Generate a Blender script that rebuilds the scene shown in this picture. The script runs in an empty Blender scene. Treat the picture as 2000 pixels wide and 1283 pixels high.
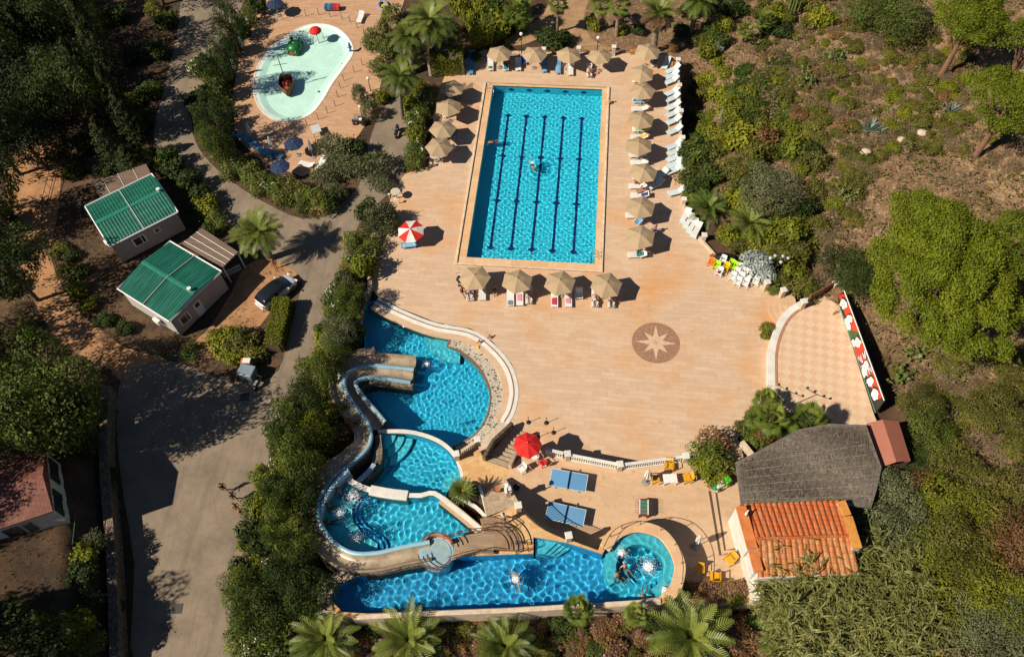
import bpy, math, random
import numpy as np
from mathutils import Matrix, Vector
from mathutils.geometry import tessellate_polygon
sc = bpy.context.scene
COL = sc.collection
R = math.radians

# ---------------------------------------------------------------- camera
CAM_PITCH, CAM_ROLL, CAM_YAW = R(57.0), R(-3.21), R(-7.93)
CAM_LOC = Vector((4.48, -47.59, 61.6))
FPX = 1556.0                                   # focal length in pixels of the 2000 px wide photograph
_cp, _sp = math.cos(CAM_PITCH), math.sin(CAM_PITCH)
_f = Vector((math.sin(CAM_YAW) * _cp, math.cos(CAM_YAW) * _cp, -_sp))
_r0 = Vector((math.cos(CAM_YAW), -math.sin(CAM_YAW), 0)); _u0 = _r0.cross(_f)
_r = math.cos(CAM_ROLL) * _r0 + math.sin(CAM_ROLL) * _u0
_u = -math.sin(CAM_ROLL) * _r0 + math.cos(CAM_ROLL) * _u0
cam = bpy.data.cameras.new('camera'); camo = bpy.data.objects.new('camera', cam); COL.objects.link(camo)
_m = Matrix((_r, _u, -_f)).transposed().to_4x4(); _m.translation = CAM_LOC
camo.matrix_world = _m
cam.sensor_width = 36; cam.lens = 36 * FPX / 2000; cam.clip_start = 1; cam.clip_end = 1000
sc.camera = camo

# ---------------------------------------------------------------- sky, sun, exposure
SUN_EL, SUN_AZ = R(42), R(29)                  # SUN_AZ: heading in which the light travels, from +X
world = bpy.data.worlds.new('World'); sc.world = world; world.use_nodes = True
_bg = world.node_tree.nodes['Background']
_sky = world.node_tree.nodes.new('ShaderNodeTexSky'); _sky.sky_type = 'NISHITA'; _sky.sun_disc = False
_sky.sun_elevation = SUN_EL; _sky.ozone_density = 3.0; _sky.dust_density = 0.2
_sky.sun_rotation = R(90) - (SUN_AZ + math.pi)
world.node_tree.links.new(_sky.outputs[0], _bg.inputs[0]); _bg.inputs[1].default_value = 0.04
_sl = bpy.data.lights.new('sun', 'SUN'); _sl.energy = 5.0; _sl.angle = R(0.5); _sl.color = (1.0, 0.90, 0.74)
_sl.cycles.is_caustics_light = True
_so = bpy.data.objects.new('sun', _sl); COL.objects.link(_so)
LDIR = Vector((math.cos(SUN_AZ) * math.cos(SUN_EL), math.sin(SUN_AZ) * math.cos(SUN_EL), -math.sin(SUN_EL)))
_so.rotation_euler = LDIR.to_track_quat('-Z', 'Y').to_euler(); _so.location = (-60, -60, 90)
sc.view_settings.view_transform = 'Standard'; sc.view_settings.look = 'None'
sc.view_settings.exposure = 0.28; sc.view_settings.gamma = 1.0
sc.render.engine = 'CYCLES'
sc.cycles.use_denoising = True
sc.cycles.max_bounces = 6; sc.cycles.diffuse_bounces = 2; sc.cycles.glossy_bounces = 2
sc.cycles.transmission_bounces = 5; sc.cycles.transparent_max_bounces = 6
sc.cycles.sample_clamp_indirect = 6.0

# ---------------------------------------------------------------- layout helpers
def P(x, y, z=0.0):
    """Ground position (at height z) of a spot measured in the 2000 x 1283 photograph."""
    x = float(x); y = float(y); z = float(z)
    d = _f + (x - 1000) / FPX * _r - (y - 641.5) / FPX * _u
    t = (z - CAM_LOC.z) / d.z
    return CAM_LOC + d * t
def PP(pts, z=0.0):
    return [P(x, y, z).to_2d() for x, y in pts]
def smooth(pts, n=6, closed=False):
    """Catmull-Rom curve through points (any dimension)."""
    a = [np.array(p, float) for p in pts]; out = []; N = len(a)
    for i in range(N if closed else N - 1):
        p0 = a[(i - 1) % N] if closed or i > 0 else 2 * a[0] - a[1]
        p1, p2 = a[i], a[(i + 1) % N]
        p3 = a[(i + 2) % N] if closed or i + 2 < N else 2 * a[-1] - a[-2]
        for k in range(n):
            t = k / n
            out.append(.5 * (2 * p1 + (p2 - p0) * t + (2 * p0 - 5 * p1 + 4 * p2 - p3) * t * t + (3 * p1 - p0 - 3 * p2 + p3) * t ** 3))
    if not closed: out.append(a[-1])
    return [tuple(float(q) for q in p) for p in out]
def offset(poly, d, closed=True):
    """Offset a 2D polyline to its left by d."""
    p = [Vector(q[:2]) for q in poly]; N = len(p); out = []
    for i in range(N):
        a = p[(i - 1) % N] if closed or i > 0 else p[0]
        b = p[(i + 1) % N] if closed or i < N - 1 else p[-1]
        t = (b - a).normalized(); out.append(p[i] + Vector((-t.y, t.x)) * d)
    return out
def area(poly):
    return .5 * sum(poly[i][0] * poly[(i + 1) % len(poly)][1] - poly[(i + 1) % len(poly)][0] * poly[i][1] for i in range(len(poly)))
def ccw(poly):
    poly = [Vector(p[:2]) for p in poly]
    return poly if area(poly) > 0 else poly[::-1]
def inside(x, y, poly):
    r = np.zeros(np.shape(x), bool); N = len(poly)
    for i in range(N):
        x0, y0 = poly[i][:2]; x1, y1 = poly[(i + 1) % N][:2]
        c = ((y0 > y) != (y1 > y)) & (x < (x1 - x0) * (y - y0) / ((y1 - y0) or 1e-9) + x0)
        r ^= c
    return r

class MB:
    """Collects shapes into ONE mesh."""
    def __init__(s): s.v = []; s.f = []; s.m = []
    def add(s, vs, fs, m=0):
        o = len(s.v); s.v += [tuple(q) for q in vs]; s.f += [tuple(i + o for i in q) for q in fs]; s.m += [m] * len(fs); return s
    def box(s, c, d, rz=0, m=0, tilt=None, taper=1):
        hx, hy, hz = d[0] / 2, d[1] / 2, d[2] / 2
        M = Matrix.Rotation(rz, 3, 'Z')
        if tilt: M = M @ Matrix.Rotation(tilt[1], 3, tilt[0])
        vs = [Vector(c) + M @ Vector((a * hx * (taper if e > 0 else 1), b * hy * (taper if e > 0 else 1), e * hz)) for e in (-1, 1) for a, b in ((-1, -1), (1, -1), (1, 1), (-1, 1))]
        return s.add(vs, [(3, 2, 1, 0), (4, 5, 6, 7), (0, 1, 5, 4), (1, 2, 6, 5), (2, 3, 7, 6), (3, 0, 4, 7)], m)
    def prism(s, poly, z0, z1, m=0, ms=None, top=True, bottom=False):
        poly = ccw(poly); n = len(poly)
        zz = z1 if hasattr(z1, '__len__') else [z1] * n
        vs = [(p[0], p[1], z0) for p in poly] + [(p[0], p[1], z) for p, z in zip(poly, zz)]
        s.add(vs, [(i, (i + 1) % n, n + (i + 1) % n, n + i) for i in range(n)], m if ms is None else ms)
        if top: s.sheet(poly, zz if hasattr(z1, '__len__') else z1, m)
        if bottom: s.sheet(poly, z0, m, flip=True)
        return s
    def sheet(s, poly, z, m=0, holes=(), flip=False):
        loops = [ccw(poly)] + [ccw(h)[::-1] for h in holes]
        zz = list(z) if hasattr(z, '__len__') else None
        L3 = [[Vector((p[0], p[1], 0)) for p in l] for l in loops]
        tr = tessellate_polygon(L3); vs = [q for l in L3 for q in l]
        if zz: vs = [Vector((q.x, q.y, h)) for q, h in zip(vs, zz)]
        else: vs = [Vector((q.x, q.y, z)) for q in vs]
        fs = []
        for a, b, c in tr:
            n = (vs[b] - vs[a]).cross(vs[c] - vs[a]).z
            fs.append((a, b, c) if (n > 0) != flip else (c, b, a))
        return s.add(vs, fs, m)
    def wall(s, line, th, z0, z1, closed=False, m=0):
        """A wall of thickness th along a 2D line (z0, z1 numbers or lists)."""
        a = offset(line, th / 2, closed); b = offset(line, -th / 2, closed); n = len(a)
        z0 = z0 if hasattr(z0, '__len__') else [z0] * n; z1 = z1 if hasattr(z1, '__len__') else [z1] * n
        vs = []
        for i in range(n): vs += [(*a[i][:2], z0[i]), (*b[i][:2], z0[i]), (*b[i][:2], z1[i]), (*a[i][:2], z1[i])]
        fs = []
        for i in range(n if closed else n - 1):
            j = (i + 1) % n
            for k in range(4): fs.append((i * 4 + k, j * 4 + k, j * 4 + (k + 1) % 4, i * 4 + (k + 1) % 4))
        if not closed: fs += [(0, 1, 2, 3), (n * 4 - 1, n * 4 - 2, n * 4 - 3, n * 4 - 4)]
        return s.add(vs, fs, m)
    def tube(s, path, r, n=6, m=0, cap=True):
        p = [Vector(q) for q in path]; N = len(p); vs = []; fs = []
        rr = r if hasattr(r, '__len__') else [r] * N
        for i in range(N):
            t = (p[min(i + 1, N - 1)] - p[max(i - 1, 0)]).normalized()
            a = t.orthogonal() if abs(t.z) > .95 else t.cross(Vector((0, 0, 1))); a.normalize(); b = t.cross(a)
            if abs(t.z) > .95: a = Vector((1, 0, 0)) - t * t.x; a.normalize(); b = t.cross(a)
            for k in range(n):
                an = 2 * math.pi * k / n; vs.append(p[i] + (a * math.cos(an) + b * math.sin(an)) * rr[i])
        for i in range(N - 1):
            for k in range(n): fs.append((i * n + k, i * n + (k + 1) % n, (i + 1) * n + (k + 1) % n, (i + 1) * n + k))
        if cap: fs += [tuple(range(n - 1, -1, -1)), tuple((N - 1) * n + k for k in range(n))]
        return s.add(vs, fs, m)
    def lathe(s, prof, c=(0, 0, 0), n=16, m=0, sx=1, sy=1):
        vs = []; fs = []
        for r, z in prof:
            for k in range(n):
                a = 2 * math.pi * k / n; vs.append((c[0] + r * math.cos(a) * sx, c[1] + r * math.sin(a) * sy, c[2] + z))
        for i in range(len(prof) - 1):
            for k in range(n): fs.append((i * n + k, i * n + (k + 1) % n, (i + 1) * n + (k + 1) % n, (i + 1) * n + k))
        fs += [tuple(range(n - 1, -1, -1)), tuple((len(prof) - 1) * n + k for k in range(n))]
        return s.add(vs, fs, m)
    def ball(s, c, r, m=0, n=12, k=8):
        r = r if hasattr(r, '__len__') else (r, r, r)
        return s.lathe([(max(math.sin(math.pi * i / k), .02) * r[0], -math.cos(math.pi * i / k) * r[2]) for i in range(k + 1)], c, n, m, 1, r[1] / r[0])
    def grid(s, P2, m=0, flip=False):
        """P2[i][j] points -> quads"""
        a = len(P2); b = len(P2[0]); vs = [q for row in P2 for q in row]
        fs = [(i * b + j, (i + 1) * b + j, (i + 1) * b + j + 1, i * b + j + 1) for i in range(a - 1) for j in range(b - 1)]
        return s.add(vs, [q[::-1] for q in fs] if flip else fs, m)
    def build(s, name, mats, parent=None, sm=False, kind=None, bevel=0):
        me = bpy.data.meshes.new(name); me.from_pydata(s.v, [], s.f)
        mats = mats if isinstance(mats, (list, tuple)) else [mats]
        for q in mats: me.materials.append(q)
        if len(mats) > 1: me.polygons.foreach_set('material_index', s.m)
        if sm: me.polygons.foreach_set('use_smooth', [True] * len(me.polygons))
        me.update()
        o = bpy.data.objects.new(name, me); COL.objects.link(o)
        if parent is not None: o.parent = parent
        if kind: o['kind'] = kind
        if bevel:
            b = o.modifiers.new('bevel', 'BEVEL'); b.width = bevel; b.segments = 2; b.limit_method = 'ANGLE'
        return o

def tag(o, label, cat, group=None, kind=None):
    o['label'] = label; o['category'] = cat
    if group: o['group'] = group
    if kind: o['kind'] = kind
    return o
def thing(name, label, cat, loc=(0, 0, 0), rz=0.0, group=None):
    o = bpy.data.objects.new(name, None); COL.objects.link(o); o.empty_display_size = .2
    o.location = loc; o.rotation_euler = (0, 0, rz)
    return tag(o, label, cat, group)
def kids(o): return [c for c in o.children]
def copy_tree(o, parent=None):
    c = o.copy(); COL.objects.link(c); c.parent = parent
    for k in kids(o): copy_tree(k, c)
    return c
_used = {}
def put(proto, loc, rz=0.0, label=None, group=None, scale=None, tilt=None, cat=None):
    """First call uses the prototype itself, later calls copy it."""
    if _used.get(proto.name_full) is None: o = proto; _used[proto.name_full] = 1
    else: o = copy_tree(proto)
    o.location = loc; o.rotation_euler = (tilt[0] if tilt else 0, tilt[1] if tilt else 0, rz)
    if scale is not None: o.scale = scale if hasattr(scale, '__len__') else (scale,) * 3
    if label: o['label'] = label
    if group: o['group'] = group
    if cat: o['category'] = cat
    return o
def recolor(o, part, mat):
    for k in kids(o):
        if k.name.split('.')[0] == part:
            k.data = k.data.copy(); k.data.materials[0] = mat
    return o
ORD = ['first', 'second', 'third', 'fourth', 'fifth', 'sixth', 'seventh', 'eighth', 'ninth', 'tenth', 'eleventh', 'twelfth', 'thirteenth', 'fourteenth', 'fifteenth', 'sixteenth', 'seventeenth', 'eighteenth', 'nineteenth', 'twentieth', 'twenty-first', 'twenty-second', 'twenty-third', 'twenty-fourth', 'twenty-fifth', 'twenty-sixth']

# ---------------------------------------------------------------- materials
def node(nt, t, **kw):
    n = nt.nodes.new(t)
    for k, v in kw.items():
        if k in ('operation', 'blend_type', 'data_type', 'noise_dimensions', 'feature', 'distance', 'attribute_name', 'wave_type', 'bands_direction', 'offset', 'offset_frequency', 'interpolation'): setattr(n, k, v)
        else: n.inputs[k.replace('_', ' ') if k.replace('_', ' ') in n.inputs else k].default_value = v
    return n
def c4(c): return (c[0], c[1], c[2], 1)
def mix(nt, fac, a, b, blend='MIX'):
    n = nt.nodes.new('ShaderNodeMix'); n.data_type = 'RGBA'; n.blend_type = blend
    for i, v in ((0, fac), (6, a), (7, b)):
        if hasattr(v, 'is_linked'): nt.links.new(v, n.inputs[i])
        elif i == 0: n.inputs[0].default_value = v
        else: n.inputs[i].default_value = c4(v)
    return n.outputs[2]
def ramp(nt, src, stops):
    n = nt.nodes.new('ShaderNodeValToRGB'); e = n.color_ramp.elements
    while len(e) < len(stops): e.new(.5)
    for q, (p, c) in zip(e, stops): q.position = p; q.color = c4(c) if hasattr(c, '__len__') else (c, c, c, 1)
    nt.links.new(src, n.inputs[0]); return n.outputs[0]
def coords(nt, scale=(1, 1, 1), rot=0, loc=(0, 0, 0)):
    t = nt.nodes.new('ShaderNodeTexCoord'); m = nt.nodes.new('ShaderNodeMapping')
    m.inputs['Scale'].default_value = scale; m.inputs['Rotation'].default_value = (0, 0, rot); m.inputs['Location'].default_value = loc
    nt.links.new(t.outputs['Object'], m.inputs['Vector']); return m.outputs[0]
def noise(nt, v, scale, detail=4, rough=.6):
    n = nt.nodes.new('ShaderNodeTexNoise'); n.inputs['Scale'].default_value = scale; n.inputs['Detail'].default_value = detail; n.inputs['Roughness'].default_value = rough
    nt.links.new(v, n.inputs['Vector']); return n.outputs['Fac']
def new_mat(name):
    m = bpy.data.materials.new(name); m.use_nodes = True
    return m, m.node_tree, m.node_tree.nodes['Principled BSDF']
def M(name, col, rough=.6, var=.15, scale=3.0, metal=0.0, bump=0.0, bscale=20, spec=.5, coat=0):
    """Plain painted / woven / cast surface: base colour with a little uneven wear."""
    m, nt, b = new_mat(name)
    v = coords(nt)
    n = noise(nt, v, scale, 5)
    col2 = ramp(nt, n, [(.3, tuple(max(0, c * (1 - var)) for c in col)), (.7, tuple(min(1, c * (1 + var)) for c in col))])
    oi = nt.nodes.new('ShaderNodeObjectInfo')          # each piece faded a little differently
    col2 = mix(nt, 1.0, col2, ramp(nt, oi.outputs['Random'], [(0, .86), (1, 1.0)]), 'MULTIPLY')
    nt.links.new(col2, b.inputs['Base Color'])
    b.inputs['Roughness'].default_value = rough; b.inputs['Metallic'].default_value = metal
    b.inputs['Specular IOR Level'].default_value = spec
    if coat: b.inputs['Coat Weight'].default_value = coat
    if bump:
        bn = nt.nodes.new('ShaderNodeBump'); bn.inputs['Strength'].default_value = bump; bn.inputs['Distance'].default_value = .02
        nt.links.new(noise(nt, v, bscale, 4), bn.inputs['Height']); nt.links.new(bn.outputs[0], b.inputs['Normal'])
    return m
def paving(name, c1, c2, mortar, bw, bh, stain, rot=0, msize=.012, freq=2, off=.5, stain_amt=.5, loc=(0, 0, 0)):
    m, nt, b = new_mat(name)
    v = coords(nt, rot=rot, loc=loc)
    br = nt.nodes.new('ShaderNodeTexBrick'); nt.links.new(v, br.inputs['Vector'])
    br.offset = off; br.offset_frequency = freq
    br.inputs['Color1'].default_value = c4(c1); br.inputs['Color2'].default_value = c4(c2); br.inputs['Mortar'].default_value = c4(mortar)
    br.inputs['Scale'].default_value = 1; br.inputs['Mortar Size'].default_value = msize; br.inputs['Mortar Smooth'].default_value = .3
    br.inputs['Brick Width'].default_value = bw; br.inputs['Row Height'].default_value = bh
    w = noise(nt, v, .12, 6, .65)
    f = noise(nt, v, 2.2, 5, .7)
    c = mix(nt, ramp(nt, w, [(.48, 0.0), (.72, stain_amt)]), br.outputs['Color'], stain)
    sp = noise(nt, v, 1.7, 3, .5)
    c = mix(nt, ramp(nt, sp, [(.67, 0.0), (.74, .45)]), c, tuple(q * .55 for q in stain))
    c = mix(nt, .35, c, ramp(nt, f, [(.3, (.45, .42, .4)), (.7, (.6, .6, .6))]), 'OVERLAY')
    g = noise(nt, coords(nt, (.35, 3.0, 1), rot), 1.0, 3)
    c = mix(nt, .28, c, ramp(nt, g, [(.35, (.42, .42, .42)), (.65, (.58, .58, .58))]), 'OVERLAY')
    nt.links.new(c, b.inputs['Base Color']); b.inputs['Roughness'].default_value = .75
    bn = nt.nodes.new('ShaderNodeBump'); bn.inputs['Strength'].default_value = .3; bn.inputs['Distance'].default_value = .01
    nt.links.new(f, bn.inputs['Height']); nt.links.new(bn.outputs[0], b.inputs['Normal'])
    return m
def leafmat(name, cols, rough=.6, trans=.3, spec=.25):
    """Foliage: every leaf carries its own tint (0..1) picked from a ramp of leaf colours."""
    m, nt, b = new_mat(name)
    at = nt.nodes.new('ShaderNodeAttribute'); at.attribute_name = 'tint'
    oi = nt.nodes.new('ShaderNodeObjectInfo')
    mt = nt.nodes.new('ShaderNodeMath'); mt.operation = 'MULTIPLY_ADD'; mt.inputs[1].default_value = .3; mt.inputs[2].default_value = -.15
    nt.links.new(oi.outputs['Random'], mt.inputs[0])
    ad = nt.nodes.new('ShaderNodeMath'); ad.operation = 'ADD'; ad.use_clamp = True
    nt.links.new(at.outputs['Fac'], ad.inputs[0]); nt.links.new(mt.outputs[0], ad.inputs[1])
    c = ramp(nt, ad.outputs[0], [(i / (len(cols) - 1), q) for i, q in enumerate(cols)])
    nt.links.new(c, b.inputs['Base Color']); b.inputs['Roughness'].default_value = rough; b.inputs['Specular IOR Level'].default_value = spec
    tr = nt.nodes.new('ShaderNodeBsdfTranslucent'); nt.links.new(c, tr.inputs['Color'])
    mx = nt.nodes.new('ShaderNodeMixShader'); mx.inputs[0].default_value = trans
    nt.links.new(b.outputs[0], mx.inputs[1]); nt.links.new(tr.outputs[0], mx.inputs[2])
    nt.links.new(mx.outputs[0], nt.nodes['Material Output'].inputs['Surface'])
    return m
# ================================================================ surface materials
m_plaza = paving('plaza_stone', (.54, .37, .245), (.60, .43, .295), (.45, .30, .195), 1.25, .42, (.60, .27, .075), rot=R(1), msize=.010, stain_amt=.75)
m_terrace = paving('terrace_stone', (.54, .36, .22), (.60, .40, .25), (.46, .30, .18), .8, .4, (.52, .33, .16), rot=R(12), msize=.008, stain_amt=.35)
m_orange = paving('worn_orange_stone', (.56, .32, .13), (.66, .42, .20), (.42, .24, .11), .7, .45, (.62, .28, .06), rot=R(-20), msize=.012, stain_amt=.7)
m_kids = paving('kids_deck_stone', (.46, .27, .16), (.54, .34, .21), (.33, .19, .11), 1.4, .32, (.50, .25, .10), rot=R(4), msize=.018, stain_amt=.5)
m_coping = paving('coping_stone', (.60, .37, .20), (.70, .46, .27), (.50, .31, .17), .9, .9, (.66, .33, .10), rot=0, msize=.01, stain_amt=.5)
m_white = M('white_plaster', (.74, .70, .63), .7, .12, 1.5, bump=.2)
m_cream = M('cream_stone', (.60, .48, .35), .8, .2, 2.5, bump=.4)
m_whiteplastic = M('white_plastic', (.80, .79, .76), .4, .06, 4)
m_asphalt, nt, bs = new_mat('old_asphalt'); v = coords(nt)
c = ramp(nt, noise(nt, v, .35, 6, .7), [(.3, (.17, .128, .09)), (.5, (.235, .18, .128)), (.7, (.29, .225, .16))])
c = mix(nt, ramp(nt, noise(nt, coords(nt, (1.2, .10, 1), R(-12)), 1.0, 4), [(.52, 0.0), (.7, .45)]), c, (.13, .10, .075))
_nn = nt.nodes.new('ShaderNodeTexNoise'); _nn.inputs['Scale'].default_value = .5; _nn.inputs['Detail'].default_value = 5; nt.links.new(v, _nn.inputs['Vector']); _n3 = _nn.outputs['Color']
vd = nt.nodes.new('ShaderNodeTexVoronoi'); vd.feature = 'DISTANCE_TO_EDGE'; vd.inputs['Scale'].default_value = .25; nt.links.new(mix(nt, .25, v, _n3), vd.inputs['Vector'])
c = mix(nt, ramp(nt, vd.outputs['Distance'], [(.004, .13), (.012, 0.0)]), c, (.08, .06, .045))
c = mix(nt, .4, c, ramp(nt, noise(nt, v, 7, 4, .7), [(.3, (.38, .38, .38)), (.7, (.6, .6, .6))]), 'OVERLAY')
nt.links.new(c, bs.inputs['Base Color']); bs.inputs['Roughness'].default_value = .9
m_dirt = M('packed_dirt', (.42, .215, .10), .95, .3, .6, bump=.5, bscale=6)
m_gardenpath = M('sandy_path', (.40, .24, .125), .95, .22, .8, bump=.4, bscale=8)

def stone_mat(name, c1, c2, scale, gap=(.05, .045, .04)):
    m, nt, b = new_mat(name); v = coords(nt)
    vo = nt.nodes.new('ShaderNodeTexVoronoi'); vo.inputs['Scale'].default_value = scale; nt.links.new(v, vo.inputs['Vector'])
    vd = nt.nodes.new('ShaderNodeTexVoronoi'); vd.feature = 'DISTANCE_TO_EDGE'; vd.inputs['Scale'].default_value = scale; nt.links.new(v, vd.inputs['Vector'])
    sp = nt.nodes.new('ShaderNodeSeparateColor'); nt.links.new(vo.outputs['Color'], sp.inputs[0])
    c = mix(nt, sp.outputs[0], c1, c2)
    c = mix(nt, ramp(nt, vd.outputs['Distance'], [(.02, 0.0), (.10, 1.0)]), gap, c)
    nt.links.new(c, b.inputs['Base Color']); b.inputs['Roughness'].default_value = .85
    bn = nt.nodes.new('ShaderNodeBump'); bn.inputs['Strength'].default_value = .6; bn.inputs['Distance'].default_value = .05
    nt.links.new(vd.outputs['Distance'], bn.inputs['Height']); nt.links.new(bn.outputs[0], b.inputs['Normal'])
    return m
m_stone = stone_mat('rubble_stone', (.34, .26, .18), (.50, .40, .29), 2.2)
m_darkstone = stone_mat('brown_rubble', (.14, .10, .065), (.26, .19, .12), 3.0)
m_pebble = stone_mat('pebble_mosaic', (.46, .40, .31), (.60, .53, .42), 5.0, gap=(.30, .25, .19))
m_pebdark = M('dark_pebble', (.10, .085, .07), .7)

# ---- terrain material: red-brown earth, straw litter on the slope
def terrain_mat():
    m, nt, b = new_mat('earth'); v = coords(nt)
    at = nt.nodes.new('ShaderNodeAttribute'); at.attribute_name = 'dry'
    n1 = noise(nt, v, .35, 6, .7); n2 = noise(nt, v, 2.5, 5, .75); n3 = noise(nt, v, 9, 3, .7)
    shaded_earth = ramp(nt, n1, [(.35, (.036, .023, .013)), (.65, (.105, .054, .026))])  # brown earth made darker to carry the shade over the left ground
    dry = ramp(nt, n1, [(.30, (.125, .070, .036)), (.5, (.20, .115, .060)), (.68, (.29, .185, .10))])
    c = mix(nt, at.outputs['Fac'], shaded_earth, dry)
    straw = ramp(nt, n2, [(.52, 0.0), (.62, .8)])
    k = nt.nodes.new('ShaderNodeMath'); k.operation = 'MULTIPLY'; nt.links.new(straw, k.inputs[0]); nt.links.new(at.outputs['Fac'], k.inputs[1])
    c = mix(nt, k.outputs[0], c, (.42, .30, .16))
    c = mix(nt, .5, c, ramp(nt, n3, [(.3, (.3, .3, .3)), (.7, (.68, .68, .68))]), 'OVERLAY')
    nt.links.new(c, b.inputs['Base Color']); b.inputs['Roughness'].default_value = .95
    bn = nt.nodes.new('ShaderNodeBump'); bn.inputs['Strength'].default_value = .8; bn.inputs['Distance'].default_value = .08
    nt.links.new(n2, bn.inputs['Height']); nt.links.new(bn.outputs[0], b.inputs['Normal'])
    return m

# ================================================================ outlines
PLAZA = PP([(905, 118), (945, 97), (1010, 100), (1100, 103), (1215, 101), (1300, 104), (1328, 118), (1331, 250), (1335, 395), (1368, 462), (1400, 500), (1440, 520), (1492, 556), (1530, 582), (1560, 600), (1520, 640), (1510, 690), (1510, 742), (1500, 792), (1450, 850), (1390, 885), (1335, 905), (1215, 925), (1110, 905), (1040, 905), (960, 910), (905, 885), (950, 858), (990, 829), (1008, 800), (1014, 760), (1000, 711), (962, 667), (920, 642), (850, 629), (782, 602), (738, 578), (722, 560), (715, 520), (715, 480), (735, 440), (755, 415), (765, 380), (790, 340), (838, 325), (842, 270), (850, 200), (868, 150)])
LAGOON = PP(smooth([(738, 588), (782, 611), (845, 638), (918, 652), (955, 676), (990, 716), (1004, 760), (998, 800), (984, 826), (945, 853), (905, 880), (850, 890), (740, 890), (680, 840), (650, 770), (680, 705), (712, 680), (708, 630), (715, 600)], 4, True), -.05)
BEACH_IN = [(886, 645), (873, 676), (905, 690), (938, 722), (957, 768), (950, 815), (925, 850), (884, 874)]
BEACH_OUT = [(886, 645), (918, 652), (955, 676), (990, 716), (1004, 760), (998, 800), (984, 826), (945, 853), (905, 880)]
POOL2 = [(746, 846), (800, 848), (850, 864), (880, 888), (896, 920), (900, 948), (885, 985), (800, 990), (720, 975), (700, 940), (722, 925), (735, 890), (735, 862)]
POOL3 = [(676, 938), (645, 968), (628, 1000), (627, 1040), (645, 1068), (690, 1086), (745, 1087), (800, 1073), (850, 1062), (900, 1060), (945, 1050), (900, 1008), (848, 970), (800, 975), (750, 968), (705, 952)]
POOL4 = [(648, 1172), (655, 1148), (690, 1128), (735, 1122), (830, 1100), (890, 1088), (965, 1085), (1042, 1082), (1042, 1050), (1110, 1062), (1176, 1083), (1192, 1058), (1215, 1043), (1250, 1036), (1288, 1048), (1312, 1078), (1319, 1112), (1311, 1143), (1286, 1166), (1240, 1172), (1100, 1180), (1000, 1186), (850, 1192), (720, 1198), (670, 1195)]
JAC_OUT = [(1168, 1074), (1182, 1044), (1208, 1025), (1250, 1018), (1292, 1029), (1320, 1056), (1335, 1092), (1336, 1122), (1328, 1150), (1312, 1170)]
FENCE4 = [(1012, 985), (1034, 1010), (1062, 1031), (1108, 1052)]
KIDS = smooth([(600, 50), (560, 70), (522, 100), (500, 140), (496, 180), (510, 215), (540, 236), (575, 236), (608, 222), (630, 196), (648, 165), (672, 132), (690, 100), (674, 68), (642, 50)], 4, True)
KIDS_DECK = [(515, -30), (470, 100), (452, 200), (460, 270), (520, 320), (590, 345), (650, 320), (700, 265), (720, 235), (735, 200), (770, 60), (800, -30)]
ROAD = [(372, -60), (345, 70), (320, 170), (300, 262), (318, 320), (380, 392), (440, 430), (480, 470), (530, 505), (565, 530), (590, 545), (578, 600), (562, 660), (545, 720), (505, 745), (440, 742), (330, 705), (236, 740), (232, 900), (262, 1100), (275, 1320), (520, 1320), (480, 1200), (490, 1040), (525, 900), (570, 780), (620, 690), (650, 600), (670, 520), (700, 440), (730, 405), (775, 362), (790, 330), (800, 250), (790, 190), (745, 215), (715, 300), (700, 365), (640, 414), (590, 427), (520, 397), (450, 352), (395, 300), (375, 240), (410, 150), (455, 50), (490, -60)]
DIRT = [(30, 300), (75, 285), (118, 300), (112, 420), (98, 500), (140, 590), (190, 640), (250, 680), (330, 706), (240, 742), (215, 720), (150, 690), (95, 640), (55, 560), (18, 450), (12, 340)]
PARKING = [(345, 690), (400, 650), (450, 575), (480, 520), (530, 505), (590, 545), (560, 560), (520, 620), (490, 660), (480, 700), (440, 700)]
GPATH = [(1085, -20), (1150, -20), (1140, 40), (1160, 80), (1200, 95), (1150, 98), (1085, 66), (1020, 88), (985, 80), (1058, 32)]

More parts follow.
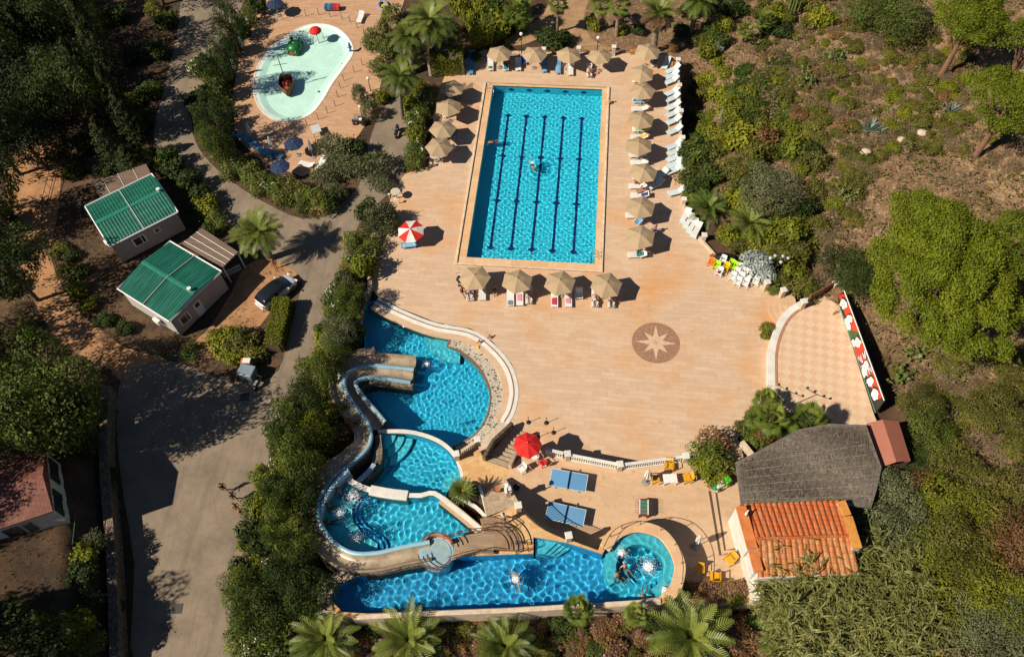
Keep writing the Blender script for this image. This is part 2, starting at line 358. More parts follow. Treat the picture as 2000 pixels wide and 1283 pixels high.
TERR_RAW = [(1332, 60), (1335, 390), (1400, 470), (1520, 560), (1648, 560), (1690, 690), (1725, 800), (1790, 900), (1720, 1010), (1700, 1283)]
_tb = sorted([(P(x, y).y, P(x, y).x) for x, y in TERR_RAW]); _tby = [a for a, b in _tb]; _tbx = [b for a, b in _tb]
_wb = sorted([(P(x, y).y, P(x, y).x) for x, y in [(225, 740), (215, 900), (228, 1100), (228, 1400)]]); _wby = [a for a, b in _wb]; _wbx = [b for a, b in _wb]
Y_BANK = P(225, 740).y; Y_D0 = P(1334, 300).y; Y_D1 = P(1330, 112).y
def sstep(t): t = np.clip(t, 0, 1); return t * t * (3 - 2 * t)
def terr(x, y):
    x = np.asarray(x, float); y = np.asarray(y, float)
    xb = np.interp(y, _tby, _tbx)
    d = np.maximum(0, x - xb - .6)
    hill = .20 * d + sstep(d / 5) * (.35 * np.sin(.5 * x + .31 * y) + .3 * np.sin(.23 * x - .47 * y + 1) + .12 * np.sin(1.3 * x + .9 * y))
    xw = np.interp(y, _wby, _wbx)
    db = xw - x; bank = (1.5 * sstep(db / 1.0) + 2.0 * sstep((db - .6) / 2.2) + np.minimum(3, .22 * np.maximum(0, db - 4))) * sstep((Y_BANK - y) / 6)
    south = 1.2 * sstep((-31.5 - y) / 1.5) * sstep((x + 15) / 3) * sstep((22 - x) / 3)
    d0 = x - xb; ditch = -3.4 * sstep((d0 + .1) / .8) * sstep((5.5 - d0) / 3.0) * sstep((y - Y_D0) / 3) * sstep((Y_D1 - y) / 2)
    ridge = .45 * np.clip(-79 - x, 0, 20) * sstep((y + 16) / 8)  # unseen rise, added to lift the shade trees west of the view
    return -.05 + hill + bank + south + ditch + ridge
def G(px, py, h=0.0):
    z = 0.0
    for _ in range(8):
        p = P(px, py, z + h); z = float(terr(p.x, p.y))
    return Vector((p.x, p.y, z))
SINK = [[(-7.1, -.9), (6.9, -.9), (6.9, 25.3), (-7.1, 25.3)], offset(ccw(LAGOON), -.8), offset(ccw(PP(KIDS)), -.1)]

# ================================================================ terrain, roads, paths
def build_terrain():
    xs = np.concatenate([np.arange(-130, -50, 4), np.arange(-50, 62, .7), np.arange(62, 130, 4)])
    ys = np.concatenate([np.arange(-110, -42, 4), np.arange(-42, 56, .7), np.arange(56, 160, 4)])
    X, Y = np.meshgrid(xs, ys); Z = terr(X, Y)
    for poly in SINK: Z = np.where(inside(X, Y, poly), -4.0, Z)
    nx = len(xs); ny = len(ys)
    V = np.stack([X, Y, Z], -1).reshape(-1, 3)
    i = np.arange((ny - 1) * (nx - 1)); a = (i // (nx - 1)) * nx + i % (nx - 1)
    F = np.stack([a, a + 1, a + nx + 1, a + nx], 1)
    me = bpy.data.meshes.new('ground'); me.from_pydata(V.tolist(), [], F.tolist())
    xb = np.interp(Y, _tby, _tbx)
    dry = np.maximum(.9 * sstep((X - xb - .5) / 4), .14 * sstep((-12 - X) / 4) * sstep((14 - Y) / 6) * sstep((Y + 26) / 6))  # low on the left so the shade-darkened earth shows there
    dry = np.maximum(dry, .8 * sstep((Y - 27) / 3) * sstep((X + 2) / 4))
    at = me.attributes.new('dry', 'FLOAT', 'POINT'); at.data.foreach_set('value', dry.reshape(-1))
    me.polygons.foreach_set('use_smooth', [True] * len(me.polygons))
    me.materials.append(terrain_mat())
    o = bpy.data.objects.new('ground', me); COL.objects.link(o); o['kind'] = 'structure'
build_terrain()
def sheet(name, poly, z, mat, holes=()):
    return MB().sheet(poly, z, 0, holes).build(name, mat, kind='structure')
sheet('road', PP(smooth(ROAD, 3, True)), -.03, m_asphalt)
sheet('dirt_path', PP(smooth(DIRT, 3, True)), -.036, m_dirt)
sheet('parking_ground', PP(smooth(PARKING, 3, True)), -.026, m_dirt)
sheet('garden_path', PP(smooth(GPATH, 3, True)), -.03, m_gardenpath)

# plaza round the main pool
POOL = [(-6.25, 0), (6.25, 0), (6.25, 25), (-6.25, 25)]
lag_cut = ccw(LAGOON)
MB().sheet(PLAZA, 0, 0, [[(-7.25, -1.02), (7.05, -1.02), (7.05, 25.45), (-7.25, 25.45)]]).build('plaza_pavement', m_plaza, kind='structure')
sheet('kids_deck', PP(KIDS_DECK), 0.0, m_kids, [offset(ccw(PP(KIDS)), -.0)])

# ================================================================ water
def glass(name, tint, rough=0.0):
    m = bpy.data.materials.new(name); m.use_nodes = True; nt = m.node_tree; nt.nodes.clear()
    o = nt.nodes.new('ShaderNodeOutputMaterial'); g = nt.nodes.new('ShaderNodeBsdfGlass')
    g.inputs['IOR'].default_value = 1.33; g.inputs['Roughness'].default_value = rough; g.inputs['Color'].default_value = c4(tint)
    nt.links.new(g.outputs[0], o.inputs[0]); return m
m_water = glass('pool_water', (.80, .97, 1.0))
m_shallow = bpy.data.materials.new('shallow_water'); m_shallow.use_nodes = True; nt = m_shallow.node_tree; nt.nodes.clear()
_o = nt.nodes.new('ShaderNodeOutputMaterial'); _t = nt.nodes.new('ShaderNodeBsdfTransparent'); _t.inputs['Color'].default_value = (.82, .98, .95, 1); _g = nt.nodes.new('ShaderNodeBsdfGlossy'); _g.inputs['Roughness'].default_value = .03
_x = nt.nodes.new('ShaderNodeMixShader'); _x.inputs[0].default_value = .05; nt.links.new(_t.outputs[0], _x.inputs[1]); nt.links.new(_g.outputs[0], _x.inputs[2]); nt.links.new(_x.outputs[0], _o.inputs[0])
def water(poly, z, res, lam, amp, seed, mat=m_water, grow=.18, centres=()):
    poly = offset(ccw(poly), -grow)
    a = np.array([p[:2] for p in poly]); x0, y0 = a.min(0); x1, y1 = a.max(0)
    xs = np.arange(x0, x1 + res, res); ys = np.arange(y0, y1 + res, res)
    X, Y = np.meshgrid(xs, ys); rng = np.random.default_rng(seed); Z = np.zeros_like(X)
    for _ in range(30):
        l = rng.uniform(*lam); th = rng.uniform(0, 6.28); k = 6.283 / l
        Z += amp * l * np.cos(k * (X * math.cos(th) + Y * math.sin(th)) + rng.uniform(0, 6.28))
    for cx, cy, ca, cl, cr in centres:      # rings spreading from bubbling jets and swimmers
        r = np.hypot(X - cx, Y - cy); Z += ca * np.exp(-r / cr) * np.cos(6.283 * r / cl)
    nx, ny = len(xs), len(ys)
    ok = inside((X[:-1, :-1] + X[1:, 1:]) / 2, (Y[:-1, :-1] + Y[1:, 1:]) / 2, poly)
    j, i = np.nonzero(ok); q = j * nx + i; F = np.stack([q, q + 1, q + nx + 1, q + nx], 1)
    us, inv = np.unique(F, return_inverse=True); F = inv.reshape(-1, 4)
    V = np.stack([X.ravel(), Y.ravel(), Z.ravel() + z], -1)[us]
    me = bpy.data.meshes.new('water'); me.from_pydata(V.tolist(), [], F.tolist()); me.polygons.foreach_set('use_smooth', [True] * len(F))
    me.materials.append(mat); o = bpy.data.objects.new('water', me); COL.objects.link(o); o['kind'] = 'structure'
    o.cycles.is_caustics_caster = mat is not m_shallow
    return o
def tiles(name, c, var=.1, s=.5):
    m, nt, b = new_mat(name); v = coords(nt)
    n = noise(nt, v, s, 4)
    col = ramp(nt, n, [(.3, tuple(q * (1 - var) for q in c)), (.7, tuple(q * (1 + var) for q in c))])
    br = nt.nodes.new('ShaderNodeTexBrick'); nt.links.new(v, br.inputs['Vector']); br.offset = 0
    br.inputs['Color1'].default_value = (1, 1, 1, 1); br.inputs['Color2'].default_value = (.93, .93, .93, 1); br.inputs['Mortar'].default_value = (.75, .8, .8, 1)
    br.inputs['Scale'].default_value = 1; br.inputs['Brick Width'].default_value = .25; br.inputs['Row Height'].default_value = .25; br.inputs['Mortar Size'].default_value = .006
    col = mix(nt, 1.0, col, br.outputs['Color'], 'MULTIPLY')
    nt.links.new(col, b.inputs['Base Color']); b.inputs['Roughness'].default_value = .5
    return m
m_tile = tiles('cyan_pool_tile', (.07, .74, .92), .06)
m_tile2 = tiles('blue_pool_tile', (.04, .48, .86), .08)
m_tile3 = tiles('bright_pool_tile', (.06, .66, .92), .08)
m_kidtile = tiles('pale_pool_paint', (.84, .90, .84), .06)
m_navy = M('navy_tile', (.006, .022, .14), .5, .1)
m_step = tiles('pale_step_tile', (.14, .74, .86), .08)
def caustic(o): o.cycles.is_caustics_receiver = True; return o
def basin(parent, poly, z0, z1, mat, name='basin'):
    b = MB(); poly = ccw(poly); n = len(poly)
    b.add([(p[0], p[1], z0) for p in poly] + [(p[0], p[1], z1) for p in poly], [(i, n + i, n + (i + 1) % n, (i + 1) % n) for i in range(n)])
    b.sheet(poly, z0)
    return caustic(b.build(name, mat, parent))

# ---- main pool
mp = thing('swimming_pool', 'long rectangular lap pool with five dark blue lane lines in the middle of the plaza', 'swimming pool')
basin(mp, POOL, -1.55, .0, m_tile)
b = MB()
b.sheet([(-7.05, -.80), (6.85, -.80), (6.85, 25.35), (-7.05, 25.35)], .03, 0, [POOL])
for p, q in (((-6.25, 0), (6.25, 0)), ((6.25, 0), (6.25, 25)), ((6.25, 25), (-6.25, 25)), ((-6.25, 25), (-6.25, 0))):
    b.add([(*p, -.12), (*q, -.12), (*q, .03), (*p, .03)], [(3, 2, 1, 0)])
b.build('coping', m_coping, mp)
b = MB(); ring = [(-7.17, -.92), (6.97, -.92), (6.97, 25.38), (-7.17, 25.38)]
b.wall([(-7.17, 25.35), (-7.17, -.92), (6.97, -.92), (6.97, 25.35)], .24, -.05, .16)
b.build('kerb', M('kerb_stone', (.66, .52, .36), .8, .25, 2.0, bump=.3), mp, bevel=.03)
def lane_x(k): return -6.25 + 12.5 * (k + 1) / 6
for k in range(5):
    x = lane_x(k); b = MB(); z = -1.54
    b.add([(x - .13, 2.2, z), (x + .13, 2.2, z), (x + .13, 21.2, z), (x - .13, 21.2, z)], [(0, 1, 2, 3)])
    for y in (2.2, 8.5, 14.9, 21.2):
        b.add([(x - .42, y, z + .004), (x, y - .34, z + .004), (x + .42, y, z + .004), (x, y + .34, z + .004)], [(0, 1, 2, 3)])
    caustic(b.build('lane_line', m_navy, mp))
    b = MB(); b.add([(x - .42, 24.985, -.75), (x, 24.985, -1.15), (x + .42, 24.985, -.75), (x, 24.985, -.35)], [(0, 1, 2, 3)])
    caustic(b.build('wall_marker', m_navy, mp))
water(POOL, -.10, .075, (.26, .66), .0024, 1, centres=[(*P(1040, 322).to_2d(), .03, .7, 1.1), (*P(962, 275).to_2d(), .02, .6, .8)])

# ---- lagoon with its pebble beach
m_tile4 = tiles('lagoon_tile', (.05, .63, .93), .08)
lg = thing('swimming_pool', 'round bright lagoon pool with a pebble beach at the foot of the plaza', 'swimming pool')
basin(lg, offset(ccw(LAGOON), -.02), -1.5, .0, m_tile4)
bi = PP(smooth(BEACH_IN[1:], 5), -.18); bo = PP(smooth(BEACH_OUT, 5), -.05)
beach = [Vector(BEACH_OUT and P(886, 645, -.18).to_2d())] + [Vector(p) for p in bo[1:]] + [Vector(p) for p in bi[::-1]]
caustic(MB().prism(beach, -1.45, -.16, 0).build('pebble_beach', m_pebble, lg))
rng = random.Random(4); b = MB()
bx = [p[0] for p in beach]; by = [p[1] for p in beach]
for _ in range(2600):
    x = rng.uniform(min(bx), max(bx)); y = rng.uniform(min(by), max(by))
    if rng.random() < .18 and bool(inside(np.array([x]), np.array([y]), beach)[0]):
        b.ball((x, y, -.155), (rng.uniform(.05, .13), rng.uniform(.05, .11), .03), n=7, k=3)
o = b.build('dark_pebbles', m_pebdark, lg); o['kind'] = 'stuff'
m_brick = M('brown_brick_edge', (.24, .12, .075), .8, .25, 6)
MB().wall([tuple(P(886, 645, -.1).to_2d())] + bi, .12, -.4, -.11).build('brick_edge', m_brick, lg)
lip = PP(smooth([(738, 584), (782, 607), (848, 633), (918, 647), (958, 671), (995, 713), (1009, 760), (1003, 801), (990, 826)], 5), 0)
MB().wall(offset(lip, .0, False), .34, -1.4, .035).build('coping', m_white, lg)
MB().wall(offset(lip, -.92, False), .62, -1.2, -.003).build('plaza_edge', m_plaza, lg)
MB().prism(PP([(986, 822), (1012, 826), (1004, 838), (966, 872), (930, 874), (943, 855)], 0), -1.4, .012).build('beach_edge', m_cream, lg)
MB().wall(offset(lip, -.23, False), .12, -.3, .028).build('brick_edge', m_brick, lg)
MB().wall(offset(lip, -.46, False), .34, -.3, .05).build('coping', m_white, lg)
b = MB()                                     # submerged curved entry steps beside the beach
for k, r in enumerate((1.7, 2.6, 3.5)):
    c = P(900, 640, -.2); pts = [(c.x + r * math.cos(a), c.y + r * math.sin(a)) for a in np.linspace(R(165), R(275), 14)] + [(c.x, c.y)]
    b.prism(pts, -1.48, -.32 - .28 * k)
caustic(b.build('entry_steps', m_step, lg))
water(LAGOON, -.22, .075, (.26, .66), .0027, 2, centres=[(*P(835, 712, -.2).to_2d(), .05, .8, 1.0)])

# ---- middle cascade pool
Z2, Z3, Z4 = 1.35, 2.85, 3.38
p2 = thing('swimming_pool', 'middle cascade pool between the round lagoon and the bubbling upper pool', 'swimming pool')
w2 = PP(smooth(POOL2, 4, True), Z2)
basin(p2, w2, .1, Z2 - .02, m_tile3)
rim = PP(smooth([(738, 842), (800, 843), (853, 859), (886, 886), (901, 920), (905, 950), (900, 975)], 5), Z2 + .1)
MB().wall(rim, .34, -1.4, Z2 + .09).build('rim', m_white, p2)
b = MB()
for k, r in enumerate((1.5, 2.2, 2.9)):
    c = P(738, 846, Z2); pts = [(c.x + r * math.cos(a), c.y + r * math.sin(a)) for a in np.linspace(R(-95), R(0), 12)] + [(c.x, c.y)]
    b.prism(pts, .12, Z2 - .2 - .28 * k)
caustic(b.build('entry_steps', m_step, p2))
b = MB()
for k, r in enumerate((.7, 1.3, 1.9)):
    c = P(908, 950, Z2); pts = [(c.x + r * math.cos(a), c.y + r * math.sin(a)) for a in np.linspace(R(100), R(205), 12)] + [(c.x, c.y)]
    b.prism(pts, .12, Z2 - .2 - .28 * k)
caustic(b.build('entry_steps', m_step, p2))
water(w2, Z2, .07, (.25, .62), .0028, 3)

# ---- upper bubbling pool
p3 = thing('swimming_pool', 'upper pool with a bubbling shelf where bathers sit, enclosed by the curving slide', 'swimming pool')
w3 = PP(smooth(POOL3, 4, True), Z3)
basin(p3, w3, Z3 - 1.25, Z3 + .02, m_tile3)
shelf = PP([(676, 938), (645, 968), (628, 1000), (627, 1040), (645, 1068), (690, 1086), (738, 1086), (738, 1062), (712, 1045), (690, 1020), (688, 990), (705, 970), (735, 962)], Z3 - .5)
caustic(MB().prism(offset(ccw(shelf), -.0), Z3 - 1.24, Z3 - .5).build('shelf', m_step, p3))
b = MB()
for k, d in enumerate((.0, .35)):
    pts = [Vector(p) for p in smooth([tuple(p) for p in PP([(738, 1086), (738, 1062), (712, 1045), (690, 1020), (688, 990), (705, 970), (735, 962)], Z3 - .5)], 4)]
    b.wall(offset(pts, -.18 - d * .9, False), .34, Z3 - 1.24, Z3 - .75 - .22 * k)
caustic(b.build('inner_step', m_tile2, p3))
r3 = PP([(668, 926), (690, 942), (715, 953), (735, 958)], Z3 + .2)
MB().wall(smooth(r3, 4), .42, -1.2, Z3 + .12).build('rim', m_white, p3)
sp = smooth(PP([(722, 955), (760, 962), (796, 966)], Z3 + .3), 4)
MB().wall(sp, .8, -.2, Z3 + .24).build('spillway', m_white, p3, bevel=.05)
r3b = PP([(796, 966), (822, 966), (848, 962), (880, 985), (915, 1013), (946, 1040)], Z3 + .2)
MB().wall(smooth(r3b, 3), .36, -.2, Z3 + .12).build('rim', m_white, p3)
water(w3, Z3, .075, (.27, .72), .0030, 5, centres=[(*P(690, 965, Z3).to_2d(), .05, .6, 1.2), (*P(665, 1005, Z3).to_2d(), .05, .5, 1.0), (*P(690, 1055, Z3).to_2d(), .05, .5, 1.0)])

# ---- top pool with the whirlpool bay, on its raised deck
p4 = thing('swimming_pool', 'long deep blue pool with a round whirlpool bay along the bottom wall', 'swimming pool')
w4 = PP(POOL4, Z4)
basin(p4, w4, Z4 - 1.5, Z4 + .10, m_tile2)
deck4 = [(946, 1047), (938, 1030), (950, 1012), (1012, 984)] + smooth(FENCE4, 4)[1:] + [(1164, 1073)] + smooth(JAC_OUT, 4) + [(1290, 1180), (1000, 1196), (850, 1202), (700, 1210), (640, 1192), (634, 1160), (650, 1133), (690, 1116), (735, 1109), (830, 1089), (900, 1076)]
d4 = PP(deck4, 3.5)
b = MB(); b.sheet(d4, 3.5, 0, [offset(ccw(w4), -.02)]); dd = ccw(d4); n = len(dd)
b.add([(p.x, p.y, -.3) for p in dd] + [(p.x, p.y, 3.5) for p in dd], [(i, (i + 1) % n, n + (i + 1) % n, n + i) for i in range(n)], 1)
o = b.build('upper_deck', [m_orange, m_cream], kind='structure')
jr = PP(smooth([(1181, 1070), (1196, 1049), (1218, 1034), (1250, 1028), (1290, 1040), (1314, 1067), (1327, 1098), (1327, 1120), (1319, 1148), (1300, 1170)], 4), 3.52)
MB().wall(jr, .85, 3.2, 3.56).build('whirlpool_coping', m_coping, p4, bevel=.05)
jc = P(1250, 1105, Z4)
caustic(MB().lathe([(2.7, 0), (2.7, .01)], (jc.x, jc.y, Z4 - 1.47), 30).build('whirlpool_floor', m_tile3, p4))
b = MB(); pts = [(jc.x + 2.15 * math.cos(a), jc.y + 2.15 * math.sin(a)) for a in np.linspace(R(-60), R(215), 30)]
b.wall(pts, .9, Z4 - 1.49, Z4 - .45); caustic(b.build('bench_step', m_step, p4))
b = MB()
for k in range(4):
    pts = [P(1044, 1050 + 0, Z4).to_2d() + Vector((.05, -.05)), P(1090 + 12 * k, 1056, Z4).to_2d(), P(1064 + 9 * k, 1080, Z4).to_2d(), P(1044, 1080, Z4).to_2d() + Vector((.05, 0))]
    b.prism(pts, Z4 - 1.48, Z4 - .25 - .26 * k)
caustic(b.build('entry_steps', m_step, p4))
south = PP([(690, 1206), (850, 1198), (1000, 1192), (1160, 1182), (1290, 1174)], 3.5)
MB().wall(south, .32, -.2, 3.62).build('rim', m_cream, p4)
jets = [(1266, 1104), (1214, 1078)]
water(w4, Z4, .08, (.30, .85), .0029, 7, centres=[(*P(x, y, Z4).to_2d(), .022, .5, .8) for x, y in jets] + [(*P(1007, 1131, Z4).to_2d(), .05, .7, .9)])

# ---- kids pool
kp = thing('swimming_pool', 'pale kidney shaped wading pool with play figures on the upper left deck', 'swimming pool')
kk = ccw(PP(KIDS)); k1 = offset(kk, .55); k2 = offset(kk, 1.2); n = len(kk)
b = MB(); vs = [(p.x, p.y, .03) for p in kk] + [(p.x, p.y, -.10) for p in k1] + [(p.x, p.y, -.28) for p in k2]
b.add(vs, [(i + l * n, (i + 1) % n + l * n, (i + 1) % n + (l + 1) * n, i + (l + 1) * n) for l in (0, 1) for i in range(n)])
b.sheet(k2, -.28); b.build('basin', [m_kidtile], kp)
MB().wall(offset(kk, -.02), .14, -.2, .045, True).build('coping', m_white, kp)
b = MB(); rr = random.Random(3)
for x, y in [(572, 60), (663, 72), (508, 124), (668, 124), (548, 145), (602, 142), (507, 190), (622, 178), (563, 231)]:
    c = P(x, y, -.05); b.lathe([(.13, 0), (.12, .09)], (c.x, c.y, -.2), 10)
b.build('drain_cover', M('drain_grey', (.12, .12, .12)), kp)
water(kk, -.08, .12, (.4, 1.0), .0022, 9, m_shallow, grow=-.4)

# ---- terrace
TERR = [(1380, 888), (1345, 893), (1330, 898), (1215, 914), (1110, 891), (1060, 874), (1044, 860), (1020, 888), (996, 916), (946, 899), (931, 868), (888, 888), (902, 915), (908, 950), (925, 965), (930, 1005), (1000, 1060), (1165, 1085), (1330, 1185), (1485, 1180), (1485, 1100), (1460, 1000), (1450, 900), (1420, 872)]
t5 = PP(TERR, 1.5)
b = MB(); b.prism(t5, -.2, 1.5, 0, 1); b.build('terrace', [m_terrace, m_cream], kind='structure')
md = PP([(996, 916), (946, 899), (933, 870), (890, 890), (903, 915), (909, 950), (940, 946), (985, 936)], 1.504)
sheet('worn_terrace', md, 1.504, m_orange)
# ---- stage
STAGE = [(1522, 650), (1512, 690), (1511, 742), (1512, 800), (1560, 826), (1716, 830), (1708, 812), (1640, 600), (1628, 568), (1560, 596), (1535, 617)]
m_stage, nt, bs = new_mat('stage_tile')
v = coords(nt, (1, 1, 1), R(45) - CAM_YAW)
ck = nt.nodes.new('ShaderNodeTexChecker'); ck.inputs['Scale'].default_value = 1.55; nt.links.new(v, ck.inputs['Vector'])
ck.inputs['Color1'].default_value = (.66, .50, .34, 1); ck.inputs['Color2'].default_value = (.62, .38, .24, 1)
cc = mix(nt, ramp(nt, noise(nt, v, 1.2, 5), [(.35, .0), (.7, .8)]), ck.outputs[0], (.64, .45, .30))
nt.links.new(cc, bs.inputs['Base Color']); bs.inputs['Roughness'].default_value = .7
ss = PP(STAGE, .55)
MB().prism(ss, -.2, .55, 0, 1).build('stage_floor', [m_stage, m_white], kind='structure')
# ================================================================ water slides
m_slide = M('slide_bed', (.36, .28, .19), .35, .3, 1.6, coat=.3)
m_rim = M('slide_blue', (.26, .44, .54), .4, .15, 1.0, coat=.3)
def sweep(line, prof):
    """line: 3D points; prof: (side, up) offsets -> grid of points"""
    L = [Vector(p) for p in line]; out = []
    for i, p in enumerate(L):
        t = (L[min(i + 1, len(L) - 1)] - L[max(i - 1, 0)]); t.z = 0; t.normalize(); s = Vector((-t.y, t.x, 0))
        out.append([p + s * a + Vector((0, 0, h)) for a, h in prof])
    return out
def slide(name, label, pts, base, half=.5, outer=None):
    t = thing(name, label, 'water slide')
    line = smooth([tuple(P(x, y, z)) for x, y, z in pts], 7)
    a = [R(180 - 180 * k / 8) for k in range(9)]
    MB().grid(sweep(line, [(half * math.cos(q), .38 * (1 - math.sin(q))) for q in a]), flip=True).build('bed', m_slide, t, sm=True)
    for sgn in (-1, 1):
        e = .16 if outer and sgn > 0 else .28
        prof = [(half, .36), (half + .03, .42), (half + e, .45), (half + e + .04, .38), (half + e + .04, .1)]
        prof = [(sgn * p, q) for p, q in prof]
        MB().grid(sweep(line, prof), flip=sgn > 0).build('rim', outer if outer and sgn > 0 else m_rim, t, sm=True)
    b = MB(); pl = [(p[0], p[1]) for p in line]
    b.wall(pl, 2 * half + .5, base, [p[2] - .03 for p in line]); b.build('support_wall', m_darkstone, t)
    return t
slide('water_slide', 'long tan and blue slide that winds from the round tower down to the lagoon',
      [(842, 1078, 4.1), (790, 1088, 4.0), (735, 1100, 3.85), (680, 1098, 3.65), (635, 1068, 3.45), (607, 1020, 3.25), (610, 975, 3.05), (640, 928, 2.75), (680, 896, 2.4), (708, 868, 2.1), (706, 838, 1.85), (682, 806, 1.55), (662, 770, 1.2), (661, 738, .9), (680, 716, .65), (715, 706, .45), (765, 708, .25), (812, 712, .08)], -1.4, outer=M('worn_concrete', (.27, .20, .14), .8, .25, 2))
slide('water_slide', 'short inner slide that starts beside the middle pool and ends next to the long one',
      [(742, 836, 1.35), (722, 812, 1.2), (698, 784, .98), (682, 756, .75), (692, 738, .58), (722, 729, .4), (765, 732, .22), (806, 738, .06)], -1.4, .46)
# pale wall panel between slide and bubbling pool, stone wall beneath it
t = thing('retaining_wall', 'curved white wall between the slide and the bubbling upper pool', 'wall')
ln = smooth([tuple(P(x, y, 3.6)) for x, y in [(681, 918), (652, 946), (628, 985), (622, 1020), (632, 1052), (655, 1075), (692, 1090), (740, 1091)]], 4)
MB().wall([(p[0], p[1]) for p in ln], .26, -.2, [3.0 + .75 * min(1, max(0, (18 - i) / 16)) for i in range(len(ln))]).build('wall_panel', M('white_blue_wall', (.42, .62, .74), .5, .2, 1.0), t)
MB().wall(offset([(p[0], p[1]) for p in ln], .17, False), .1, -.2, 3.02).build('edge_tiles', m_cream, t)
t = thing('retaining_wall', 'brown rubble wall with a white cap along the west side of the middle pool', 'wall')
ln = smooth([tuple(P(x, y, 1.9)) for x, y in [(738, 850), (741, 885), (737, 905), (722, 925), (700, 946)]], 4)
MB().wall([(p[0], p[1]) for p in ln], .5, -.4, 1.95).build('wall_body', m_darkstone, t)
MB().wall(offset([(p[0], p[1]) for p in ln[9:]], -.1, False), .34, 1.9, 2.25).build('wall_cap', M('pale_blue_cap', (.50, .66, .74), .5), t)
t = thing('retaining_wall', 'rough stone wall that holds the two slide exits above the lagoon', 'wall')
ln = smooth([tuple(P(x, y, .3)) for x, y in [(806, 752), (770, 748), (735, 745), (708, 752), (700, 768)]], 4)
MB().wall([(p[0], p[1]) for p in ln], .5, -1.45, .28).build('wall_body', m_darkstone, t)
t = thing('retaining_wall', 'pink rendered wall end beside the upper slide above the lagoon', 'wall')
ln = PP([(648, 722), (672, 702), (700, 690), (732, 686)], .8)
MB().wall(ln, .7, -1.2, .95).build('wall_body', M('pink_render', (.52, .32, .22), .8, .15), t)
t = thing('retaining_wall', 'grey rubble stone wall round the west end of the long blue pool', 'wall')
ln = smooth([tuple(P(x, y, 3.6)) for x, y in [(690, 1117), (662, 1126), (643, 1145), (632, 1172), (640, 1196)]], 4)
MB().wall([(p[0], p[1]) for p in ln], .9, -.4, 3.6).build('wall_body', m_stone, t)
t = thing('retaining_wall', 'curved stone wall at the foot of the hedge west of the plaza', 'wall')
ln = smooth([tuple(P(x, y, .4)) for x, y in [(772, 412), (752, 440), (735, 468), (722, 500), (720, 535), (722, 560), (706, 600), (700, 640)]], 4)
MB().wall([(p[0], p[1]) for p in ln], .42, -.8, .5).build('wall_body', stone_mat('tan_rubble', (.38, .28, .18), (.54, .41, .28), 2.0), t)

# round slide tower with its bridge and fan of steps
t = thing('slide_tower', 'round platform at the head of the long slide ringed by orange and brown rails', 'slide tower')
c = P(853, 1080, 4.2)
MB().lathe([(1.15, -5.2), (1.15, 3.7 - 4.2), (1.25, -.08), (1.25, .0)], (c.x, c.y, 4.2), 24).build('column', m_rim, t)
MB().lathe([(1.05, 0), (1.05, .03)], (c.x, c.y, 4.21), 24).build('platform', M('grey_blue_floor', (.30, .42, .46), .5), t)
m_rail = M('brown_rail', (.16, .075, .045), .5, .2); m_rail2 = M('orange_panel', (.62, .22, .06), .5, .15)
for h in (.3, .6, .9):
    for a0, a1 in ((R(20), R(150)), (R(200), R(335))):
        MB().tube([(c.x + 1.3 * math.cos(a), c.y + 1.3 * math.sin(a), 4.2 + h) for a in np.linspace(a0, a1, 12)], .035).build('rail', m_rail, t)
for a0, a1 in ((R(35), R(140)),):
    MB().wall([(c.x + 1.22 * math.cos(a), c.y + 1.22 * math.sin(a)) for a in np.linspace(a0, a1, 10)], .06, 4.2, 4.75).build('panel', m_rail2, t)
t = thing('footbridge', 'ribbed wooden footbridge from the deck to the round slide tower', 'footbridge')
ln = smooth([tuple(P(x, y, z)) for x, y, z in [(872, 1076, 4.2), (905, 1066, 4.15), (935, 1060, 4.0), (965, 1062, 3.9)]], 5)
MB().grid(sweep(ln, [(-.75, -.12), (-.75, 0), (.75, 0), (.75, -.12)])).build('walkway', paving('ribbed_board', (.36, .25, .16), (.42, .30, .2), (.12, .08, .05), 9, .16, (.3, .2, .12)), t)
for s in (-.78, .78):
    for h in (.45, .95):
        MB().tube([q[0] for q in sweep(ln, [(s, h)])], .035).build('handrail', m_rail, t)
t = thing('fan_steps', 'fan of curved brown steps between the footbridge and the deck', 'steps')
c = P(955, 1075, 3.5)
for k, r in enumerate((2.5, 2.15, 1.8, 1.45)):
    pts = [(c.x + r * math.cos(a), c.y + r * math.sin(a)) for a in np.linspace(R(3), R(112), 16)] + [(c.x, c.y)]
    MB().prism(pts, 3.4, 3.5 + .1 * (k + 1)).build('step', M('brown_step', (.30, .19, .11), .7, .2) if k == 0 else bpy.data.materials['brown_step'], t)
for k, r in enumerate((2.3, 1.7)):
    MB().tube([(c.x + r * math.cos(a), c.y + r * math.sin(a), 4.35 + .1 * k) for a in np.linspace(R(6), R(108), 12)], .04).build('handrail', m_rail, t)
def guard(pts, z, h, label, m, name='guard_rail', n_rails=2, posts=3, r=.025):
    t = thing(name, label, 'railing'); L = [P(x, y, z) for x, y in pts]
    for k in range(n_rails): MB().tube([p + Vector((0, 0, h * (k + 1) / n_rails)) for p in L], r).build('rail', m, t)
    for i in range(posts):
        f = i / (posts - 1) * (len(L) - 1); j = min(int(f), len(L) - 2); p = L[j].lerp(L[j + 1], f - j)
        MB().tube([p, p + Vector((0, 0, h))], r * 1.2).build('post', m, t)
    return t
m_iron = M('dark_iron', (.03, .028, .027), .5, .2, metal=.3)
m_steel = M('steel_tube', (.55, .55, .55), .25, .05, metal=.9)
guard([(1008, 1064), (1030, 1064), (1032, 1076), (1008, 1082)], 3.5, .9, 'dark frame rail at the edge of the deck beside the fan steps', m_iron, posts=4)
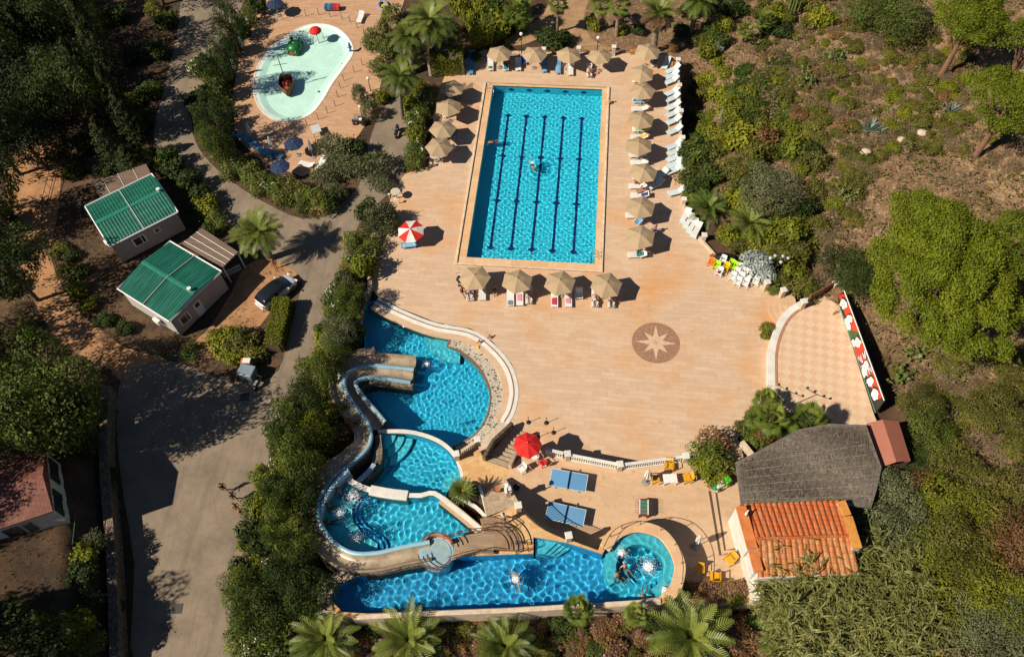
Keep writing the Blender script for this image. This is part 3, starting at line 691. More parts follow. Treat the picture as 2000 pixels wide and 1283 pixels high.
guard([(988, 1020), (1000, 1030), (990, 1042)], 3.5, .9, 'dark frame rail on the deck above the steps and below the corner pillar', m_iron)

# ================================================================ stairs
m_tread = M('worn_tread', (.42, .31, .21), .85, .3, 3, bump=.4)
def stair(label, foot, head, z0, z1, n, side=None):
    """foot/head: left and right end of the lowest and highest edge"""
    t = thing('stairs', label, 'stairs')
    for k in range(n):
        a = k / n; zt = z0 + (z1 - z0) * (k + 1) / n
        p = [foot[0].lerp(head[0], a), foot[1].lerp(head[1], a), head[1], head[0]]
        MB().prism([q.to_2d() for q in p], z0 - .15, zt - .004 * (n - k)).build('step', m_tread, t)
    return t
st = stair('wide stone stairs beside the red parasol that climb from the plaza to the terrace', (P(1000, 836), P(1024, 846)), (P(947, 899, 1.5), P(995, 914, 1.5)), 0, 1.5, 9)
MB().wall([P(1001, 834).to_2d(), P(965, 868, .9).to_2d(), P(946, 900, 1.5).to_2d()], .26, -.2, [.95, 1.9, 2.45]).build('side_wall', m_darkstone, st)
MB().wall([P(1028, 848, .5).to_2d(), P(996, 915, 1.5).to_2d()], .26, -.2, [1.0, 2.3]).build('side_wall', m_cream, st)
st = stair('shaded stone stairs next to the cycad that lead from the terrace to the upper deck', (P(936, 946, 1.5), P(988, 944, 1.5)), (P(951, 1008, 3.5), P(1010, 986, 3.5)), 1.5, 3.5, 9)
MB().wall([P(984, 935, 1.8).to_2d(), P(1011, 985, 3.6).to_2d()], .26, 1.0, [2.0, 3.75]).build('side_wall', m_cream, st)
st = stair('narrow stone steps between the flowering bush and the palm bed beside the restaurant roof', (P(1418, 850), P(1436, 844)), (P(1432, 902, 1.5), P(1452, 893, 1.5)), 0, 1.5, 8)
MB().wall([P(1412, 888, 1.5).to_2d(), P(1434, 916, 2.0).to_2d()], .25, 0, 2.0).build('side_wall', m_white, st)
MB().wall([P(1446, 868, 1.0).to_2d(), P(1472, 886, 1.9).to_2d()], .35, -.2, 1.7).build('side_wall', m_cream, st)
t = thing('stairs', 'round stone steps that climb from the plaza to the checkered stage', 'stairs')
c = P(1556, 602, .3)
for k, r in enumerate((2.5, 2.0, 1.5, 1.0)):
    pts = [(c.x + r * math.cos(a), c.y + r * math.sin(a)) for a in np.linspace(R(95), R(235), 14)] + [(c.x, c.y)]
    MB().prism(pts, -.1, .12 * (k + 1)).build('step', m_terrace, t)
# stage edge wall
t = thing('stage_wall', 'curved white kerb wall with a brick edge along the front of the stage', 'wall')
ln = PP(smooth([(1507, 752), (1507, 690), (1517, 648), (1535, 616), (1562, 595), (1600, 580)], 5), .6)
MB().wall(ln, .62, -.2, .62).build('wall_body', m_white, t)
MB().wall(offset(ln, -.42, False), .22, .3, .60).build('brick_edge', M('red_brick_edge', (.42, .20, .12), .8, .2), t)

# ================================================================ balustrades and pillars
def pillar_proto():
    t = thing('stone_pillar', '', 'pillar')
    MB().box((0, 0, .5), (.42, .42, 1.0)).build('shaft', m_cream, t, bevel=.03)
    MB().box((0, 0, 1.05), (.54, .54, .12)).build('cap', m_white, t, bevel=.03)
    return t
pil = pillar_proto()
def pillar(px, py, z, label, s=1.0, rz=0.2, group=None): return put(pil, P(px, py, z), rz, label, group, (1, 1, s))
for x, y, lab in [(1108, 896, 'cream pillar in the terrace balustrade nearest the red parasol'), (1209, 916, 'cream pillar at the middle bend of the terrace balustrade'), (1336, 900, 'cream pillar at the end of the terrace balustrade beside the leafy bush')]:
    pillar(x, y, 1.5, lab, 1.0, R(10))
for x, y, z, lab in [(893, 896, 1.45, 'cream gate pillar at the corner of the middle pool'), (934, 868, 1.45, 'cream gate pillar between the pebble beach and the stairs'), (993, 966, 3.0, 'cream pillar beside the lamp at the top of the shaded stairs'), (1013, 996, 3.5, 'cream pillar at the west end of the black deck fence'), (1110, 1054, 3.5, 'cream pillar at the east end of the black deck fence')]:
    pillar(x, y, z, lab, 1.0, R(15))
for k, (x, y) in enumerate([(1323, 128), (1325, 178), (1328, 228), (1331, 280), (1332, 342), (1334, 400), (1373, 470)]):
    pillar(x, y, 0, 'low cream pillar along the east edge of the plaza, %s from the top' % ORD[k], .85, 0)
for k, (x, y) in enumerate([(1062, 112), (1130, 110), (1198, 108)]):
    pillar(x, y, 0, 'stone pillar in the fence behind the top row of parasols, %s from the left' % ORD[k], 1.15, 0)
for k, (x, y, s) in enumerate([(1493, 566, 1.1), (1524, 582, 1.15), (1564, 602, 1.0)]):
    pillar(x, y, 0 if k < 2 else .5, ['leaning pale pillar beside the row of white chairs', 'pale pillar at the foot of the round stage steps', 'pale pillar at the left end of the wooden stage gate'][k], s * 1.1, R(20))
def balustrade(pts, z, label, m, n_b):
    t = thing('balustrade', label, 'balustrade'); L = [P(x, y, z) for x, y in pts]; a, b_ = L
    d = (b_ - a); ang = math.atan2(d.y, d.x); c = (a + b_) / 2
    MB().box((c.x, c.y, z + .92), (d.length, .26, .10), ang).build('top_rail', m, t, bevel=.02)
    MB().box((c.x, c.y, z + .08), (d.length, .24, .12), ang).build('bottom_rail', m, t)
    for k in range(n_b):
        p = a.lerp(b_, (k + .5) / n_b)
        MB().lathe([(.05, .12), (.085, .3), (.05, .5), (.075, .75), (.06, .87)], (p.x, p.y, z), 7).build('baluster', m, t, sm=True)
balustrade([(1065, 886), (1100, 894)], 1.5, 'short white balustrade beside the red parasol', m_white, 8)
balustrade([(1115, 898), (1203, 915)], 1.5, 'white balustrade between the first and middle pillars behind the blue table', m_white, 20)
balustrade([(1216, 916), (1330, 901)], 1.5, 'white balustrade on the right behind the yellow chairs', m_white, 26)
t = balustrade([(898, 893), (930, 872)], 1.45, 'low white barrier between the two gate pillars above the pebble beach', m_cream, 8)
def bar_fence(pts, z, h, label, m, step=.13, posts=(), name='fence'):
    t = thing(name, label, 'fence'); L = [Vector(p) for p in smooth([tuple(P(x, y, z)) for x, y in pts], 6)]
    for hh in (.12, h): MB().tube([p + Vector((0, 0, hh)) for p in L], .03).build('rail', m, t)
    b = MB(); acc = 0
    for p, q in zip(L[:-1], L[1:]):
        n = max(1, int((q - p).length / step))
        for k in range(n):
            r = p.lerp(q, k / n); b.box((r.x, r.y, z + h / 2), (.03, .03, h))
    b.build('bars', m, t)
    return t
bar_fence([(1014, 992), (1034, 1013), (1062, 1034), (1108, 1055)], 3.5, 1.0, 'curved black bar fence on the edge of the upper deck above the lower blue table', m_iron)
bar_fence([(940, 112), (1015, 112), (1060, 112)], 0, 1.1, 'thin wire fence behind the two top left parasols', m_iron, .5)
bar_fence([(1135, 108), (1165, 107), (1196, 106)], 0, 1.2, 'brown lattice fence between the two right pillars of the top edge', M('brown_lattice', (.22, .12, .07), .8), .16)
bar_fence([(1202, 106), (1250, 104), (1300, 108)], 0, 1.1, 'brown lattice fence under the big drooping palm', bpy.data.materials['brown_lattice'], .3)
# low wall along the east edge, garden wall
t = thing('retaining_wall', 'low cream edge wall along the east side of the plaza behind the pale loungers', 'wall')
MB().wall(PP([(1324, 120), (1329, 250), (1334, 398), (1368, 466), (1402, 504), (1442, 524), (1494, 562)], .2), .22, -4.0, .28).build('wall_body', m_cream, t)
# whirlpool handrail
t = thing('guard_rail', 'thin dark handrail round the coping of the whirlpool bay', 'railing')
L = [Vector(p) for p in smooth([tuple(P(x, y, 3.6)) for x, y in [(1178, 1074), (1192, 1048), (1214, 1032), (1250, 1024), (1290, 1035), (1318, 1064), (1331, 1100), (1330, 1140)]], 4)]
MB().tube([p + Vector((0, 0, .75)) for p in L], .025).build('rail', m_iron, t)
for i in range(0, len(L), 4): MB().tube([L[i], L[i] + Vector((0, 0, .75))], .025).build('post', m_iron, t)

# ================================================================ houses
m_cabin = M('grey_clapboard', (.40, .36, .32), .7, .08, 2.0)
m_cabinend = M('pale_clapboard', (.48, .46, .44), .7, .08, 2.0)
m_trim = M('white_trim', (.78, .77, .74), .5, .05)
m_roofg, nt, bs = new_mat('green_sheet_roof')
_v = coords(nt); _w = nt.nodes.new('ShaderNodeTexWave'); _w.inputs['Scale'].default_value = 1.0; _w.bands_direction = 'X'
nt.links.new(coords(nt, (3.3, 1, 1)), _w.inputs['Vector'])
_c = ramp(nt, noise(nt, coords(nt, (.3, 2, 1)), 1.5, 5), [(.28, (.006, .070, .048)), (.6, (.016, .135, .092)), (.78, (.06, .17, .125))])
nt.links.new(_c, bs.inputs['Base Color']); bs.inputs['Roughness'].default_value = .4
m_glassdark = M('dark_glass', (.03, .035, .045), .08, .1)
m_board = paving('weathered_boards', (.15, .10, .07), (.20, .135, .095), (.05, .035, .025), 5, .22, (.26, .19, .14), msize=.02, stain_amt=.3)
def frame_of(a, b_, d):
    """local axes of a rectangular building: a = front left, b = front right, d = back left (ground points)"""
    x = (b_ - a); y = (d - a); rz = math.atan2(x.y, x.x); return rz, x.length, y.length, (x.x * y.y - x.y * y.x) > 0
def cabin(label, tl, tr, bl, H, ridge_along_x, win, ac):
    """roof corners measured at height H: bl front-left, br front-right (nearest camera), tl, tr back"""
    A = P(*bl, H); B = P(*tr[1], H); D = P(*tl, H)
    rz = math.atan2(B.y - A.y, B.x - A.x); L = (B - A).length; Wd = (D - A).length
    t = thing('mobile_home', label, 'cabin', (A.x, A.y, 0), rz)
    o_ = .14
    MB().box((L / 2, Wd / 2, H / 2 + .1), (L - .3, Wd - .3, H - .2)).build('wall', m_cabin, t)
    MB().box((.151 - .006, Wd / 2, H / 2 + .1), (.02, Wd - .34, H - .22)).build('end_cladding', m_cabinend, t)
    rise = .42; b = MB(); ribs = MB()
    N = int((L if ridge_along_x else Wd) / .3)
    def pt(u, v, dz=0):   # u along ridge 0..1, v across 0..1
        z = H + rise * (1 - abs(2 * v - 1)) + dz
        return (u * L, v * Wd, z) if ridge_along_x else (v * L, u * Wd, z)
    rows = []
    for k in range(N * 4 + 1):
        dz = .035 if k % 4 in (1, 2) else 0.0
        rows.append([pt(k / (N * 4), v, dz) for v in (0, .5, 1)])
    b.grid(rows, flip=not ridge_along_x); b.build('roof', m_roofg, t)
    cap = MB(); q = [pt(u, v, .06) for u in (0, 1) for v in (.465, .5, .535)]
    cap.add(q, [(0, 1, 4, 3), (1, 2, 5, 4)] if not ridge_along_x else [(3, 4, 1, 0), (4, 5, 2, 1)]); cap.build('ridge_cap', M('green_ridge', (.022, .20, .135), .45), t)
    for u in (.5,):
        MB().tube([pt(u, 0, .07), pt(u, .5, .09), pt(u, 1, .07)], .05).build('joint_strip', M('grey_strip', (.42, .45, .42), .5), t)
    for p, q in (((0, 0), (L, 0)), ((L, 0), (L, Wd)), ((L, Wd), (0, Wd)), ((0, Wd), (0, 0))):
        MB().tube([(p[0], p[1], H + .02), (q[0], q[1], H + .02)], .09, 4).build('gutter', m_trim, t)
    for end in ((0, 1) if True else ()):
        e = [pt(end, 0, -.02), pt(end, .5, -.04), pt(end, 1, -.02)]
        MB().add(e, [(0, 1, 2)]).build('gable', m_cabinend, t)
    for cx, wz, ww, wh in win:
        w = MB().box((cx, .148, wz), (ww + .22, .05, wh + .22)).build('window', m_trim, t)
        MB().box((cx - ww * .14, .118, wz), (ww * .62, .02, wh)).build('pane', m_glassdark, w)
        MB().box((cx + ww * .36, .118, wz), (ww * .22, .02, wh)).build('pane', m_glassdark, w)
    vx = MB().lathe([(.12, 0), (.12, .3), (.2, .32), (.2, .4)], pt(.94 if ridge_along_x else .08, .5), 10).build('roof_vent', m_trim, t)
    if ac: MB().box((-.15, Wd * .35, 1.2), (.35, .8, .6)).build('air_conditioner', m_whiteplastic, t, bevel=.03)
    return t, L, Wd
c1, L1, W1 = cabin('green roofed cabin farther from the car, with a boarded awning behind it', (168, 402), (None, (348, 414)), (214, 482), 2.9, True, [(2.6, 1.75, 1.1, .9), (4.5, 1.9, .45, .4)], True)
c2, L2, W2 = cabin('green roofed cabin nearest the parked car with a door in its right side', (230, 563), (None, (433, 530)), (331, 628), 2.9, False, [(1.35, 1.55, .95, .95)], True)
d = MB().box((3.0, .148, 1.2), (.85, .05, 1.95)).build('door', m_trim, c2); MB().box((3.0, .118, 1.75), (.45, .02, .5)).build('pane', m_glassdark, d)
# awnings
def awning(label, pts, H, posts=True):
    t = thing('awning', label, 'awning'); q = [P(x, y, H) for x, y in pts]
    b = MB(); b.prism([p.to_2d() for p in q], H - .12, H, 0, bottom=True); b.build('roof_boards', m_board, t)
    for k in range(3):
        f = (k + .7) / 3.6; a = q[0].lerp(q[1], f); c = q[3].lerp(q[2], f)
        MB().tube([a + Vector((0, 0, .03)), c + Vector((0, 0, .03))], .03, 4).build('batten', m_trim, t)
    for p in q: MB().box((p.x * .96 + .04 * sum(z.x for z in q) / 4, p.y * .96 + .04 * sum(z.y for z in q) / 4, H / 2 - .1), (.1, .1, H - .1)).build('post', m_trim, t)
    return t
awning('brown boarded awning behind the farther green cabin', [(180, 357), (285, 320), (300, 350), (196, 386)], 2.5)
aw = awning('brown boarded awning with pale battens beside the palm', [(352, 478), (394, 445), (465, 492), (435, 522)], 2.5)
t = thing('fence', 'small white picket fence at the porch under the awning by the palm', 'fence')
a, b_ = P(440, 543), P(472, 528)
for k in range(9):
    p = a.lerp(b_, k / 8); MB().box((p.x, p.y, .5), (.07, .03, .95), 0).build('picket', m_trim, t)
for h in (.3, .75): MB().tube([a + Vector((0, 0, h)), b_ + Vector((0, 0, h))], .03, 4).build('rail', m_trim, t)

# house with the red roof, bottom left, on the bank
def tile_roof_mat(name, cols, w=.22, rough=.8):
    m, nt, b = new_mat(name); v = coords(nt)
    br = nt.nodes.new('ShaderNodeTexBrick'); nt.links.new(v, br.inputs['Vector']); br.offset = .0
    br.inputs['Color1'].default_value = c4(cols[0]); br.inputs['Color2'].default_value = c4(cols[1]); br.inputs['Mortar'].default_value = c4(cols[2])
    br.inputs['Scale'].default_value = 1; br.inputs['Brick Width'].default_value = w; br.inputs['Row Height'].default_value = .38; br.inputs['Mortar Size'].default_value = .02
    c = mix(nt, ramp(nt, noise(nt, v, 1.1, 6, .7), [(.5, .0), (.68, .75)]), br.outputs[0], cols[3])
    nt.links.new(c, b.inputs['Base Color']); b.inputs['Roughness'].default_value = rough
    return m
m_redroof = tile_roof_mat('faded_red_tiles', [(.17, .055, .036), (.22, .075, .048), (.10, .04, .03), (.25, .11, .08)])  # reds lowered to put the shade over this roof into its colour
t = thing('house', 'white house with a faded red roof at the left edge', 'house')
H = 5.9
rf = [P(-60, 902, H), P(88, 878, H), P(103, 998, H), P(-60, 1052, H)]
rg = (rf[1] + rf[2]) / 2; rg0 = (rf[0] + rf[3]) / 2
cx = sum((p.x for p in rf)) / 4; cy = sum((p.y for p in rf)) / 4
wl = [Vector((cx + (p.x - cx) * .965, cy + (p.y - cy) * .965)) for p in rf]
MB().prism(wl, 2, H - .05).build('wall', M('white_house_render', (.66, .63, .56), .8, .1, 1.2, bump=.2), t)
b = MB(); vs = [tuple(p) for p in rf] + [(rg0.x, rg0.y, H + .9), (rg.x, rg.y, H + .9)]
b.add(vs, [(3, 2, 5, 4), (1, 0, 4, 5), (2, 1, 5)]); b.add([(p[0], p[1], p[2] - .15) for p in vs[:4]], [(0, 1, 2, 3)])
b.add([vs[0], vs[1], vs[2], vs[3]] + [(p[0], p[1], p[2] - .15) for p in vs[:4]], [(0, 4, 5, 1), (1, 5, 6, 2), (2, 6, 7, 3), (3, 7, 4, 0)]); b.build('roof', m_redroof, t)
e0, e1 = wl[2], wl[1]
m_shut = M('dark_green_shutter', (.02, .045, .03), .5)
def on_wall(a, b_, f, z, w, h, name, mat, out=.04):
    d = (b_ - a).normalized(); nn = Vector((d.y, -d.x)); p = a.lerp(b_, f) + nn * out
    return MB().box((p.x, p.y, z), (w, .1, h), math.atan2(d.y, d.x)).build(name, mat, t)
for f in (.22, .75):
    w = on_wall(e0, e1, f, 4.7, 1.0, 1.2, 'window', m_glassdark)
    on_wall(e0, e1, f - .13, 4.7, .5, 1.35, 'shutter', m_shut, .07); on_wall(e0, e1, f + .13, 4.7, .5, 1.35, 'shutter', m_shut, .07)
on_wall(wl[3], wl[2], .42, 4.6, 1.1, 1.4, 'window', m_glassdark); on_wall(wl[3], wl[2], .62, 4.6, .6, 1.45, 'shutter', m_shut, .07)

# ================================================================ restaurant: thatched shade roof, tiled kitchen, brown shed
m_thatch, nt, bs = new_mat('grey_brushwood'); v = coords(nt, (.5, 2.6, 1), R(8)); v2 = coords(nt, (2.4, .5, 1), R(-50))
n1 = noise(nt, v, 2.2, 6, .8); n2 = noise(nt, v2, 1.6, 6, .8); n3 = noise(nt, coords(nt), .6, 4)
c = mix(nt, .5, ramp(nt, n1, [(.35, (.060, .048, .038)), (.62, (.24, .20, .16))]), ramp(nt, n2, [(.35, (.07, .055, .042)), (.65, (.22, .18, .145))]))
c = mix(nt, ramp(nt, n3, [(.5, 0.0), (.75, .5)]), c, (.22, .14, .085))
nt.links.new(c, bs.inputs['Base Color']); bs.inputs['Roughness'].default_value = .95
bn = nt.nodes.new('ShaderNodeBump'); bn.inputs['Strength'].default_value = 1; bn.inputs['Distance'].default_value = .06
nt.links.new(n1, bn.inputs['Height']); nt.links.new(bn.outputs[0], bs.inputs['Normal'])
t = thing('thatched_pavilion', 'wide grey brushwood roof of the open restaurant pavilion', 'pavilion')
H = 3.9; rp = [(1437, 902), (1470, 886), (1560, 838), (1622, 827), (1692, 830), (1722, 912), (1714, 950), (1702, 990), (1560, 980), (1448, 986)]
q = [P(x, y, H) for x, y in rp]
MB().prism([p.to_2d() for p in q], H - .22, [H + d for d in (0,) * 10], bottom=True).build('brushwood_roof', m_thatch, t)
m_rope = M('reed_batten', (.32, .26, .19), .8, .3)
for k in range(6):
    a = P(1450 + k * 1.0, 905 + 14 * k, H + .03); b_ = P(1690 + 2 * k, 868 + 20 * k, H + .03)
    MB().tube([a, b_], .022, 4).build('batten', m_rope, t)
for x, y in [(1446, 908), (1452, 978), (1560, 850), (1690, 840), (1712, 930), (1696, 982)]:
    p = P(x, y, H - .25); MB().tube([(p.x, p.y, 1.0), (p.x, p.y, H - .2)], .1).build('post', m_board, t)
m_terra = tile_roof_mat('terracotta_tiles', [(.46, .10, .020), (.56, .135, .030), (.20, .06, .02), (.42, .22, .10)], .24)
m_terra2 = tile_roof_mat('weathered_terracotta', [(.42, .125, .03), (.50, .19, .055), (.20, .08, .03), (.50, .34, .16)], .24)
t = thing('tiled_kitchen', 'small building with bright terracotta roof tiles in front of the thatched pavilion', 'building')
H = 4.2
ra = [P(1452, 984, H), P(1640, 977, H)]; rb = [P(1476, 1052, H + .55), P(1662, 1046, H + .55)]; rc = [P(1480, 1128, H - .2), P(1680, 1120, H - .2)]
def pantiles(p0, p1, q0, q1, name, mat):
    n = int((p1 - p0).length / .42); rows = []
    for k in range(n * 6 + 1):
        f = k / (n * 6); a = p0.lerp(p1, f); b_ = q0.lerp(q1, f); dz = .10 * abs(math.sin(math.pi * k / 6)) ; row = []
        for j in range(9):
            pt = a.lerp(b_, j / 8); row.append((pt.x, pt.y, pt.z + dz))
        rows.append(row)
    return MB().grid(rows, flip=True).build(name, mat, t)
pantiles(ra[0], ra[1], rb[0], rb[1], 'upper_roof', m_terra)
pantiles(rb[0] - Vector((0, 0, .12)), rb[1] - Vector((0, 0, .12)), rc[0], rc[1], 'lower_roof', m_terra2)
MB().tube([rb[0] + Vector((0, 0, .05)), rb[1] + Vector((0, 0, .05))], .13).build('ridge', m_terra, t)
base = [p.to_2d() for p in (rc[0], rc[1], ra[1], ra[0])]
MB().prism(base, .5, H - .35).build('wall', m_white, t)
def parapet(pts, H, w, name, mat):
    L = [P(x, y, H).to_2d() for x, y in pts]
    MB().wall(L, w, .8, H - .15).build('end_wall', m_white, t); MB().wall(L, w + .12, H - .15, H + .02).build(name, mat, t)
parapet([(1447, 988), (1470, 1070)], 4.75, .62, 'tile_coping', M('terracotta_coping', (.60, .18, .045), .75, .25, 2)); parapet([(1471, 1074), (1482, 1115)], 4.45, .55, 'tile_coping', bpy.data.materials['terracotta_coping'])
parapet([(1643, 978), (1655, 1006)], 4.7, .5, 'tile_coping', M('ochre_coping', (.62, .26, .05), .75, .25, 2)); parapet([(1656, 1008), (1675, 1070)], 4.9, .55, 'tile_coping', bpy.data.materials['ochre_coping'])
t = thing('retaining_wall', 'whitewashed rough wall along the left side of the tiled kitchen', 'wall')
MB().wall(PP([(1440, 1002), (1446, 1040), (1460, 1090), (1470, 1130), (1482, 1170)], 2.6), .55, 1.0, [3.4, 3.1, 2.8, 2.6, 2.4]).build('wall_body', M('rough_whitewash', (.66, .60, .52), .9, .22, 3, bump=.6), t)
t = thing('shed', 'brown sheet roofed shed beside the thatched pavilion', 'shed')
H = 3.2; a, b_, c, d = P(1694, 826, H), P(1755, 823, H), P(1779, 900, H), P(1722, 912, H)
m1, m2 = a.lerp(b_, .42) + Vector((0, 0, .5)), d.lerp(c, .42) + Vector((0, 0, .5))
m_brownroof = M('brown_sheet', (.36, .125, .075), .55, .08, 1.0)
MB().add([a, m1, m2, d], [(3, 2, 1, 0)]).build('roof_panel', m_brownroof, t); MB().add([m1, b_, c, m2], [(3, 2, 1, 0)]).build('roof_panel', m_brownroof, t)
MB().prism([p.to_2d() for p in (a, b_, c, d)], .3, H - .02, top=False).build('wall', m_board, t)

# ================================================================ painted mural
t = thing('mural_board', 'long mural of white faces on red and black with a union flag beside the stage', 'mural')
m_red = M('mural_red', (.62, .045, .016), .5, .1); m_blk = M('mural_black', (.022, .026, .024), .5); m_wht = M('mural_white', (.85, .84, .82), .5, .04); m_grn = M('mural_green', (.05, .115, .03), .5); m_blu = M('mural_blue', (.045, .075, .20), .5)
lo = [P(1633, 578, .55), P(1710, 806, .55)]; Hm = 2.3
hi = [P(1649, 568, Hm), P(1727, 782, Hm)]
ax = (lo[1] - lo[0]); up = (hi[0] - lo[0]); up2 = hi[1] - lo[1]
nrm = ax.cross(up).normalized(); nrm = nrm if nrm.x < 0 else -nrm
def mp_(u, v, d=0.0): return lo[0].lerp(lo[1], u).lerp(hi[0].lerp(hi[1], u), v) + nrm * d
def patch(poly, mat, d, name):
    MB().add([mp_(u, v, d) for u, v in poly], [tuple(range(len(poly)))]).build(name, mat, t)
b = MB(); th = -.12
b.add([mp_(0, 0), mp_(1, 0), mp_(1, 1), mp_(0, 1), mp_(0, 0, th), mp_(1, 0, th), mp_(1, 1, th), mp_(0, 1, th)], [(0, 1, 2, 3), (7, 6, 5, 4), (0, 4, 5, 1), (1, 5, 6, 2), (2, 6, 7, 3), (3, 7, 4, 0)]); b.build('panel', m_blk, t)
patch([(0, .25), (.03, .95), (.52, .97), (.30, .03), (.24, .30), (.10, .30)], m_red, .012, 'red_field')
patch([(.30, .05), (.40, .97), (.48, .97), (.38, .05)], m_grn, .018, 'green_band')
patch([(.42, .05), (.50, .97), (.60, .97), (.66, .05)], m_red, .014, 'red_field')
patch([(.55, .10), (.56, .97), (.76, .97), (.70, .05)], m_blu, .02, 'flag_field')
for u0, v0, u1, v1, w, mt, dd, nm in [(.55, .12, .74, .95, .05, m_wht, .024, 'flag_white'), (.57, .95, .70, .08, .05, m_wht, .024, 'flag_white'), (.56, .52, .74, .52, .09, m_wht, .027, 'flag_white'), (.645, .08, .645, .96, .03, m_wht, .027, 'flag_white'), (.56, .52, .74, .52, .055, m_red, .031, 'flag_red'), (.645, .08, .645, .96, .017, m_red, .031, 'flag_red'), (.55, .12, .74, .95, .018, m_red, .030, 'flag_red'), (.57, .95, .70, .08, .018, m_red, .030, 'flag_red')]:
    a_, b2 = Vector((u0 * 11, v0 * 2.3)), Vector((u1 * 11, v1 * 2.3)); d_ = (b2 - a_).normalized(); nn = Vector((-d_.y, d_.x)) * w * 4
    pts = [a_ + nn, a_ - nn, b2 - nn, b2 + nn]; patch([(min(max(p.x / 11, .55), .76), min(max(p.y / 2.3, .08), .97)) for p in pts], mt, dd, nm)
patch([(.72, .95), (.97, .95), (.95, .60), (.80, .30), (.74, .40)], m_red, .016, 'red_field')
rr = random.Random(11)
for u, v, su, sv, rot in [(.10, .50, .042, .36, .5), (.245, .62, .035, .30, .3), (.27, .22, .05, .26, .0), (.46, .55, .038, .34, .6), (.44, .18, .03, .2, .2), (.66, .62, .030, .26, .0), (.68, .34, .04, .24, .4), (.70, .14, .03, .16, .2), (.79, .46, .036, .28, .5), (.90, .48, .040, .28, .6)]:
    pts = []
    for k in range(18):
        a_ = 2 * math.pi * k / 18; r_ = 1 + rr.uniform(-.22, .22); pts.append((u + su * r_ * math.cos(a_) + rot * su * .4 * math.sin(a_), min(.96, max(.03, v + sv * r_ * math.sin(a_)))))
    patch([(p[0] - su * .35, min(.97, p[1] + sv * .3)) for p in pts], m_blk, .034, 'hair_shape')
    patch(pts, m_wht, .038, 'face_shape')
    for du, dv in ((-.25, .2), (.25, .22), (.05, -.35)):
        e = [(u + su * (du + .14 * math.cos(q)), v + sv * (dv + .10 * math.sin(q))) for q in np.linspace(0, 5.8, 8)]
        patch(e, m_blk, .042, 'feature_mark')
MB().tube([mp_(0, 1), mp_(1, 1)], .05, 4).build('frame', m_trim, t); MB().tube([mp_(0, 0), mp_(1, 0)], .05, 4).build('frame', M('green_frame', (.10, .22, .15), .6), t)
for u in (.02, .35, .68, .97):
    p = mp_(u, 1, -.15); g_ = Vector((p.x + .25, p.y + .1, float(terr(p.x, p.y)) - .1)); MB().tube([p, g_], .05).build('strut', m_iron, t)
# wooden gate at the back of the stage
t = thing('stage_gate', 'brown wooden gate at the back corner of the stage', 'gate')
m_wood = M('brown_wood', (.26, .125, .065), .7, .2, 3)
a, b_ = P(1576, 592, .55), P(1624, 565, .55)
for f in (0, .48, .95): p = a.lerp(b_, f); MB().box((p.x, p.y, 1.2), (.12, .12, 1.4)).build('post', m_wood, t)
for h in (.75, 1.75): MB().tube([a + Vector((0, 0, h - .55)), b_ + Vector((0, 0, h - .55))], .06, 4).build('rail', m_wood, t)
for f0, f1 in ((.04, .44), (.52, .91)):
    p, q = a.lerp(b_, f0), a.lerp(b_, f1); MB().wall([p.to_2d(), q.to_2d()], .05, .75, 1.6).build('panel', M('dark_red_panel', (.16, .06, .04), .7) if f0 < .1 else bpy.data.materials['dark_red_panel'], t)
p = b_; o = put(pil, P(1626, 565, .5), R(30), 'pale pillar at the right end of the wooden stage gate')
# mosaic star
t = thing('mosaic_medallion', 'round brown mosaic with a pale eight pointed star set in the plaza', 'mosaic')
c = P(1281, 669, 0); rad = (P(1328, 669) - c).length
m_mos = stone_mat('brown_mosaic', (.30, .15, .085), (.42, .23, .14), 7, (.22, .13, .08))
MB().lathe([(rad, 0), (rad, .002)], (c.x, c.y, .004), 48).build('disc', m_mos, t)
st = [(c.x + (rad * .86 if k % 2 == 0 and k % 4 == 0 else rad * .70 if k % 2 == 0 else rad * .30) * math.cos(R(90 + 22.5 * k)), c.y + (rad * .86 if k % 4 == 0 else rad * .70 if k % 2 == 0 else rad * .30) * math.sin(R(90 + 22.5 * k))) for k in range(16)]
MB().sheet(st, .010).build('star', M('star_stone', (.60, .42, .28), .75, .12), t)
MB().sheet([(c.x + .24 * (q[0] - c.x), c.y + .24 * (q[1] - c.y)) for q in st], .013).build('star_centre', M('star_shade', (.56, .36, .21), .75, .12), t)
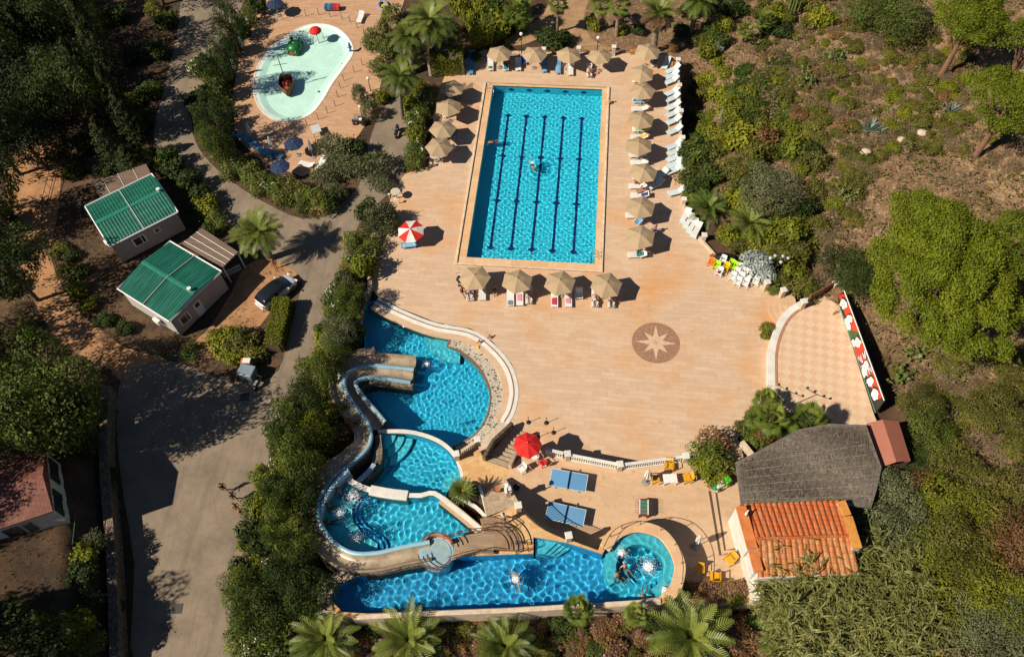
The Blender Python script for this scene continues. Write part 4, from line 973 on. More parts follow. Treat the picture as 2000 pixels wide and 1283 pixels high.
# pergola smothered in bougainvillea is with the plants; its posts stand here
# ================================================================ furniture
def ang(dx, dy, px=1000, py=640):
    a, b_ = P(px, py), P(px + dx * 20, py + dy * 20); return math.atan2(b_.y - a.y, b_.x - a.x)
m_tan = M('tan_canvas', (.42, .30, .175), .85, .06, 1.5)
m_pole = M('pale_pole', (.50, .47, .42), .4, .1, metal=.3)
m_base = M('concrete_base', (.30, .28, .25), .9, .2)
def parasol_proto(name, n, rad, drop, h, mat, mats2=None, valance=.0):
    t = thing(name, '', 'parasol')
    b = MB(); pts = []
    rings = [(0, 0), (.5, .42), (1, 1)]
    vs = [(0, 0, h)]; fs = []; ms = []
    K = n * 2
    for f, dz in rings[1:]:
        for k in range(K):
            a = 2 * math.pi * k / K; r = rad * f * (1 if k % 2 == 0 else math.cos(math.pi / n) * .985); sag = 0 if k % 2 == 0 else -.03 * f
            vs.append((r * math.cos(a), r * math.sin(a), h - drop * dz + sag))
    for k in range(K):
        j = (k + 1) % K; fs.append((0, 1 + k, 1 + j)); ms.append((k // 2) % 2 if mats2 else 0)
        fs.append((1 + k, 1 + K + k, 1 + K + j, 1 + j)); ms.append((k // 2) % 2 if mats2 else 0)
    if valance:
        o = len(vs)
        for k in range(K): x, y, z = vs[1 + K + k]; vs.append((x, y, z - valance))
        for k in range(K):
            j = (k + 1) % K; fs.append((1 + K + k, o + k, o + j, 1 + K + j)); ms.append((k // 2) % 2 if mats2 else 0)
    b.v = vs; b.f = fs; b.m = ms
    c = b.build('canopy', [mat, mats2] if mats2 else mat, t)
    MB().tube([(0, 0, 0), (0, 0, h + .05)], .028, 8).build('pole', m_pole, t)
    MB().lathe([(.32, 0), (.32, .08), (.08, .12), (.06, .3)], n=14).build('base', m_base, t)
    MB().ball((0, 0, h + .07), .05, n=8, k=5).build('finial', m_pole, t)
    return t
par = parasol_proto('parasol', 6, 1.52, .55, 2.5, m_tan)
PAR = []
for k, (x, y, r) in enumerate([(974, 98, 20), (1042, 99, 5), (1109, 101, 40), (1172, 104, 12)]): PAR.append((x, y, r, 'tan six sided parasol in the row above the lap pool, %s from the left' % ORD[k]))
PAR.append((1265, 93, 15, 'tan six sided parasol at the top right corner of the plaza below the drooping palm'))
for k, (x, y, r) in enumerate([(1254, 136, 25), (1256, 171, 10), (1252, 227, 20), (1250, 279, 30), (1256, 331, 15), (1253, 397, 18), (1252, 455, 22)]): PAR.append((x, y, r, 'tan six sided parasol in the column right of the lap pool, %s from the top' % ORD[k]))
for k, (x, y, r) in enumerate([(928, 536, 8), (1009, 545, 25), (1095, 547, 18), (1183, 549, 15)]): PAR.append((x, y, r, 'tan six sided parasol in the row below the lap pool, %s from the left' % ORD[k]))
for k, (x, y, r) in enumerate([(880, 166, 28), (874, 203, 35), (862, 246, 12), (855, 280, 5)]): PAR.append((x, y, r, 'tan six sided parasol beside the hedge left of the lap pool, %s from the top' % ORD[k]))
rr = random.Random(5)
for x, y, r, lab in PAR: put(par, P(x, y, 2.5) * Vector((1, 1, 0)) if False else Vector((P(x, y, 2.5).x, P(x, y, 2.5).y, .0)), R(r), lab, 'tan parasols round the lap pool', tilt=(rr.uniform(-.05, .05), rr.uniform(-.05, .05)))
m_redc = M('red_canvas', (.62, .012, .008), .8, .06, 1.5); m_whc = M('white_canvas', (.72, .70, .66), .85, .06, 1.5); m_navyc = M('navy_canvas', (.012, .03, .085), .85, .1)
o = parasol_proto('parasol', 8, 1.15, .5, 2.5, m_redc); p = P(1030, 864, 4.0); put(o, (p.x, p.y, 1.5), R(10), 'bright red round parasol at the head of the stairs')
o = parasol_proto('parasol', 8, 1.35, .5, 2.2, m_redc, m_whc); p = P(803, 442, 2.2); put(o, (p.x, p.y, 0), R(30), 'red and white striped parasol left of the lap pool', tilt=(.1, -.1))
nav = parasol_proto('parasol', 8, 1.1, .3, 2.0, m_navyc)
for k, (x, y, lab) in enumerate([(572, 277, 'dark blue parasol in the shade below the wading pool'), (535, 4, 'dark blue parasol in the shade at the top edge above the wading pool'), (545, 322, 'dark blue parasol behind the pink flowering hedge')]):
    p = P(x, y, 2.0); put(nav, (p.x, p.y, 0), .3 * k, lab)
def closed_parasol(h=2.5):
    t = thing('folded_parasol', '', 'parasol')
    b = MB(); n = 16; rows = []
    for i, (f, r) in enumerate([(0, .03), (.12, .09), (.45, .15), (.75, .20), (1, .17)]):
        rows.append([((r * (1 + .3 * math.cos(k * math.pi)) ) * math.cos(2 * math.pi * k / n), (r * (1 + .3 * math.cos(k * math.pi))) * math.sin(2 * math.pi * k / n), h - 1.35 * f) for k in range(n + 1)])
    b.grid(rows).build('canopy', m_whc, t)
    MB().tube([(0, 0, 0), (0, 0, h + .04)], .025, 8).build('pole', m_pole, t); MB().lathe([(.30, 0), (.30, .08), (.07, .12), (.06, .3)], n=14).build('base', m_base, t)
    return t
cp = closed_parasol()
for x, y, z, lab in [(1265, 925, 1.5, 'folded white parasol beside the white table and yellow chairs'), (1366, 1052, 1.5, 'folded white parasol in the shade right of the whirlpool'), (484, 250, 0, 'folded white parasol beside the blue loungers, nearest the wading pool'), (527, 276, 0, 'folded white parasol between the blue loungers and the dark blue parasol'), (604, 283, 0, 'folded white parasol on the sunny patch beside the olive shrub'), (484, 45, 0, 'folded white parasol along the dark hedge, topmost on the left of the wading pool'), (470, 82, 0, 'folded white parasol along the dark hedge, middle one on the left'), (455, 125, 0, 'folded white parasol along the dark hedge, lowest on the left of the wading pool')]:
    p = P(x, y, z + 1.8); put(cp, (p.x, p.y, z), 0, lab)

# ---- sun loungers
m_loung = M('white_lounger_plastic', (.80, .78, .74), .4, .05, 3); m_pale = M('pale_aqua_fabric', (.60, .70, .72), .7, .08, 3); m_blue = M('blue_fabric', (.10, .27, .46), .8, .12, 3)
def lounger_proto(name, fabric, frame, recl=28, armrest=False):
    t = thing(name, '', 'lounger'); w = .66; zs = .34; L = .72; a = R(recl)
    def slab(p0, p1, mat, nm, n=8):
        b = MB(); d = (p1 - p0); ln = d.length; e = math.atan2(d.z, d.x); s = ln / n
        for k in range(n):
            c = p0 + d * ((k + .5) / n); b.box((c.x, 0, c.z), (s * .86, w - .06, .03), 0, 0, ('Y', -e))
        for sg in (-1, 1): c = (p0 + p1) / 2; b.box((c.x, sg * (w / 2 - .025), c.z - .012), (ln, .05, .06), 0, 0, ('Y', -e))
        b.build(nm, mat, t)
    hinge = Vector((.25, 0, zs)); top = hinge + Vector((math.cos(a) * L, 0, math.sin(a) * L))
    slab(Vector((-.98, 0, zs)), hinge, fabric, 'seat', 11); slab(hinge, top, fabric, 'backrest', 7)
    for x, y in ((-.85, -.28), (-.85, .28), (.35, -.28), (.35, .28)):
        MB().box((x, y, .155), (.06, .05, .31), 0, 0, None, .9).build('leg', frame, t)
    if armrest:
        for y in (-.35, .35): MB().box((.12, y, .52), (.5, .06, .04)).build('armrest', frame, t)
    return t
lw = lounger_proto('sun_lounger', m_loung, m_loung); lp = lounger_proto('sun_lounger', m_pale, m_loung, 38); lb = lounger_proto('sun_lounger', m_blue, m_loung, 30)
def at(x, y, z=0.0): p = P(x, y, z + .3); return Vector((p.x, p.y, z))
def towel(x, y, z, rz, c, label, L=1.5, w=.62, x0=-.8, recl=28, name='beach_towel'):
    m = M('towel_%s' % c[0], c[1], .95, .2, 5)
    prof = []; a = R(recl)
    for s in np.linspace(x0, x0 + L, 14):
        prof.append((s, .372) if s < .25 else (.25 + (s - .25) * math.cos(a), .372 + (s - .25) * math.sin(a)))
    r_ = random.Random(int(x * 7 + y)); rows = []
    for px_, pz in prof: rows.append([(px_ + .03 * math.sin(j + px_ * 4), -w / 2 + w * j / 6, pz + r_.uniform(0, .02) - (.06 if j in (0, 6) else 0)) for j in range(7)])
    o = MB().grid(rows, flip=False).build(name, m, sm=True); o.location = at(x, y, z); o.rotation_euler = (0, 0, rz)
    so = o.modifiers.new('thick', 'SOLIDIFY'); so.thickness = .012
    return tag(o, label, 'towel')
N_, E_, S_ = (0, -1), (1, 0), (0, 1)
TW = dict(teal=('teal', (.02, .22, .28)), white=('white', (.74, .72, .70)), orange=('orange', (.75, .25, .08)), purple=('purple', (.22, .12, .30)), azure=('azure', (.04, .25, .52)), lime=('lime', (.16, .62, .05)), amber=('amber', (.80, .42, .06)), red=('red', (.45, .04, .08)), pink=('pink', (.62, .28, .36)), navy=('navy', (.03, .06, .18)), grey=('grey', (.18, .22, .26)), sky=('sky', (.22, .42, .60)), dteal=('dark_teal', (.01, .20, .20)))
def lie(proto, x, y, d, label, tw=None, group=None, z=0.0, jit=0):
    rz = ang(d[0], d[1], x, y) + jit
    put(proto, at(x, y, z), rz, label, group)
    for q in tw or []:
        c, x0, L, lab = q; towel(x, y, z, rz, TW[c], lab, L, .62, x0)
g1 = 'loungers round the lap pool'
TOP = [(lw, 958, 127, N_, 'white lounger with a teal towel, leftmost in the top row', [('dteal', -.75, .4, 'rolled teal towel on the leftmost lounger of the top row')]),
       (lw, 988, 127, N_, 'white lounger under a large teal towel, second in the top row', [('teal', -.9, 1.75, 'large dark teal towel on the second lounger of the top row')]),
       (lw, 1012, 127, N_, 'white lounger in parasol shade behind the blue deck chair', None),
       (lb, 1063, 130, N_, 'blue lounger under the second top parasol, left of its twin', [('sky', -.95, 1.1, 'pale blue striped towel on the left blue lounger of the top row')]),
       (lb, 1090, 133, N_, 'blue lounger left of the long white one in the top row', [('sky', -.95, 1.3, 'pale blue striped towel on the right blue lounger of the top row')]),
       (lw, 1114, 136, N_, 'empty white lounger below the third top parasol', None),
       (lw, 1151, 139, N_, 'white lounger with a sunbather below the fourth top parasol', None)]
for a_ in TOP: lie(a_[0], a_[1], a_[2], a_[3], a_[4], a_[5], g1)
lie(lb, 918, 134, N_, 'blue slatted lounger in the shade of the clipped flowering arbour', None, g1)
lie(lb, 921, 113, (.25, -1), 'blue lounger set aslant behind the arbour at the top left corner', None, g1)
lie(lp, 1280, 120, (.2, -1), 'pale lounger with a dark towel under the corner parasol', [('grey', -.6, 1.3, 'dark grey green towel on the lounger under the corner parasol')], g1)
lie(lp, 1301, 125, (.5, -1), 'pale slatted lounger at the top right corner turned toward the hillside', None, g1)
RC = [(lw, 1252, 157, 'white lounger with orange and purple towels right of the lap pool', [('orange', -.35, .45, 'orange towel on the upper lounger right of the pool'), ('purple', .1, .7, 'lilac towel at the head of the upper lounger right of the pool')]),
      (lw, 1252, 197, 'lounger draped in bright blue towels right of the pool', [('azure', -.9, 1.75, 'bright blue towel covering a lounger right of the pool')]),
      (lw, 1250, 213, 'bare white lounger below the blue towelled one', None),
      (lw, 1252, 253, 'lounger with a lime green towel right of the pool', [('lime', -.65, 1.5, 'lime green towel on a lounger right of the pool')]),
      (lw, 1249, 268, 'white lounger with an amber towel below the lime green one', [('amber', .1, .75, 'amber towel at the head of a white lounger')]),
      (lw, 1246, 303, 'white lounger half hidden under the fourth parasol of the right column', None),
      (lw, 1249, 318, 'white lounger with a white towel below the fourth parasol of the right column', [('white', -.1, .9, 'white towel on the lounger below the fourth parasol of the right column')]),
      (lw, 1253, 352, 'lounger carrying a sunbather with a yellow wrap right of the pool', None),
      (lw, 1246, 364, 'lounger carrying the sunbather in red right of the pool', None),
      (lw, 1250, 382, 'white lounger below the group of sunbathers right of the pool', [('navy', .15, .7, 'navy towel on the lounger below the group of sunbathers')]),
      (lw, 1240, 421, 'white lounger with one arm showing beside the blue deck chair', None),
      (lw, 1245, 498, 'lowest lounger right of the pool with a teal towel', [('dteal', -.1, .75, 'teal towel on the lowest lounger right of the pool')])]
for q in RC: lie(q[0], q[1], q[2], E_, q[3], q[4], g1)
EC = [(1315, 136), (1312, 148), (1312, 158), (1313, 180), (1314, 192), (1315, 208), (1315, 222), (1316, 236), (1318, 255), (1318, 284), (1319, 296), (1318, 308), (1319, 320), (1317, 332)]
for k, (x, y) in enumerate(EC): lie(lp, x, y, (1, -.42), 'pale lounger in the slanting row along the east edge wall, %s from the top' % ORD[k], None, 'pale loungers along the east edge')
lie(lp, 1322, 375, (1, -.25), 'single pale lounger below the slanting row at the east edge', None, g1)
lie(lp, 1291, 342, (1, -.7), 'pale lounger in parasol shade right of the sunbathers, upper of two', None, g1)
lie(lp, 1282, 360, (1, -.5), 'pale lounger in parasol shade right of the sunbathers, lower of two', None, g1)
BR = [(lw, 918, 571, 'white lounger with two sunbathers under the leftmost bottom parasol', [('white', -.5, 1.0, 'crumpled white towel beside the leftmost bottom parasol')]),
      (lw, 942, 570, 'empty white lounger right of the sunbathers in the bottom row', None),
      (lw, 997, 581, 'white lounger with a grey towel, left of three under the second bottom parasol', [('grey', -.9, .5, 'small grey towel on a lounger in the bottom row')]),
      (lw, 1015, 580, 'white lounger in the middle of three under the second bottom parasol', [('pink', -.5, .8, 'faded pink towel on the middle lounger of three in the bottom row')]),
      (lw, 1033, 577, 'white lounger on the right of three under the second bottom parasol', None),
      (lw, 1083, 583, 'white lounger with a red towel below the third bottom parasol', [('red', -.75, .8, 'dark red towel thrown on a bottom row lounger')]),
      (lw, 1110, 583, 'white lounger with a pink towel below the third bottom parasol', [('pink', -.6, .6, 'pink towel on the lounger right of the dark red towel')]),
      (lw, 1162, 583, 'white lounger with a sunbather, left one under the rightmost bottom parasol', None),
      (lw, 1194, 584, 'white lounger with a sunbather, right one under the rightmost bottom parasol', None)]
for q in BR: lie(q[0], q[1], q[2], N_, q[3], q[4], g1)
LC = [(lb, 886, 187, 'blue towelled lounger below the top left hedge parasol'), (lw, 880, 222, 'white lounger below the second hedge parasol'), (lb, 880, 265, 'striped lounger below the third hedge parasol'), (lw, 874, 294, 'white lounger at the edge of the lowest hedge parasol')]
for q in LC: lie(q[0], q[1], q[2], (1, -.3), q[3], None, g1)
lie(lb, 803, 478, (1, -.12), 'lounger with a faded blue cover below the red and white parasol', [('sky', -.8, 1.5, 'faded blue towel on the lounger below the red and white parasol')], g1)
for k, (x, y) in enumerate([(463, 262), (478, 270), (489, 279), (505, 290), (520, 300), (536, 302)]): lie(lb, x, y, (-1, -.35), 'blue lounger in the shaded row behind the wading pool hedge, %s from the left' % ORD[k], None, 'blue loungers by the wading pool')
lie(lw, 600, 322, (1, .25), 'white lounger on the sunny corner behind the oleander hedge', None); lie(lw, 628, 318, (.6, -.8), 'white lounger beside the olive shrub on the wading pool deck', None)
# stacked loungers
def stack_proto():
    t = thing('lounger_stack', '', 'loungers')
    for k in range(5):
        b = MB(); z = .18 + .13 * k
        b.box((0, 0, z), (1.15, .62, .035)); b.box((.78, 0, z + .13), (.60, .62, .035), 0, 0, ('Y', -R(25)))
        for x, y in ((-.5, -.28), (-.5, .28), (.4, -.28), (.4, .28)): b.box((x, y, z - .09), (.05, .05, .18))
        b.build('lounger', m_pale if k != 4 else m_loung, t)
    return t
sp_ = stack_proto()
for k, (x, y) in enumerate([(1337, 428), (1343, 438), (1350, 447), (1358, 455)]):
    put(sp_, at(x, y), ang(.55, -1, x, y), 'stack of folded pale loungers below the lone lounger, %s from the top' % ORD[k], 'stacks of pale loungers')

# ---- chairs
m_yel = M('amber_plastic', (.72, .36, .015), .4, .06); m_org = M('orange_plastic', (.80, .20, .015), .4, .06); m_lime = M('lime_plastic', (.42, .72, .02), .4, .06); m_ylw = M('yellow_plastic', (.80, .50, .01), .4, .06); m_redp = M('red_plastic', (.62, .02, .03), .4, .06)
def chair_proto(m):
    t = thing('garden_chair', '', 'chair')
    MB().box((0, 0, .43), (.46, .50, .04)).build('seat', m, t, bevel=.015)
    rows = [[(-.24 - .12 * f - .06 * math.cos(a), .27 * math.sin(a), .44 + .46 * f) for a in np.linspace(-1.45, 1.45, 9)] for f in np.linspace(0, 1, 5)]
    b = MB().grid(rows).build('backrest', m, t, sm=True); s_ = b.modifiers.new('t', 'SOLIDIFY'); s_.thickness = .025
    for y in (-.27, .27):
        MB().box((-.02, y, .66), (.48, .055, .035)).build('armrest', m, t, bevel=.01)
        MB().box((.20, y, .33), (.045, .05, .66), 0, 0, None, .85).build('leg', m, t); MB().box((-.22, y * .95, .22), (.05, .05, .44), 0, 0, None, .85).build('leg', m, t)
    return t
chs = {k: chair_proto(m) for k, m in dict(white=m_whiteplastic, amber=m_yel, orange=m_org, lime=m_lime, yellow=m_ylw, red=m_redp).items()}
def chair(kind, x, y, d, label, z=0.0, s=1.0, group=None): put(chs[kind], at(x, y, z), ang(d[0], d[1], x, y), label, group, s)
chair('orange', 1388, 516, (-.6, 1), 'orange chair at the left end of the coloured chairs'); chair('lime', 1399, 522, (-.6, 1), 'lime green chair next to the orange one')
chair('white', 1411, 511, (-.5, 1), 'white chair behind the lime green and yellow ones'); chair('white', 1404, 534, (-.6, 1), 'white chair with a dark bag in front of the coloured chairs')
chair('yellow', 1417, 525, (-.6, 1), 'yellow chair between the two lime green ones'); chair('lime', 1427, 519, (-.6, 1), 'lime green chair behind, left of two side by side'); chair('lime', 1433, 523, (-.6, 1), 'lime green chair behind, right of two side by side')
for k, (x, y) in enumerate([(1444, 527), (1437, 536), (1430, 544), (1453, 536), (1446, 545), (1440, 554), (1462, 541), (1455, 556), (1475, 553)]):
    chair('white', x, y, (-.5, 1), ['white chair at the back of the left line in the white cluster', 'white chair in the middle of the left line in the white cluster', 'white chair at the front of the left line in the white cluster', 'white chair at the back of the middle line in the white cluster', 'white chair in the middle of the middle line in the white cluster', 'white chair at the front of the middle line in the white cluster', 'round backed white chair at the back of the right line in the white cluster', 'white chair at the front of the right line in the white cluster', 'white chair standing alone at the right end of the white cluster'][k], group='white chairs by the silver bush')
o = MB().box((0, 0, .47), (.3, .24, .14), .4).build('bag', M('maroon_cloth', (.10, .015, .03), .9), bevel=.04); o.location = at(1404, 534); tag(o, 'dark maroon bag lying on a white chair', 'bag')
o = MB().ball((0, 0, .28), (1.1, .5, .3), n=14, k=6).build('covered_heap', M('black_cover', (.012, .013, .016), .4, .3, 4)); o.location = at(1416, 502); o.rotation_euler = (0, 0, ang(1, .1)); tag(o, 'black plastic sheet over a heap behind the coloured chairs', 'cover')
t = thing('easel', 'folded orange brown wooden easel left of the coloured chairs', 'easel'); p = at(1392, 499); t.location = p
for x in (-.25, .25): MB().tube([(x, 0, 0), (x * .4, -.25, 1.0)], .03, 4).build('leg', m_wood, t)
MB().box((0, -.1, .45), (.6, .04, .5), 0, 0, ('X', .25)).build('board', M('orange_board', (.50, .22, .10), .7), t)
chair('white', 1044, 893, (-1, .5), 'white chair by the red chair under the red parasol', 1.5); chair('white', 1019, 917, (-.8, .6), 'white chair below the red parasol nearest the stairs', 1.5)
chair('red', 1060, 904, (-.7, -.7), 'red chair right of the red parasol', 1.5)
chair('amber', 1306, 912, (0, 1), 'amber chair against the white balustrade', 1.5, 1.25); chair('amber', 1341, 935, (-1, .1), 'amber chair right of the white table', 1.5, 1.2); chair('amber', 1281, 936, (1, 0), 'amber chair in shadow left of the white table', 1.5, 1.2)
chair('amber', 1424, 1094, (-.8, .6), 'amber chair in the sun by the whitewashed wall', 1.5, 1.25); chair('amber', 1395, 1127, (0, -1), 'wide amber chair half in shade above the flower bed', 1.5, 1.35); chair('amber', 1367, 1113, (0, 1), 'amber chair in deep shade right of the whirlpool', 1.5, 1.0)
t = thing('garden_table', 'white rectangular table between the amber chairs', 'table', at(1309, 934, 1.9) * Vector((1, 1, 0)) + Vector((0, 0, 1.5)), ang(1, -.05))
MB().box((0, 0, .72), (1.1, .75, .05)).build('table_top', m_whiteplastic, t, bevel=.02)
for x, y in ((-.45, -.3), (.45, -.3), (-.45, .3), (.45, .3)): MB().box((x, y, .35), (.06, .06, .7)).build('leg', m_whiteplastic, t)
# deck chairs
def deckchair(m):
    t = thing('deck_chair', '', 'deck chair')
    rows = [[(x, y, z) for y in np.linspace(-.3, .3, 5)] for x, z in ((.42, .40), (.25, .33), (.0, .30), (-.2, .45), (-.38, .75), (-.48, 1.0))]
    b = MB().grid(rows).build('sling', m, t, sm=True); b.modifiers.new('t', 'SOLIDIFY').thickness = .015
    for y in (-.32, .32):
        MB().tube([(.45, y, .40), (-.5, y, 1.02)], .02, 6).build('frame', m_loung, t); MB().tube([(.40, y, .02), (-.12, y, .62)], .02, 6).build('leg', m_loung, t); MB().tube([(-.42, y, .02), (.12, y, .55)], .02, 6).build('leg', m_loung, t)
    return t
dk = deckchair(m_navyc if False else M('royal_blue_sling', (.03, .09, .34), .8, .1)); put(dk, at(1023, 121), ang(0, 1), 'blue deck chair under the second top parasol')
dk2 = deckchair(m_blue); put(dk2, at(1247, 434), ang(-.9, .5), 'blue deck chair tilted between the two lowest right parasols')
dk3 = deckchair(m_loung); put(dk3, at(1131, 577), ang(0, 1), 'white framed deck chair in the shade of the third bottom parasol')
# ---- games
m_tt = M('blue_table', (.14, .33, .56), .45, .06, 1.0); m_line = M('white_line', (.75, .75, .75), .6)
def pingpong(label, quad, z):
    q = [P(x, y, z + .76) for x, y in quad]; c = sum(q, Vector()) / 4; rz = math.atan2((q[1] - q[0]).y, (q[1] - q[0]).x); L = (q[1] - q[0]).length; W = (q[3] - q[0]).length
    t = thing('ping_pong_table', label, 'table', (c.x, c.y, z), rz)
    for s in (-1, 1): MB().box((s * L / 4 * 1.01, 0, .745), (L / 2 - .03, W, .04)).build('table_top', m_tt, t, bevel=.01)
    MB().box((0, 0, .84), (.02, W + .2, .15)).build('net', M('dark_net', (.02, .035, .06), .9), t)
    b = MB()
    for y in (-W / 2 + .02, W / 2 - .02): b.box((0, y, .767), (L, .03, .004))
    for x in (-L / 2 + .02, L / 2 - .02): b.box((x, 0, .768), (.03, W - .08, .004))
    b.build('edge_line', m_line, t)
    for x in (-L * .32, L * .32):
        for y in (-W * .35, W * .35): MB().box((x, y, .36), (.07, .07, .72)).build('leg', m_iron, t)
pingpong('blue ping pong table nearer the white balustrade', [(1079, 913), (1150, 926), (1141, 964), (1073, 947)], 1.5)
pingpong('blue ping pong table striped by the fence shadow', [(1072, 977), (1146, 994), (1136, 1033), (1066, 1011)], 1.5)
t = thing('foosball_table', 'green foosball table with dark red sides near the whirlpool', 'table', at(1258, 988, 2.2) * Vector((1, 1, 0)) + Vector((0, 0, 1.5)), ang(0, 1, 1258, 988))
MB().box((0, 0, .70), (1.35, .76, .26)).build('cabinet', M('dark_red_wood', (.22, .035, .025), .4, .15), t, bevel=.02)
MB().box((0, 0, .835), (1.12, .56, .012)).build('playing_field', M('green_field', (.01, .20, .10), .5, .1), t)
for y in (-.32, .32): MB().box((0, y, .85), (1.2, .10, .05)).build('rail', m_whiteplastic, t)
fig = M('player_white', (.7, .7, .68), .5)
for k in range(8):
    x = -.52 + .148 * k; r_ = MB().tube([(x, -.72, .90), (x, .72, .90)], .012, 6).build('rod', m_steel, t)
    for y in ((-.15, 0, .15) if k % 2 else (-.2, -.07, .07, .2)): MB().box((x, y, .885), (.03, .035, .09)).build('player', fig if k % 2 else m_redp, r_)
for x in (-.55, .55):
    for y in (-.3, .3): MB().box((x, y, .29), (.09, .09, .58)).build('leg', bpy.data.materials['dark_red_wood'], t)
# green ride-on toy
t = thing('ride_on_car', 'bright green and white coin operated toy car beside the bush', 'toy car', at(1410, 945, 1.5), ang(1, -.45))
mg = M('toy_green', (.06, .50, .02), .35, .08)
MB().box((0, 0, .22), (1.5, .75, .12)).build('plinth', M('toy_base', (.62, .55, .35), .6), t); MB().box((-.3, 0, .5), (.85, .62, .42), 0, 0, None, .85).build('bonnet', M('toy_cream', (.62, .58, .42), .4), t, bevel=.08)
MB().box((.42, 0, .62), (.5, .66, .65), 0, 0, None, .9).build('seat_back', mg, t, bevel=.06); MB().box((.1, 0, .52), (.5, .5, .2)).build('seat', mg, t, bevel=.05); MB().ball((-.72, 0, .5), (.22, .3, .22), n=10, k=6).build('nose', M('toy_dark_green', (.0, .28, .10), .4), t)
for x in (-.45, .45):
    for y in (-.36, .36): MB().tube([(x, y - .05, .3), (x, y + .05, .3)], .17, 12).build('wheel', m_iron, t)
# ---- posts on the plaza by the stairs
def stanchion():
    t = thing('rope_post', '', 'post'); MB().lathe([(.20, 0), (.20, .05), (.06, .09)], n=14).build('base', m_iron, t); MB().tube([(0, 0, .05), (0, 0, .92)], .025).build('pole', m_iron, t); MB().ball((0, 0, .95), .05, n=8, k=5).build('knob', m_iron, t); return t
stn = stanchion()
for x, y, lab in [(1032, 825, 'dark rope post, upper left of four beside the stairs'), (1067, 826, 'dark rope post, upper right of four beside the stairs'), (1081, 845, 'dark rope post, farthest right of four beside the stairs'), (1050, 854, 'dark rope post, nearest the red parasol')]: put(stn, P(x, y), 0, lab)
# ---- round high tables
def hightable():
    t = thing('round_table', '', 'table'); MB().lathe([(.48, 1.02), (.50, 1.04), (.50, 1.08), (.47, 1.09)], n=22).build('table_top', M('stone_top', (.55, .48, .38), .6, .15), t); MB().tube([(0, 0, 0), (0, 0, 1.03)], .07, 8).build('column', m_cream, t); MB().lathe([(.30, 0), (.28, .06), (.1, .1)], n=14).build('base', m_cream, t)
    for k in range(3): a = 2.1 * k; MB().lathe([(.16, .55), (.16, .6)], (.75 * math.cos(a), .75 * math.sin(a), 0), 10).build('stool_seat', m_cream, t); MB().tube([(.75 * math.cos(a), .75 * math.sin(a), 0), (.75 * math.cos(a), .75 * math.sin(a), .56)], .05).build('stool_leg', m_cream, t)
    return t
ht = hightable(); put(ht, P(851, 318), 0, 'round stone bar table below the lowest hedge parasol'); put(ht, P(775, 388), 1, 'round stone bar table at the corner of the shrubs left of the plaza')
# ---- lamps
def lamp(label, x, y, z, h, heads, m_head, cat='street lamp', hs=1.0):
    t = thing('street_lamp', label, cat, P(x, y, z)); MB().tube([(0, 0, 0), (0, 0, h)], [.06, .035], 8).build('pole', m_iron, t)
    for hx, hy in heads:
        MB().tube([(0, 0, h - .1), (hx, hy, h)], .025).build('arm', m_iron, t); MB().lathe([(.07 * hs, 0), (.18 * hs, .1 * hs), (.2 * hs, .28 * hs), (.1 * hs, .36 * hs)], (hx, hy, h), 10).build('lamp_head', m_head, t)
    return t
lamp('lamp post with five pale globes over the silver bush', 1506, 545, 0, 3.0, [(-.8, 0), (-.35, .3), (.35, .3), (.8, .1), (.1, -.4)], M('pale_lamp_glass', (.42, .45, .52), .3), hs=.8)
lamp('square headed lamp on the pillar at the top of the shaded stairs', 992, 962, 4.0, 1.3, [(0, 0)], m_whiteplastic)
lamp('dark lamp post with a crooked cross arm beside the palm bed at the stage', 1520, 808, 0, 4.0, [(-.9, .5), (-.3, .2), (.4, -.2), (.9, -.4)], m_iron, hs=.55)
lamp('lamp post with a round cream globe beside the dark cart', 712, 247, 0, 2.6, [(0, 0)], M('cream_globe', (.7, .62, .45), .4))
lamp('thin lamp post at the right end of the wire fence in the top row', 1019, 112, 0, 3.0, [(0, 0)], m_whiteplastic)
lamp('thin lamp post left of the brown lattice fence', 1166, 108, 0, 2.2, [(0, 0)], m_whiteplastic)
lamp('small white globe lamp at the lower edge of the wading pool deck', 724, 178, 0, 1.6, [(0, 0)], m_whiteplastic)
# steel pool ladders
def ladder(x, y, label, rz):
    t = thing('pool_ladder', label, 'ladder', P(x, y, .05), rz)
    for s in (-.25, .25): MB().tube([(-.55, s, -1.1), (-.55, s, .35), (-.45, s, .65), (-.2, s, .75), (.1, s, .5), (.15, s, 0)], .028, 8).build('handrail', m_steel, t)
    for k in range(4): MB().box((-.55, 0, -1.0 + .3 * k), (.1, .5, .04)).build('rung', m_steel, t)
ladder(1166, 502, 'steel ladder at the lower right corner of the lap pool', 0); ladder(954, 178, 'steel ladder at the upper left corner of the lap pool', math.pi)
# ---- pots by the stairs
def pot(x, y, z, label, m, leafy=False):
    t = thing('plant_pot', label, 'plant pot', P(x, y, z)); MB().lathe([(.16, 0), (.26, .35), (.29, .42), (.24, .40), (.22, .34)], n=14).build('pot', m, t)
    return t
m_clay = M('clay', (.42, .16, .07), .8, .15)
pot(971, 958, 2.3, 'broken clay pot on the shaded stairs beside the lamp', m_clay); pot(1009, 955, 1.5, 'dark pot in the shade right of the lamp', m_iron)
# ---- drain and gutter lines of the terrace
dl = M('slot_drain', (.10, .07, .05), .8)
o = MB().wall(PP([(1386, 958), (1407, 1084), (1440, 1076)], 1.5), .2, 1.44, 1.506).build('slot_drain', dl); tag(o, 'left dark slot drain across the terrace in front of the whitewashed wall', 'drain')
o = MB().wall(PP([(1398, 956), (1416, 1074), (1442, 1071)], 1.5), .16, 1.44, 1.506).build('slot_drain', dl); tag(o, 'right dark slot drain across the terrace nearest the whitewashed wall', 'drain')
